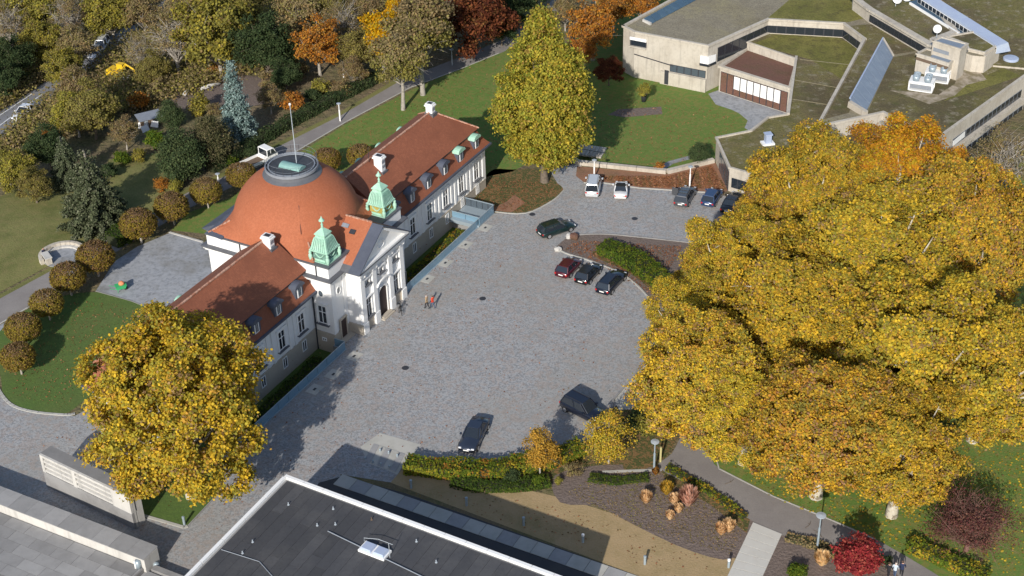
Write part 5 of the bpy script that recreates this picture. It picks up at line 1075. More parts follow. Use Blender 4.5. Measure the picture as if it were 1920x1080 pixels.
proto('shrub_green', 1.7, 1.3, 1.2, 2600, .22, 'greenbright', lobes=10, rt=.06, H0=.2, clump=.25)
proto('shrub_dark', 1.8, 1.4, 1.3, 2600, .22, 'dark', lobes=10, rt=.06, H0=.2, clump=.25)
proto('shrub_orange', 1.8, 1.5, 1.4, 2600, .22, 'orange', lobes=10, rt=.06, H0=.2, clump=.3)
proto('shrub_yellow', 1.7, 1.5, 1.4, 2600, .22, 'yellowgreen', lobes=10, rt=.06, H0=.2, clump=.3)
proto('shrub_brown', 2.0, 1.5, 1.4, 2200, .2, 'olivebrown', 'open', lobes=12, rt=.06, H0=.2, clump=.3, twigs=6, bark='twig')
USED = set()
def tree(key, cx, cy, rpx, label, cat='tree', group=None, sz=1.0, rot=None, name=None, base=None):
    """cx, cy, rpx: where the crown shows in the photograph; its distance follows from the crown's height above the ground"""
    tk, cw, rx, rz, zc = PRO[key]; s = 1.0; zg = 0.0
    for _ in range(8):
        w = P(cx, cy, zg + zc * s * sz) if base is None else P(base[0], base[1], zg); zg = float(terrain(w[0], w[1])); pm = pxm([w[0], w[1], zg + zc * s * sz]); s = rpx / pm / rx
    if name is None: name = {'plane': 'plane_tree'}.get(key.split('_')[0], key)
    o = empty(name, (w[0], w[1], zg), RG.uniform(0, 6.28) if rot is None else rot, label, cat, group); o.scale = (s, s, s * sz)
    put('trunk', tk, o); put('crown', cw, o, (0, 0, zc)); USED.add(key); return o
# the grove of big planes, right
GP = 'big yellow plane trees of the grove'
tree('plane_orange', 1690, 335, 112, 'orange tinted plane crown at the far edge of the grove against the mossy roof', group=GP, rot=1.0, name='plane_tree')
tree('plane_a', 1525, 368, 140, 'yellow plane covering the near corner of the mossy low roof', group=GP, rot=2.2, name='plane_tree')
tree('plane_c', 1372, 500, 102, 'plane at the left of the grove overhanging the parked black car', group=GP, rot=.4, name='plane_tree')
tree('plane_b', 1820, 440, 142, 'plane at the right edge of the picture below the ribbon windows', group=GP, rot=3.0, name='plane_tree')
tree('plane_a', 1640, 500, 165, 'tall plane in the middle rear of the grove', group=GP, rot=4.1, name='plane_tree')
tree('plane_c', 1480, 590, 140, 'plane with pale trunk showing in the left middle of the grove', group=GP, rot=5.0, name='plane_tree')
tree('plane_b', 1320, 705, 128, 'plane hanging low over the forecourt edge near the dark car', group=GP, rot=2.7, name='plane_tree')
tree('plane_c', 1710, 690, 165, 'plane with a long pale mottled trunk, centre right of the grove', group=GP, rot=1.3, name='plane_tree')
tree('plane_a', 1850, 690, 150, 'plane at the right border above the sunny lawn', group=GP, rot=.9, name='plane_tree')
tree('plane_b', 1545, 800, 150, 'plane whose crown hangs over the grey footpath', group=GP, rot=5.6, name='plane_tree')
tree('plane_c', 1690, 845, 125, 'lowest plane crown, ending just above the crimson maple', group=GP, rot=3.7, name='plane_tree')
tree('plane_b', 1335, 535, 78, 'small plane leaning over the end of the island bed', group=GP, rot=4.4, name='plane_tree')
tree('plane_c', 1290, 605, 82, 'small plane between the island hedge and the low hanging plane', group=GP, rot=2.0, name='plane_tree')
tree('plane_b', 1590, 640, 120, 'plane deep in the centre of the grove', group=GP, rot=.3, name='plane_tree')
tree('plane_b', 1450, 455, 90, 'slim plane behind the one over the black car', group=GP, rot=1.9, name='plane_tree')
tree('plane_a', 1400, 775, 105, 'smaller plane above the fork of the footpath', group=GP, rot=.2, name='plane_tree')
tree('plane_front', 328, 758, 176, 'large yellow plane in front of the left wing', rot=.8, name='plane_tree')
tree('linden', 1019, 166, 88, 'tall egg shaped yellow green tree right of the mansion', rot=.5, name='linden_tree', sz=1.07)
# clipped round trees along the footpath
BG = 'clipped round trees along the footpath'
for x, y, r_, lb_ in ((613, 297, 25, 'clipped ball tree right behind the dome platform'), (676, 289, 24, 'clipped ball tree half hidden by the right wing ridge'), (452, 326, 27, 'clipped ball tree left of the dome beside the pickup'),
        (386, 356, 29, 'clipped ball tree nearest the slate roofed rear bay'), (321, 385, 32, 'clipped ball tree above the rear terrace corner, trunk showing'), (259, 417, 32, 'clipped ball tree standing behind the box hedge'),
        (178, 479, 33, 'clipped ball tree beside the stone exedra'), (127, 517, 31, 'clipped ball tree between exedra and green playground figure'), (87, 566, 31, 'clipped ball tree, third from the lower end of the row'),
        (43, 612, 32, 'clipped ball tree, second from the lower end of the row'), (33, 667, 32, 'clipped ball tree at the lower end of the row, near the kerb')):
    tree('ball_tree', x, y + 2, r_ * RG.uniform(1.0, 1.08), lb_, group=BG, name='ball_tree')
# conifers
tree('spruce', 170, 350, 76, 'big shaggy grey green spruce on the sloping lawn', name='spruce_tree')
tree('spruce', 122, 300, 42, 'narrower spruce behind the big shaggy one', name='spruce_tree', sz=1.15)
tree('blue_spruce', 440, 186, 34, 'slender silver blue spruce', name='blue_spruce', sz=1.08)
tree('yew', 338, 287, 41, 'dark green yew beside the upper garden lawn', name='yew_tree')
tree('cypress', 395, 262, 42, 'brownish green cypress between yew and blue spruce', name='cypress_tree')
tree('yew', 318, 212, 22, 'small upright green conifer near the shed', name='yew_tree')
tree('yew', 1310, 286, 17, 'small dark conifer at the corner of the sunken lawn', name='yew_tree')
# woods of the upper left, tree by tree
WG = 'autumn trees on the wooded slope'
BT = [('maple_yellowgreen', 62, 25, 44, 'tall yellow green tree at the top left corner'), ('bare_tree', 14, 40, 36, 'brown half bare tree in the very top left corner'), ('dark_broadleaf', 20, 112, 34, 'dark green tree at the left edge above the road'),
 ('maple_yellowgreen', 78, 80, 34, 'olive yellow tree below the top left corner tree'), ('bare_tree', 130, 25, 36, 'purplish brown bare tree left of the upper road'), ('maple_yellowgreen', 205, 22, 40, 'yellow olive tree above the white cars on the road'),
 ('oak_brown', 145, 85, 34, 'brown thinning tree left of the white road cars'), ('oak_brown', 265, 20, 34, 'tawny thinning tree at the top edge over the road'), ('dark_broadleaf', 2, 150, 28, 'dark shrubby tree over the road bend, left edge'),
 ('bare_tree', 325, 62, 46, 'bare tree with pale leaning trunk above the dug earth'), ('bare_tree', 262, 92, 30, 'brown leafless crown right of the white road cars'), ('maple_yellowgreen', 404, 62, 62, 'broad yellow green tree above the blue spruce'),
 ('dark_broadleaf', 497, 85, 48, 'dark evergreen tree right of the broad yellow green one'), ('oak_orange', 594, 78, 36, 'thin orange brown tree with pale forked trunk'), ('oak_brown', 560, 15, 44, 'olive brown tree on the top edge above the evergreen'),
 ('bare_tree', 640, 38, 36, 'pale brown tree with slender trunk, left of the golden maple'), ('oak_olive', 672, 92, 34, 'olive tree at the foot of the golden maple'), ('maple_yellow', 716, 70, 30, 'golden yellow maple, the brightest in the wood'),
 ('maple_yellow', 743, 22, 20, 'orange topped maple just behind the golden one'), ('oak_brown', 800, 8, 52, 'russet brown tree on the top edge left of the copper beech'), ('copper_beech', 882, 22, 66, 'large dark red copper beech at the top'),
 ('dark_broadleaf', 965, 8, 36, 'dark green tree behind the tall linden'), ('oak_orange', 1112, 42, 44, 'pale orange tree right of the linden top'), ('oak_orange', 1152, 8, 34, 'orange tree touching the top edge beside the museum'),
 ('oak_orange', 1205, 4, 30, 'deep orange tree behind the museum corner'), ('copper_beech', 1142, 130, 26, 'dark red tree in the shade beside the museum wall'), ('oak_orange', 1095, 90, 26, 'peach coloured tree between linden and museum'),
 ('maple_yellowgreen', 140, 212, 34, 'yellow green tree below the excavator'), ('oak_brown', 152, 168, 40, 'tawny broad crown hiding the road'), ('oak_olive', 170, 205, 40, 'olive crown beside the garden shed'),
 ('oak_orange', 98, 262, 20, 'rust brown bushy tree beside the lower road'), ('maple_yellowgreen', 28, 318, 32, 'yellow green tree at the left edge over the slope lawn'), ('dark_broadleaf', 88, 275, 34, 'dark green tree left of the spruces'),
 ('oak_brown', 232, 245, 24, 'small bare brown tree left of the shed'), ('oak_olive', 62, 345, 26, 'grey olive bush tree on the slope lawn edge'), ('oak_brown', 505, 180, 22, 'brown bushy crown right of the blue spruce'),
 ('bare_tree', 1880, 300, 62, 'leafless brown tree below the ribbon windows at the right edge'), ('bare_tree', 1820, 330, 40, 'second leafless tree beside the yellow grove'), ('oak_brown', 690, 20, 36, 'beige brown tree on the top edge behind the golden maple'),
 ('oak_olive', 450, 10, 40, 'olive tree on the top edge above the yellow green one'), ('oak_brown', 350, 5, 40, 'brown tree on the top edge above the pale trunk'), ('maple_yellowgreen', 118, 128, 30, 'green yellow crown beside the dark gap left of the road'),
 ('oak_olive', 285, 130, 26, 'olive crown right of the excavator'), ('oak_olive', 610, 20, 34, 'dark olive tree behind the orange brown one'), ('dark_broadleaf', 535, 140, 24, 'low dark bushy tree beside the dug earth'),
 ('oak_brown', 660, 130, 24, 'brown undergrowth tree by the footpath'), ('dark_broadleaf', 940, 50, 30, 'dark crown between copper beech and linden'), ('oak_brown', 1060, 18, 30, 'light brown crown behind the linden top'), ('dark_broadleaf', 1000, -20, 40, 'dark tree on the top edge over the linden')]
for k, x, y, r_, lb_ in BT: tree(k, x, y, r_ * (1.22 if x < 900 else 1.05), lb_, group=WG, name={'oak_olive': 'oak_tree', 'oak_brown': 'oak_tree', 'oak_orange': 'oak_tree', 'maple_yellowgreen': 'maple_tree', 'maple_yellow': 'maple_tree', 'copper_beech': 'beech_tree', 'dark_broadleaf': 'evergreen_tree'}.get(k, k))
tree('beech_upright', 742, 100, 46, 'olive brown tree with bare grey trunk beside the footpath, left of two', name='beech_tree', sz=1.0, base=(756, 206))
tree('beech_upright', 822, 88, 56, 'olive brown tree with sloping shadow on the lawn, right of two', name='beech_tree', sz=1.0, base=(793, 178))
tree('small_orange', 1012, 835, 30, 'slim young orange tree in the bed before the dark sedan', name='young_tree')
tree('small_yellow', 1142, 812, 46, 'young yellow tree in the bed before the black car', name='young_tree')
tree('red_maple', 1610, 1040, 46, 'small crimson maple at the bottom edge', name='maple_tree')
tree('purple_plum', 1822, 978, 82, 'broad dark purple shrubby tree on the lawn', name='plum_tree')
# shrubs
SG = 'garden shrubs on the slope'
SH = [('shrub_orange', 548, 192, 26, 'orange bush beside the teal dot near the footpath'), ('shrub_yellow', 372, 196, 22, 'bright yellow green bush left of the blue spruce'), ('shrub_orange', 262, 190, 22, 'orange bush above the garden shed'), ('shrub_green', 228, 296, 18, 'round green bush at the head of the garden lawn'),
 ('shrub_yellow', 262, 292, 16, 'yellow green bush next to the round green one'), ('shrub_green', 290, 262, 24, 'long green bush below the garden shed'), ('shrub_orange', 222, 240, 14, 'small orange bush left of the shed'), ('shrub_yellow', 330, 350, 15, 'yellow bush at the foot of the dark yew'),
 ('shrub_orange', 302, 345, 15, 'red brown bush left of the yellow one by the yew'), ('shrub_brown', 400, 205, 16, 'brown bush at the foot of the blue spruce'), ('shrub_brown', 505, 150, 22, 'brown bush on the dug earth'), ('shrub_green', 455, 240, 20, 'low green bush under the blue spruce'),
 ('shrub_brown', 30, 335, 24, 'grey brown bush at the left edge'), ('shrub_dark', 205, 320, 20, 'dark bush right of the spruce tip'), ('shrub_yellow', 600, 165, 18, 'yellow green bush below the pale forked trunk'), ('shrub_brown', 640, 165, 22, 'straw brown bush by the footpath bend'),
 ('shrub_dark', 470, 285, 16, 'dark bush near the white pickup'), ('shrub_green', 430, 300, 14, 'bright green bush above the white pickup'), ('shrub_yellow', 1208, 168, 13, 'yellow green bush at the foot of the museum wall'), ('shrub_orange', 1237, 311, 10, 'rust red dome shaped shrub at the retaining wall'),
 ('shrub_brown', 560, 130, 20, 'brown bush left of the forked trunk'), ('shrub_dark', 585, 178, 16, 'dark bush behind the footpath hedge'), ('shrub_orange', 410, 130, 16, 'rusty bush on the dug earth'), ('shrub_brown', 300, 160, 22, 'brown heap of brushwood beside the dug earth'),
 ('shrub_dark', 1190, 790, 26, 'dark shrub beside the young yellow tree'), ('shrub_yellow', 1205, 800, 22, 'yellow green shrub in the shade of the grove'), ('shrub_brown', 1075, 880, 18, 'brown twiggy shrub at the end of the low hedge'), ('shrub_dark', 960, 890, 18, 'dark round shrub inside the low hedge'),
 ('shrub_yellow', 1048, 902, 9, 'small yellow shrub beside the brown twigs'), ('shrub_green', 1495, 1072, 22, 'green shrub at the bottom edge by the slab path'), ('shrub_dark', 1660, 1050, 14, 'dark shrub right of the crimson maple'), ('shrub_green', 1010, 900, 16, 'low green shrub below the slim orange tree')]
for k, x, y, r_, lb_ in SH: tree(k, x, y, r_, lb_, 'shrub', SG if y < 400 else 'shrubs of the planting beds', name='shrub')
# hedges: leaf covered bodies along a line
def hedge(pts, w, h, pal, label, name='hedge', leaf=.17, dens=75, z=0.0, wob=.15, on_terrain=False):
    pts = [np.array(p, float) for p in pts]; root_ = pts[0]; pos = []; nr = []; seg_ = [np.linalg.norm(b[:2] - a[:2]) for a, b in zip(pts[:-1], pts[1:])]
    o = empty(name, (root_[0], root_[1], root_[2] if on_terrain else z), 0, label, 'hedge')
    m = MB()
    for a, b, L_ in zip(pts[:-1], pts[1:], seg_):
        d = (b - a)[:2] / L_; n_ = np.array([-d[1], d[0]]); N = int(dens * L_ * (w + 2 * h)); t = RG.random(N) * 1.04 - .02; q = RG.random(N) * (w + 2 * h)
        side = np.where(q < h, -1, np.where(q < h + w, 0, 1)); off = np.where(side == -1, -w / 2, np.where(side == 1, w / 2, q - h - w / 2)); zz = np.where(side == -1, q, np.where(side == 1, q - h - w, h))
        wb = 1 + wob * np.sin(t * L_ * 1.7 + a[0]) * .7 + RG.normal(size=N) * .04
        x = a[0] + d[0] * t * L_ + n_[0] * off * wb; y = a[1] + d[1] * t * L_ + n_[1] * off * wb; zt = a[2] + (b[2] - a[2]) * t if on_terrain else z
        pos.append(np.stack([x, y, zt + zz * wb], 1)); nr.append(np.stack([n_[0] * side + RG.normal(size=N) * .5, n_[1] * side + RG.normal(size=N) * .5, (side == 0) * 1.0 + .35 + RG.normal(size=N) * .4], 1))
        za, zb_ = (a[2], b[2]) if on_terrain else (z, z); k = .78
        c_ = [(a[0] - d[0] * .0 + n_[0] * s * w / 2 * k, a[1] + n_[1] * s * w / 2 * k, za) for s in (-1, 1)] + [(b[0] + n_[0] * s * w / 2 * k, b[1] + n_[1] * s * w / 2 * k, zb_) for s in (1, -1)]
        m.hexa([(p[0], p[1], p[2] - .2) for p in c_], [(p[0], p[1], p[2] + h * .86) for p in c_])
    pos = np.vstack(pos) - np.array(o.location); nr = np.vstack(nr); N = len(pos)
    put('foliage', leaves_mesh('foliage', pos.astype(np.float32), nr, leaf * RG.uniform(.7, 1.3, N), pick(pal, N, (np.floor(pos[:, 0] * 1.2) * 7 + np.floor(pos[:, 1] * 1.2) * 13).astype(int) % 97)), o)
    m.v = [tuple(np.array(v_) - np.array(o.location)) for v_ in m.v]; m.build('branches', 'twig_dark', o); return o
MT['twig_dark'] = mk('twig_dark', (0.035, 0.04, 0.018), 1)
def gp(l): return [P(x, y) for x, y in l]
hedge([P(x, y) for x, y in smoothpoly([(1128, 470), (1165, 485), (1205, 508), (1240, 535), (1262, 556)], 3, False)], 2.3, 1.25, 'greenbright', 'curved clipped green hedge on the planted island', leaf=.16)
hedge([P(x, y) for x, y in smoothpoly([(762, 880), (830, 888), (900, 890), (970, 882), (1040, 868), (1090, 846)], 3, False)], 1.7, 1.2, 'hedgeautumn', 'long low hedge turning yellow between forecourt and dry lawn', leaf=.17)
hedge([P(x, y) for x, y in smoothpoly([(850, 905), (910, 916), (980, 912), (1030, 905)], 3, False)], 1.4, .5, 'green', 'low dark green ground hedge before the yellowing hedge', leaf=.16)
hedge([P(x, y) for x, y in ((1105, 898), (1150, 905), (1215, 898))], .9, .35, 'green', 'flat strip of green ground cover in the mulch bed', 'ground_cover', leaf=.15)
hedge([G(x, y) for x, y in ((395, 322), (440, 300), (500, 262), (560, 228), (620, 196), (680, 166), (720, 146))], 1.5, 1.3, 'dark', 'long dark hedge along the upper side of the footpath', leaf=.2, dens=45, on_terrain=True)
hedge([P(x, y) for x, y in ((212, 462), (262, 432))], 2.2, 1.5, 'green', 'rectangular box hedge beside the rear terrace', leaf=.15)
hedge([P(x, y) for x, y in ((1252, 880), (1330, 925), (1396, 972))], .7, .45, 'hedgeautumn', 'low mixed border along the grey footpath', leaf=.16, dens=50)
hedge([P(x, y) for x, y in ((1705, 1028), (1770, 1056), (1850, 1092))], 1.3, .9, 'hedgeautumn', 'orange and yellow hedge at the lower right edge', leaf=.16)
hedge([P(x, y) for x, y in ((1475, 1010), (1530, 1024), (1590, 1052))], 1.0, .4, 'bedmix' if 'bedmix' in PAL else 'olivebrown', 'brown border plants right of the slab path', leaf=.16, dens=50)
hedge([tuple(UVW(10.5, 2.4, -1.25)), tuple(UVW(16, 2.3, -1.25)), tuple(UVW(23.8, 2.3, -1.25))], 1.6, .5, 'hedgeautumn', 'planting strip in the sunken moat before the right wing', 'planting_strip', leaf=.17, dens=50, z=-1.25)
hedge([tuple(UVW(-4.5, 2.4, -1.25)), tuple(UVW(-12, 2.3, -1.25)), tuple(UVW(-19, 2.3, -1.25))], 1.6, .5, 'green', 'planting strip in the sunken moat before the left wing', 'planting_strip', leaf=.17, dens=50, z=-1.25)
# tufts of ornamental grass
TG = 'straw coloured ornamental grass tufts'
def tuft(x, y, rpx, pal, label, hh=1.0):
    w = P(x, y + rpx * .5); r_ = rpx / pxm(w); n = 420; a = RG.uniform(0, 6.28, n); t = RG.random(n) ** .6; l_ = r_ * 1.9 * hh
    base = np.stack([np.cos(a) * r_ * .25 * t, np.sin(a) * r_ * .25 * t, np.zeros(n)], 1); tip = np.stack([np.cos(a) * r_ * t * 1.0, np.sin(a) * r_ * t * 1.0, l_ * (1.0 - .22 * t ** 2) * RG.uniform(.6, 1.1, n)], 1)
    sd = np.stack([-np.sin(a), np.cos(a), np.zeros(n)], 1) * .06; v = np.stack([base - sd, base + sd, (base + tip) / 2 + sd * 1.6 + [0, 0, .1], tip, (base + tip) / 2 - sd * 1.6 + [0, 0, .1]], 1).astype(np.float32)
    me = bpy.data.meshes.new('grass_tuft'); me.vertices.add(n * 5); me.loops.add(n * 5); me.polygons.add(n); me.vertices.foreach_set('co', v.reshape(-1)); me.loops.foreach_set('vertex_index', np.arange(n * 5, dtype=np.int32))
    me.polygons.foreach_set('loop_start', np.arange(0, n * 5, 5, dtype=np.int32)); me.polygons.foreach_set('loop_total', np.full(n, 5, np.int32))
    ca = me.attributes.new('leafcol', 'FLOAT_COLOR', 'FACE'); c4 = np.ones((n, 4), np.float32); c4[:, :3] = pick(pal, n, np.arange(n) % 5); ca.data.foreach_set('color', c4.reshape(-1)); me.materials.append(MT['leaf']); me.update()
    return tag(put('grass_tuft', me, None, (w[0], w[1], 0)), label, 'ornamental grass', TG)
for x, y, r_, pl, lb_ in ((1211, 935, 12, 'drygrass', 'upright straw tuft standing alone at the left of the group'), (1250, 918, 13, 'youngtree', 'orange tuft at the back of the group'), (1264, 938, 11, 'drygrass', 'tuft squeezed between orange and heath coloured ones'), (1290, 935, 19, 'heath', 'reddish feathery dome among the straw tufts'),
      (1272, 955, 9, 'drygrass', 'small tuft in front of the reddish dome'), (1256, 968, 9, 'drygrass', 'lowest small tuft of the left group'), (1352, 994, 12, 'drygrass', 'left half of the double tuft by the slab path'), (1366, 988, 13, 'drygrass', 'right half of the double tuft by the slab path'), (1540, 1050, 15, 'drygrass', 'sprawling straw tuft left of the crimson maple'), (1229, 885, 7, 'orange', 'tiny orange tuft at the foot of the grey lamp post')):
    tuft(x, y, r_ * 1.15, pl, lb_)
# ivy beds, leaf scatter
def scatter(name, polypx, n, pal, size, label, z=.03, lift=.04):
    poly = PX(polypx, z); xs = [p[0] for p in poly]; ys = [p[1] for p in poly]; pts = []
    while len(pts) < n:
        a = RG.uniform(min(xs), max(xs)); b = RG.uniform(min(ys), max(ys))
        if inside(a, b, poly): pts.append((a, b, z + RG.random() * lift))
    pos = np.array(pts, np.float32); nr = RG.normal(size=(n, 3)) * .35 + [0, 0, 1]
    o = put(name, leaves_mesh(name, pos, nr, size * RG.uniform(.6, 1.4, n), pick(pal, n, (pos[:, 0] * 3).astype(int) % 31))); o['kind'] = 'stuff'; o['label'] = label; return o
scatter('fallen_leaves', [(1090, 330), (1255, 330), (1335, 310), (1362, 355), (1200, 350)], 5000, 'litter', .15, 'rust coloured fallen leaves below the concrete wall')
scatter('fallen_leaves', [(1060, 470), (1075, 450), (1280, 462), (1225, 555), (1110, 487)], 2500, 'litter', .13, 'fallen leaves on the planted island')
scatter('fallen_leaves', [(885, 380), (918, 330), (1040, 345), (1050, 360), (985, 396), (900, 392)], 900, 'litter', .13, 'fallen leaves on the bed beside the tall green tree')
scatter('fallen_leaves', [(1345, 850), (1450, 935), (1640, 1010), (1800, 1075), (1960, 1075), (1960, 820), (1600, 700), (1350, 760)], 4500, 'plane', .15, 'yellow leaves fallen around the grove')
scatter('fallen_leaves', [(460, 560), (880, 400), (1180, 720), (700, 880), (430, 1000), (150, 1000), (60, 850)], 1100, 'litter', .12, 'single leaves blown over the cobbles', .03, .01)
scatter('ground_leaves', [(1130, 885), (1240, 885), (1400, 985), (1370, 1040), (1200, 990), (1060, 925)], 2500, 'olivebrown', .1, 'dry litter on the mulch bed')
scatter('fallen_leaves', [(440, 420), (530, 312), (650, 235), (770, 172), (930, 105), (960, 300), (900, 330)], 2200, 'litter', .13, 'leaves strewn over the lawn behind the right wing')
scatter('fallen_leaves', [(1110, 300), (1110, 180), (1230, 175), (1390, 225), (1330, 290), (1240, 312)], 1400, 'litter', .13, 'leaves strewn over the sunken lawn', -1.58, .02)
scatter('fallen_leaves', [(20, 740), (30, 690), (130, 570), (190, 556), (300, 600), (200, 700), (120, 765)], 900, 'litter', .12, 'leaves strewn over the lawn left of the mansion')
scatter('fallen_leaves', [(760, 905), (1040, 950), (1350, 1050), (1290, 1090), (740, 915)], 160, 'litter', .12, 'leaves strewn over the dry lawn')
# understorey of the wooded slope
def undergrowth(n):
    pts = []
    while len(pts) < n:
        x, y = RG.uniform(-80, 900), RG.uniform(-60, 330)
        if y > 300 - .34 * x + (0 if x < 700 else 0) or (150 < x < 340 and 290 < y): continue
        if inside(*G(x, y)[:2], ROADP): continue
        w = G(x, y); pts.append(w)
    c = np.array(pts); k = 26; pos = np.repeat(c, k, 0) + RG.normal(size=(n * k, 3)) * [.8, .8, .55] + [0, 0, .7]; N = len(pos)
    pal = np.where(RG.random(n) < .5, 0, 1); cols = np.where(np.repeat(pal, k)[:, None] == 0, pick('olivebrown', N, np.repeat(np.arange(n) % 60, k)), pick('olive', N, np.repeat(np.arange(n) % 60, k)))
    o = put('undergrowth', leaves_mesh('undergrowth', pos.astype(np.float32), RG.normal(size=(N, 3)) * .6 + [0, 0, .6], .26 * RG.uniform(.6, 1.4, N), cols)); o['kind'] = 'stuff'; o['label'] = 'tangled brown and olive undergrowth of the wooded slope'
undergrowth(7500)
# ------------------------------------------------------------------ vehicles
PAINT = {}
def paint(nm, c, rough=.28, metal=.3):
    if nm not in PAINT: PAINT[nm] = mk('car_paint_' + nm, c, rough, metal=metal, spec=.6, coat=.6)
    return PAINT[nm]
def car_at(rear, front, kind, pn, pc, label, cat='car', group='cars parked on the forecourt', L=None, z=0.0, name='parked_car'):
    a, b = (G(*rear), G(*front)) if z is None else (P(*rear, z), P(*front, z)); d = b - a; mid = (a + b) / 2; yaw = math.atan2(d[1], d[0])
    S = {'hatch': (3.95, 1.70, 1.44), 'estate': (4.55, 1.76, 1.47), 'suv': (4.6, 1.84, 1.68), 'sedan': (4.75, 1.82, 1.43), 'van': (4.2, 1.75, 1.80), 'roadster': (3.7, 1.65, 1.36)}[kind]
    Lc, Wc, Hc = S; Lc = L or Lc; r_ = empty(name, tuple(mid), yaw, label, cat, group); pt = paint(pn, pc); h = Lc / 2; w = Wc / 2
    zb = {'suv': .98, 'van': .98, 'roadster': .84}.get(kind, .88); zh = zb - .04
    # body stations: x, half width, height of the shoulder line, bottom
    stn = [(-h, w * .86, zb * .82, .42), (-h + .12, w * .94, zb * .97, .28), (-h * .7, w, zb, .22), (0, w, zb, .2), (h * .45, w, zb - .02, .2), (h * .72, w * .97, zb - .08, .22), (h - .18, w * .9, zb - .2, .27), (h, w * .76, zb - .36, .38)]
    m = MB(); vs = []; K = 9
    for x, ww, zt, z0 in stn: vs += [(x, -ww * .9, z0), (x, -ww, z0 + .16), (x, -ww, zt - .16), (x, -ww * .9, zt - .02), (x, 0, zt + .03), (x, ww * .9, zt - .02), (x, ww, zt - .16), (x, ww, z0 + .16), (x, ww * .9, z0)]
    fs = [(i * K + k, i * K + (k + 1) % K, (i + 1) * K + (k + 1) % K, (i + 1) * K + k) for i in range(len(stn) - 1) for k in range(K)] + [tuple(range(K))[::-1], tuple(range((len(stn) - 1) * K, len(stn) * K))]
    m.add(vs, [f[::-1] for f in fs]); body = m.build('body', pt, r_, True)
    # greenhouse
    tail = {'hatch': (-h + .12, -h + .55), 'estate': (-h + .1, -h + .42), 'suv': (-h + .12, -h + .45), 'sedan': (-h + .85, -h + 1.45), 'van': (-h + .05, -h + .22), 'roadster': (-h + .75, -h + 1.2)}[kind]
    nose = {'hatch': (h * .5, h * .12), 'estate': (h * .46, h * .1), 'suv': (h * .48, h * .14), 'sedan': (h * .42, h * .05), 'van': (h * .66, h * .3), 'roadster': (h * .4, h * .02)}[kind]
    gb, gt = w * .93, w * .72; zr = Hc - .07
    def ring(x0, x1, y, z): return [(x0, -y * .92, z), (x1 - .25, -y, z), (x1, -y * .82, z), (x1, y * .82, z), (x1 - .25, y, z), (x0, y * .92, z)]
    G0 = ring(tail[0], nose[0], gb, zb - .03); G1 = ring(tail[1], nose[1], gt, zr)
    MB().hexa([(p[0], p[1], p[2]) for p in G0], G1).build('windows', 'glass', r_)
    roofc = MT['rubber'] if kind == 'roadster' else pt
    R2 = ring(tail[1] - .05, nose[1] + .04, gt + .03, zr); rf = MB().hexa(R2, [(p[0] * .97 + (tail[1] + nose[1]) / 2 * .03, p[1] * .9, zr + .07) for p in R2]).build('roof', roofc, r_)
    for s in (-1, 1):
        for (x0, z0, x1, z1) in ((nose[0] - .1, zb, nose[1] - .1, zr + .02), (tail[0] + .03, zb, tail[1] + .03, zr + .02), ((tail[0] + nose[0]) * .42, zb, (tail[1] + nose[1]) * .5, zr)):
            MB().bar((x0, s * gb * .97, z0 - .02), (x1, s * gt * 1.0, z1), .09, .06).build('pillar', pt, r_)
        MB().box(nose[0] - .42, nose[0] - .22, s * (w + .02), s * (w + .2), zb, zb + .15).build('mirror', pt, r_)
        if kind in ('estate', 'suv', 'van'): MB().bar((tail[1] + .1, s * gt * .86, zr + .12), (nose[1] - .1, s * gt * .86, zr + .12), .04, .04).build('roof_rail', 'metaldark' if kind != 'van' else 'rim', r_)
        for x in (-h + .78, h - .82):
            wh = MB(); wh.lathe([(.02, 0), (.3, 0), (.33, .03), (.33, .17), (.3, .2), (.02, .2)], 16); o = wh.build('wheel', 'rubber', r_); o.location = (x, s * (w - .17) if s < 0 else s * (w - .17), .33); o.rotation_euler = (math.radians(90 if s < 0 else -90), 0, 0)
            MB().lathe([(.02, .2), (.2, .2), (.21, .225), (.02, .235)], 10).build('rim', 'rim', o)
        MB().box(h - .25, h - .06, s * w * .52, s * w * .82, zb - .32, zb - .22).build('headlight', 'lampclear', r_)
        MB().box(-h - .012, -h + .12, s * w * .66, s * w * .88, zb - .3, zb - .14).build('taillight', 'lampred', r_)
    MB().box(-h - .03, -h + .04, -.26, .26, zb - .36, zb - .25).build('number_plate', 'plate', r_); MB().box(h - .04, h + .02, -.26, .26, .42, .53).build('number_plate', 'plate', r_)
    for q in ((-h - .03, -h + .2, -w * .8, w * .8, .3, .46), (h - .14, h + .01, -w * .7, w * .7, .28, .4)): MB().box(*q).build('bumper', pt if kind != 'suv' else 'rubber', r_)
    if kind in ('suv', 'sedan'):
        pass
    return r_
car_at((1110, 369), (1115, 344), 'van', 'silver', (.62, .64, .66), 'silver white compact van with roof rails, leftmost in the far row')
car_at((1163, 374), (1165, 350), 'roadster', 'white', (.8, .8, .8), 'small white car with a black top beside the silver van')
c_ = car_at((1276, 389), (1293, 360), 'estate', 'graphite', (.09, .095, .105), 'graphite estate car with its left front door open')
MB().hexa([(-.1, .9, .3), (-.05, .85, .3), (.25, 1.65, .3), (.2, 1.7, .3)], [(-.1, .9, 1.35), (-.05, .85, 1.35), (.15, 1.6, 1.35), (.1, 1.65, 1.35)]).build('open_door', paint('graphite', ()), c_)
MB().box(-1.1, -.75, -.5, .5, 1.5, 1.54).box(-.4, -.1, -.5, .5, 1.5, 1.54).build('roof_glass', 'glass_mid', c_)
car_at((1325, 391), (1344, 362), 'hatch', 'navy', (.03, .06, .14), 'dark blue car in the far row beside the grove')
car_at((1364, 401), (1382, 372), 'sedan', 'black', (.012, .013, .017), 'black car half hidden by leaves at the right end of the far row')
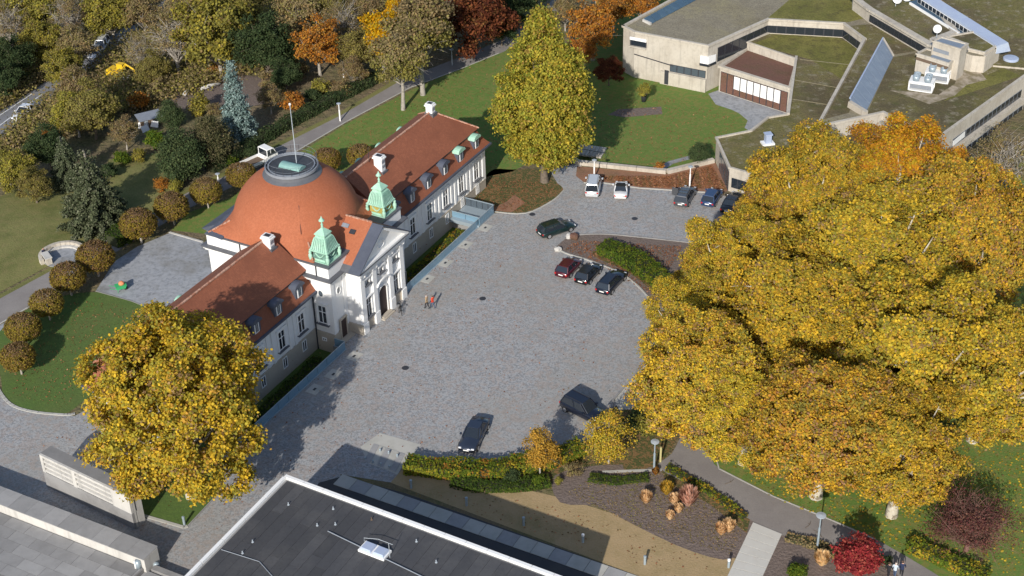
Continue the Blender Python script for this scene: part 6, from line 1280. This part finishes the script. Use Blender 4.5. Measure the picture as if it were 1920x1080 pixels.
car_at((1020, 443), (1066, 428), 'estate', 'darkgreen', (.012, .03, .03), 'dark green estate car driving at the island tip', L=4.45)
car_at((1054, 521), (1078, 496), 'hatch', 'wine', (.09, .012, .022), 'wine red hatchback, left of the three cars by the island', L=3.8)
car_at((1091, 533), (1115, 507), 'hatch', 'black', (), 'black hatchback in the middle of the three by the island')
car_at((1132, 551), (1160, 521), 'estate', 'blackblue', (.012, .016, .03), 'black estate car, right of the three by the island', L=4.6)
car_at((1070, 764), (1118, 788), 'suv', 'blackblue', (), 'black car with lit front parked behind the young yellow tree')
car_at((902, 796), (875, 850), 'sedan', 'blueblack', (.03, .04, .065), 'dark blue grey sedan facing the low hedge, alone')
RGp = 'white cars on the road'
car_at((62, 207), (34, 226), 'sedan', 'white', (), 'white car on the road at the left edge', group=RGp, z=None, name='moving_car')
car_at((184, 100), (174, 112), 'hatch', 'white', (), 'front white car of the pair higher up the road', group=RGp, z=None, L=3.7, name='moving_car')
car_at((196, 88), (188, 97), 'van', 'silver', (), 'rear pale van of the pair higher up the road', group=RGp, z=None, name='moving_car')
# white pickup on the footpath behind the dome
a, b = P(462, 322), P(506, 302); d = b - a; o = empty('pickup_truck', tuple((a + b) / 2), math.atan2(d[1], d[0]), 'white flatbed pickup on the footpath behind the dome', 'truck')
MB().box(-2.6, 2.5, -.85, .85, .45, .65).build('chassis', 'paintgrey', o)
m = MB(); m.hexa([(.9, -.92, .5), (2.55, -.92, .5), (2.55, .92, .5), (.9, .92, .5)], [(.9, -.92, 1.25), (2.5, -.92, 1.25), (2.5, .92, 1.25), (.9, .92, 1.25)]); m.hexa([(.95, -.86, 2.05), (1.95, -.86, 2.05), (1.95, .86, 2.05), (.95, .86, 2.05)], [(1.0, -.8, 2.15), (1.9, -.8, 2.15), (1.9, .8, 2.15), (1.0, .8, 2.15)]); m.build('cab', 'paintwhite', o)
MB().hexa([(.95, -.9, 1.25), (2.45, -.9, 1.25), (2.45, .9, 1.25), (.95, .9, 1.25)], [(.98, -.84, 2.05), (1.95, -.84, 2.05), (1.95, .84, 2.05), (.98, .84, 2.05)]).build('cab_windows', 'glass', o)
for s in (-.84, .84): MB().bar((.97, s, 1.2), (.97, s, 2.08), .1).bar((1.5, s, 1.2), (1.5, s, 2.08), .08).bar((2.42, s, 1.2), (1.94, s, 2.08), .09).build('pillar', 'paintwhite', o)
MB().box(-2.7, .85, -.98, .98, .65, .75).build('bed', 'wood', o)
for q in ((-2.7, .85, -.98, -.93), (-2.7, .85, .93, .98), (-2.7, -2.64, -.93, .93), (.79, .85, -.93, .93)): MB().box(*q, .75, 1.1).build('side_board', 'paintwhite', o)
for x in (-1.7, 1.7):
    for s in (-1, 1):
        w_ = MB().lathe([(.02, 0), (.33, 0), (.35, .1), (.33, .2), (.02, .2)], 14).build('wheel', 'rubber', o); w_.location = (x, s * .75, .35); w_.rotation_euler = (math.radians(90 if s < 0 else -90), 0, 0)
# yellow excavator with its cabin, trailer beside
w = G(222, 146); o = empty('excavator', tuple(w), math.radians(-25), 'yellow excavator among the trees below the road', 'excavator'); o.scale = (.75,) * 3
yel = mk('excavator_yellow', (.65, .42, .02), .5)
for s in (-1, 1): MB().box(-1.5, 1.5, s * 1.0 - .25, s * 1.0 + .25, 0, .7).build('track', 'rubber', o)
MB().hexa([(-1.9, -1.2, .8), (1.2, -1.2, .8), (1.2, 1.2, .8), (-1.9, 1.2, .8)], [(-1.7, -1.15, 2.0), (1.0, -1.15, 1.7), (1.0, 1.15, 1.7), (-1.7, 1.15, 2.0)]).build('engine_house', yel, o)
MB().box(-.1, 1.3, .1, 1.15, 1.7, 2.9).build('cabin', yel, o); MB().box(.05, 1.33, .15, 1.1, 2.0, 2.75).build('cabin_window', 'glass', o)
MB().tube([(1.0, -.3, 1.5), (2.6, -.3, 3.4), (4.4, -.3, 2.6)], [.28, .25, .2], 4).build('boom', yel, o); MB().tube([(4.4, -.3, 2.6), (4.9, -.3, .9)], [.2, .15], 4).build('dipper', yel, o); MB().hexa([(4.6, -.7, .3), (5.4, -.7, .3), (5.4, .1, .3), (4.6, .1, .3)], [(4.7, -.7, 1.0), (5.2, -.7, 1.0), (5.2, .1, 1.0), (4.7, .1, 1.0)]).build('bucket', 'metaldark', o)
w = G(238, 156); o = empty('trailer', tuple(w), .5, 'pale trailer parked beside the excavator', 'trailer'); o.scale = (.6,) * 3; MB().box(-1.6, 1.6, -.9, .9, .5, 1.5).build('box', 'concrete_pale', o); MB().bar((1.6, 0, .55), (2.6, 0, .5), .12).build('drawbar', 'metaldark', o)
for s in (-1, 1):
    w_ = MB().lathe([(.02, 0), (.32, 0), (.32, .18), (.02, .18)], 12).build('wheel', 'rubber', o); w_.location = (0, s * .95, .32); w_.rotation_euler = (math.radians(90), 0, 0)
# garden shed
w = G(282, 232); o = empty('garden_shed', tuple(w), math.radians(28), 'low garden shed with a grey flat roof among bushes', 'shed'); o.scale = (.55,) * 3
MB().box(-2.6, 2.6, -1.7, 1.7, 0, 2.1).build('wall', 'wood', o); MB().hexa([(-3, -2.1, 2.05), (3, -2.1, 2.05), (3, 2.1, 2.25), (-3, 2.1, 2.25)], [(-3, -2.1, 2.15), (3, -2.1, 2.15), (3, 2.1, 2.35), (-3, 2.1, 2.35)]).build('roof', 'leadlight', o)
MB().box(-1.9, -.9, -1.75, -1.7, 0, 1.9).build('door', 'paintgrey', o); MB().box(.4, 1.6, -1.75, -1.7, .9, 1.7).build('window', 'glass_mid', o)
for i, (x, y, rz) in enumerate(((274, 246, .9), (290, 238, -.4), (268, 240, .2))):
    w = G(x, y); o = empty('leaning_board', tuple(w), rz, ['white board leaning at the shed, nearest', 'pale plank lying right of the shed', 'white sheet behind the nearest board'][i], 'board', 'boards around the shed')
    MB().hexa([(-.6, -.1, 0), (.6, -.1, 0), (.6, -.05, 0), (-.6, -.05, 0)], [(-.5, .3, .7), (.5, .3, .7), (.5, .35, .7), (-.5, .35, .7)]).build('board', 'paintwhite', o)
# pale felled wood on the dug earth
for i, (x, y, L_, rz) in enumerate(((345, 168, 2.4, .3), (352, 176, 1.8, 1.2), (395, 165, 3.0, .6), (330, 150, 4.0, .8), (380, 140, 4.5, .5))):
    w = G(x, y); tag(MB().tube([(-L_ / 2, 0, .25), (0, .1, .35), (L_ / 2, 0, .25)], [.28, .25, .2], 8).build('felled_log', 'concrete_pale' if i < 3 else 'bark_pale', None, True, tuple(w), rz), ['pale cut log at the left of the dug earth', 'short pale log below the first', 'cut log near the blue spruce', 'long grey trunk lying along the brushwood', 'long grey trunk on top of the dug earth'][i], 'log', 'felled logs on the dug earth')
# ------------------------------------------------------------------ lamps and bollards
def lamp(base, top, label, mat='paintwhite', group='white path lamps', disc=.3):
    w = P(*base); h = 3.0
    for z in np.linspace(.5, 8, 300):
        if proj([w[0], w[1], w[2] + z])[1] <= top[1]: h = z; break
    o = empty('street_lamp', tuple(w), 0, label, 'lamp post', group)
    MB().tube([(0, 0, 0), (0, 0, h * .62)], [.1, .1], 10).build('post', mat, o); MB().tube([(0, 0, h * .62), (0, 0, h * .96)], [.06, .06], 8).build('upper_post', mat, o)
    MB().lathe([(.05, h * .93), (.14, h * .955), (.14, h * .975), (disc, h * .985), (disc, h), (.03, h + .06)], 14).build('lamp_head', 'paintgrey' if mat != 'paintwhite' else 'paintgrey', o)
lamp((638, 227), (635, 194), 'white path lamp on the footpath behind the dome'); lamp((410, 343), (408, 326), 'short white path lamp left of the dome between ball trees'); lamp((1114, 335), (1115, 300), 'white lamp behind the silver van')
lamp((1293, 352), (1297, 312), 'white lamp behind the graphite estate car'); lamp((848, 122), (847, 93), 'thin lamp post at the shaded end of the footpath', 'paintgrey')
lamp((1532, 1029), (1541, 966), 'blue grey lamp post beside the slab path', 'steelblue', 'blue grey lamp posts', .42); lamp((1226, 886), (1229, 828), 'blue grey lamp post beside the young yellow tree', 'steelblue', 'blue grey lamp posts', .38)
w = P(1238, 866); o = tag(MB().box(-.08, .08, -.08, .08, 0, 1.7).build('yellow_post', mk('post_yellow', (.42, .38, .18), .7), None, False, tuple(w)), 'pale yellow post beside the blue grey lamp', 'post')
for i, (x, y) in enumerate(((346, 984), (251, 948), (771, 915), (875, 948), (982, 985), (1093, 1017), (1209, 1058), (1366, 1064))):
    w = P(x, y); o = empty('bollard_light', tuple(w), 0, ['sunlit bollard light on the lawn tip below the yellow plane', 'bollard light half behind the louvred block', 'shaded bollard light nearest the slab field', 'shaded bollard light second from the slab field', 'bollard light at the shadow edge, third along the slab walk', 'bollard light with bright cap, fourth along the slab walk', 'sunlit bollard light on the dry lawn', 'white topped bollard beside the stepped path'][i], 'bollard light', 'bollard lights')
    MB().tube([(0, 0, 0), (0, 0, .72)], .11, 10).build('post', 'steelblue', o); MB().lathe([(.1, .72), (.13, .76), (.13, .92), (.02, .96)], 12).build('cap', 'paintwhite' if i in (5, 7) else 'steelblue', o)
# tall bare pole near the park path
w = P(645, 152); tag(MB().tube([(0, 0, 0), (0, 0, 2.0)], [.09, .09], 8).build('white_post', 'paintwhite', None, False, tuple(w)), 'white post beneath the slender trunk by the footpath', 'post')
# boulders at the island tip
for i, (x, y, s) in enumerate(((1046, 470, .5), (1067, 446, .5), (1076, 447, .65))):
    w = P(x, y); m = MB(); bmx = bmesh.new(); bmesh.ops.create_icosphere(bmx, subdivisions=2, radius=s * .85); rb = random.Random(i)
    for v_ in bmx.verts: v_.co *= rb.uniform(.82, 1.12); v_.co.z *= .75
    me = bpy.data.meshes.new('boulder'); bmx.to_mesh(me); bmx.free(); me.materials.append(MT['concrete_pale'] if i < 2 else MT['moss_red'])
    tag(put('boulder', me, None, (w[0], w[1], s * .4)), ['white stone at the very tip of the island', 'white stone at the far corner of the island tip', 'reddish boulder beside the white corner stone'][i], 'stone', 'stones at the island tip')
# ------------------------------------------------------------------ stone exedra left
w = P(118, 482); o = empty('stone_exedra', tuple(w), 0, 'half round stone seat with low wall and bronze figure, left', 'stone bench')
MB().lathe([(.01, -.05), (2.2, -.05), (2.2, .09), (.01, .09)], 28).build('floor', 'gravel', o)
for k in range(14):
    a0, a1 = math.radians(25 + k * 14), math.radians(25 + (k + 1) * 14 - .6); m = MB(); R1_, R2_ = 2.2, 2.6
    q = [(math.cos(a0) * R1_, math.sin(a0) * R1_), (math.cos(a0) * R2_, math.sin(a0) * R2_), (math.cos(a1) * R2_, math.sin(a1) * R2_), (math.cos(a1) * R1_, math.sin(a1) * R1_)]; m.prism(q, 0, .62); m.build('wall_stone', 'concrete', o)
    q = [(math.cos(a0) * 1.8, math.sin(a0) * 1.8), (math.cos(a0) * 2.18, math.sin(a0) * 2.18), (math.cos(a1) * 2.18, math.sin(a1) * 2.18), (math.cos(a1) * 1.8, math.sin(a1) * 1.8)]; MB().prism(q, 0, .3).build('seat_stone', 'concrete_pale', o)
w2 = P(90, 492); m = MB().box(-.75, .75, -.3, .3, 0, .85).build('pedestal', 'concrete', o, False, (w2[0] - w[0], w2[1] - w[1], 0), -1.0); MB().box(-.85, .85, -.38, .38, .85, .97).build('pedestal_cap', 'concrete_pale', m)
# ------------------------------------------------------------------ people
PM = {'skin': mk('skin', (.5, .3, .22), .6), 'hair': mk('hair', (.06, .04, .03), .8), 'grey_hair': mk('grey_hair', (.5, .48, .45), .8), 'beige_cloth': mk('beige_cloth', (.38, .28, .17), .9), 'red_cloth': mk('red_cloth', (.7, .07, .03), .8), 'black_cloth': mk('black_cloth', (.02, .02, .025), .9),
      'denim': mk('denim', (.06, .09, .16), .9), 'navy_cloth': mk('navy_cloth', (.02, .03, .07), .9), 'shoe': mk('shoe', (.03, .03, .03), .7), 'pale_cloth': mk('pale_cloth', (.45, .52, .6), .9)}
def person(pos, yaw, H, top, legs, hair, label, walk=.22, arm=.25, sit=False):
    """one skinned figure in stride: pelvis root, spine, neck, head, arms with elbow and hand, legs with knee and foot"""
    s = H / 1.75; J = {}; h0 = .93 if not sit else .5
    J['pel'] = (0, 0, h0, .135); J['wai'] = (0.01, 0, h0 + .2, .125); J['che'] = (.02, 0, h0 + .42, .155); J['nec'] = (.03, 0, h0 + .57, .06); J['hd0'] = (.05, 0, h0 + .66, .085); J['hd1'] = (.05, 0, h0 + .78, .09)
    E_l = [('pel', 'wai'), ('wai', 'che'), ('che', 'nec'), ('nec', 'hd0'), ('hd0', 'hd1')]
    for sd, g_ in ((1, 1), (-1, -1)):
        n_ = 'l' if sd > 0 else 'r'; fw = walk * g_
        J['sh' + n_] = (.01, sd * .18, h0 + .49, .068); J['el' + n_] = (-arm * g_ * .5, sd * .25, h0 + .22, .048); J['wr' + n_] = (-arm * g_ * .5 + .12, sd * .24, h0 - .0, .034); J['ha' + n_] = (-arm * g_ * .5 + .16, sd * .23, h0 - .1, .04)
        J['hi' + n_] = (0, sd * .09, h0 - .05, .095)
        if sit: J['kn' + n_] = (.42, sd * .13, .5, .062); J['an' + n_] = (.46, sd * .13, .08, .045); J['to' + n_] = (.62, sd * .14, .04, .042)
        else: J['kn' + n_] = (fw * .5 + .05, sd * .095, .49, .062); J['an' + n_] = (fw * .95 - (.06 if g_ < 0 else 0), sd * .095, .08 + (.03 if g_ < 0 else 0), .042); J['to' + n_] = (fw * .95 + .14, sd * .1, .045, .04)
        E_l += [('che', 'sh' + n_), ('sh' + n_, 'el' + n_), ('el' + n_, 'wr' + n_), ('wr' + n_, 'ha' + n_), ('pel', 'hi' + n_), ('hi' + n_, 'kn' + n_), ('kn' + n_, 'an' + n_), ('an' + n_, 'to' + n_)]
    ks = list(J); me = bpy.data.meshes.new('person'); me.from_pydata([J[k][:3] for k in ks], [(ks.index(a), ks.index(b)) for a, b in E_l], [])
    o = bpy.data.objects.new('person', me); COL.objects.link(o); md = o.modifiers.new('skin', 'SKIN'); md.use_smooth_shade = True
    for i, k in enumerate(ks): me.skin_vertices[0].data[i].radius = (J[k][3], J[k][3] * (.8 if k in ('pel', 'wai', 'che') else 1)); me.skin_vertices[0].data[i].use_root = (k == 'pel')
    sb = o.modifiers.new('sub', 'SUBSURF'); sb.levels = 1; sb.render_levels = 1
    dg = bpy.context.evaluated_depsgraph_get(); m2 = bpy.data.meshes.new_from_object(o.evaluated_get(dg)); o.modifiers.clear(); o.data = m2
    m2.materials.clear()
    for nm in (top, legs, 'skin', hair, 'shoe'): m2.materials.append(PM[nm])
    for p in m2.polygons:
        c = p.center; z = c.z; k = 0
        if z < h0 - .02 and not (abs(c.y) > .19 and z > h0 - .2): k = 1
        if z < .1: k = 4
        if abs(c.y) > .19 and h0 - .2 < z < h0 - .03: k = 2
        if z > h0 + .57: k = 2 if (c.x > .07 and z < h0 + .8) else (3 if z > h0 + .62 else 2)
        p.material_index = k; p.use_smooth = True
    o.location = pos; o.rotation_euler = (0, 0, yaw); o.scale = (s, s, s); tag(o, label, 'person')
    hc = h0 + .74; m = MB(); m.add([(.15, -.015, hc - .03), (.15, .015, hc - .03), (.185, 0, hc - .035), (.15, 0, hc + .02)], [(0, 1, 2), (1, 3, 2), (3, 0, 2)]); m.build('nose', PM['skin'], o)
    for sd in (-1, 1):
        MB().lathe([(.01, -.012), (.014, 0), (.01, .012)], 6, .135, sd * .035).build('eye', PM['hair'], o).location = (0, 0, hc + .02)
        MB().box(.03, .065, sd * .09 - .012, sd * .09 + .012, hc - .03, hc + .03).build('ear', PM['skin'], o)
    MB().box(.132, .145, -.025, .025, hc - .075, hc - .062).build('mouth', PM['red_cloth'], o)
    return o
person(tuple(P(801, 579)), 2.5, 1.74, 'beige_cloth', 'black_cloth', 'grey_hair', 'person in a beige jacket and black trousers crossing the cobbles')
person(tuple(P(812, 578)), 2.4, 1.62, 'red_cloth', 'denim', 'hair', 'person in a bright red jacket beside the one in beige')
person(tuple(P(1689, 1082)), 1.2, 1.75, 'navy_cloth', 'black_cloth', 'hair', 'dark clothed person at the bottom edge of the path, right of three')
person(tuple(P(1676, 1083)), 1.0, 1.65, 'pale_cloth', 'denim', 'grey_hair', 'person in a pale top at the bottom edge of the path, middle of three')
person(tuple(P(1664, 1084)), .9, 1.7, 'black_cloth', 'black_cloth', 'hair', 'person in black at the bottom edge of the path, left of three')
w = P(84, 484); person((w[0], w[1], .1), -.6, 1.7, 'navy_cloth', 'navy_cloth', 'hair', 'person in blue sitting at the stone seat', sit=True, walk=0)
# bicycle leaning at the portal
def bicycle(pos, yaw, label):
    o = empty('bicycle', pos, yaw, label, 'bicycle')
    for x in (-.52, .52):
        wl_ = MB().tube([(x + .33 * math.cos(t), 0, .34 + .33 * math.sin(t)) for t in np.linspace(0, 2 * math.pi, 17)], .022, 4, cap=False).build('wheel', 'rubber', o)
        m = MB()
        for t in np.linspace(0, math.pi, 6)[:-1]: m.bar((x + .32 * math.cos(t), 0, .34 + .32 * math.sin(t)), (x - .32 * math.cos(t), 0, .34 - .32 * math.sin(t)), .008)
        m.build('spokes', 'rim', wl_)
    MB().tube([(-.52, 0, .34), (-.15, 0, .32), (.4, 0, .8), (-.25, 0, .82), (-.15, 0, .32)], .022, 5).tube([(-.25, 0, .82), (-.52, 0, .34)], .015, 5).tube([(.52, 0, .34), (.38, 0, .98)], .02, 5).build('frame', 'metaldark', o)
    MB().box(-.4, -.15, -.07, .07, .93, .98).tube([(-.27, 0, .8), (-.28, 0, .95)], .015, 4).build('saddle', 'rubber', o); MB().tube([(.3, -.26, 1.0), (.38, 0, .98), (.3, .26, 1.0)], .016, 4).build('handlebar', 'metaldark', o); MB().box(-.2, -.1, -.12, .12, .3, .33).build('pedals', 'rubber', o)
w = UVW(5.6, -.8); bicycle(tuple(w), AZ + .4, 'dark bicycle parked at the foot of the portal')
w = UVW(5.2, -1.2); bicycle(tuple(w), AZ + .7, 'second bicycle leaning before the portal door')
# green and orange play animal on the rear terrace
w = P(228, 545); o = empty('garden_cart', (w[0], w[1], .01), .4, 'small green cart with an orange sack on the rear terrace', 'garden cart')
grn = mk('cart_green', (.05, .4, .15), .5); org = mk('sack_orange', (.7, .25, .12), .8)
MB().hexa([(-.45, -.3, .35), (.45, -.3, .35), (.45, .3, .35), (-.45, .3, .35)], [(-.6, -.42, .75), (.6, -.42, .75), (.6, .42, .75), (-.6, .42, .75)]).build('tub', grn, o)
w_ = MB().lathe([(.02, 0), (.22, 0), (.22, .1), (.02, .1)], 14).build('wheel', 'rubber', o); w_.location = (.5, .05, .22); w_.rotation_euler = (math.radians(90), 0, 0)
for s in (-.3, .3): MB().tube([(.5, s * .4, .25), (-.3, s, .4), (-1.2, s * 1.2, .75)], .03, 5).build('handle', grn, o); MB().bar((-.35, s, .4), (-.45, s, 0), .04).build('leg', grn, o)
tag(MB().lathe([(.02, .0), (.3, .05), (.34, .22), (.2, .4), (.02, .45)], 10).build('sack', org, None, True, (w[0] + .1, w[1] + .1, .7)), 'orange sack lying in the small green cart', 'sack')
# litter bins
w = P(1207, 190, PITZ); o = empty('black_bin', (w[0], w[1], PITZ), .2, 'black bin with a pale lid on the sunken lawn by the museum', 'bin'); MB().lathe([(.3, 0), (.42, 1.0), (.42, 1.1), (.02, 1.15)], 12).build('bin_body', 'metaldark', o, True); MB().lathe([(.02, 1.16), (.3, 1.16), (.28, 1.3), (.02, 1.34)], 10).build('lid', 'paintwhite', o)
# shadows of twigs on the path, modelled as thin sticks
MT['stickm'] = MT['bark']
for i, (x, y) in enumerate(((1320, 904), (1370, 905), (1372, 946), (1300, 895), (1518, 985), (1535, 1000))):
    w = P(x, y); rr3 = random.Random(i); m = MB(); a0 = rr3.uniform(0, 3)
    m.tube([(-.6 * math.cos(a0), -.6 * math.sin(a0), .03), (0, 0, .04), (.55 * math.cos(a0 + .5), .55 * math.sin(a0 + .5), .03)], [.03, .035, .015], 4); m.tube([(0, 0, .04), (.3 * math.cos(a0 + 1.3), .3 * math.sin(a0 + 1.3), .03)], [.025, .01], 4)
    tag(m.build('fallen_branch', 'stickm', None, False, (w[0], w[1], .02)), ['forked twig on the path above the mulch bed corner', 'forked twig right of the first on the path', 'curved twig lower on the path', 'twig nearest the grey lamp post on the path', 'long twig left of the blue grey lamp by the slab path', 'crooked twig at the foot of that lamp'][i], 'twig', 'twigs fallen on the footpath')
bpy.context.view_layer.update()
print('unique quads', sum(len(m.polygons) for m in bpy.data.meshes), 'objects', len(COL.objects))

for i, (x, y) in enumerate(((998, 402), (905, 560), (760, 690), (1190, 410))):
    w = P(x, y); m = MB().lathe([(.01, .008), (.36, .008), (.36, .02), (.01, .022)], 16); tag(m.build('drain_cover', 'metaldark', None, False, (w[0], w[1], 0)), ['small round drain cover before the bed of the tall green tree', 'round drain cover in the open cobbles right of the two walkers', 'round drain cover in the cobbles left of centre', 'round drain cover in the car park lane'][i], 'drain cover', 'drain covers in the cobbles')
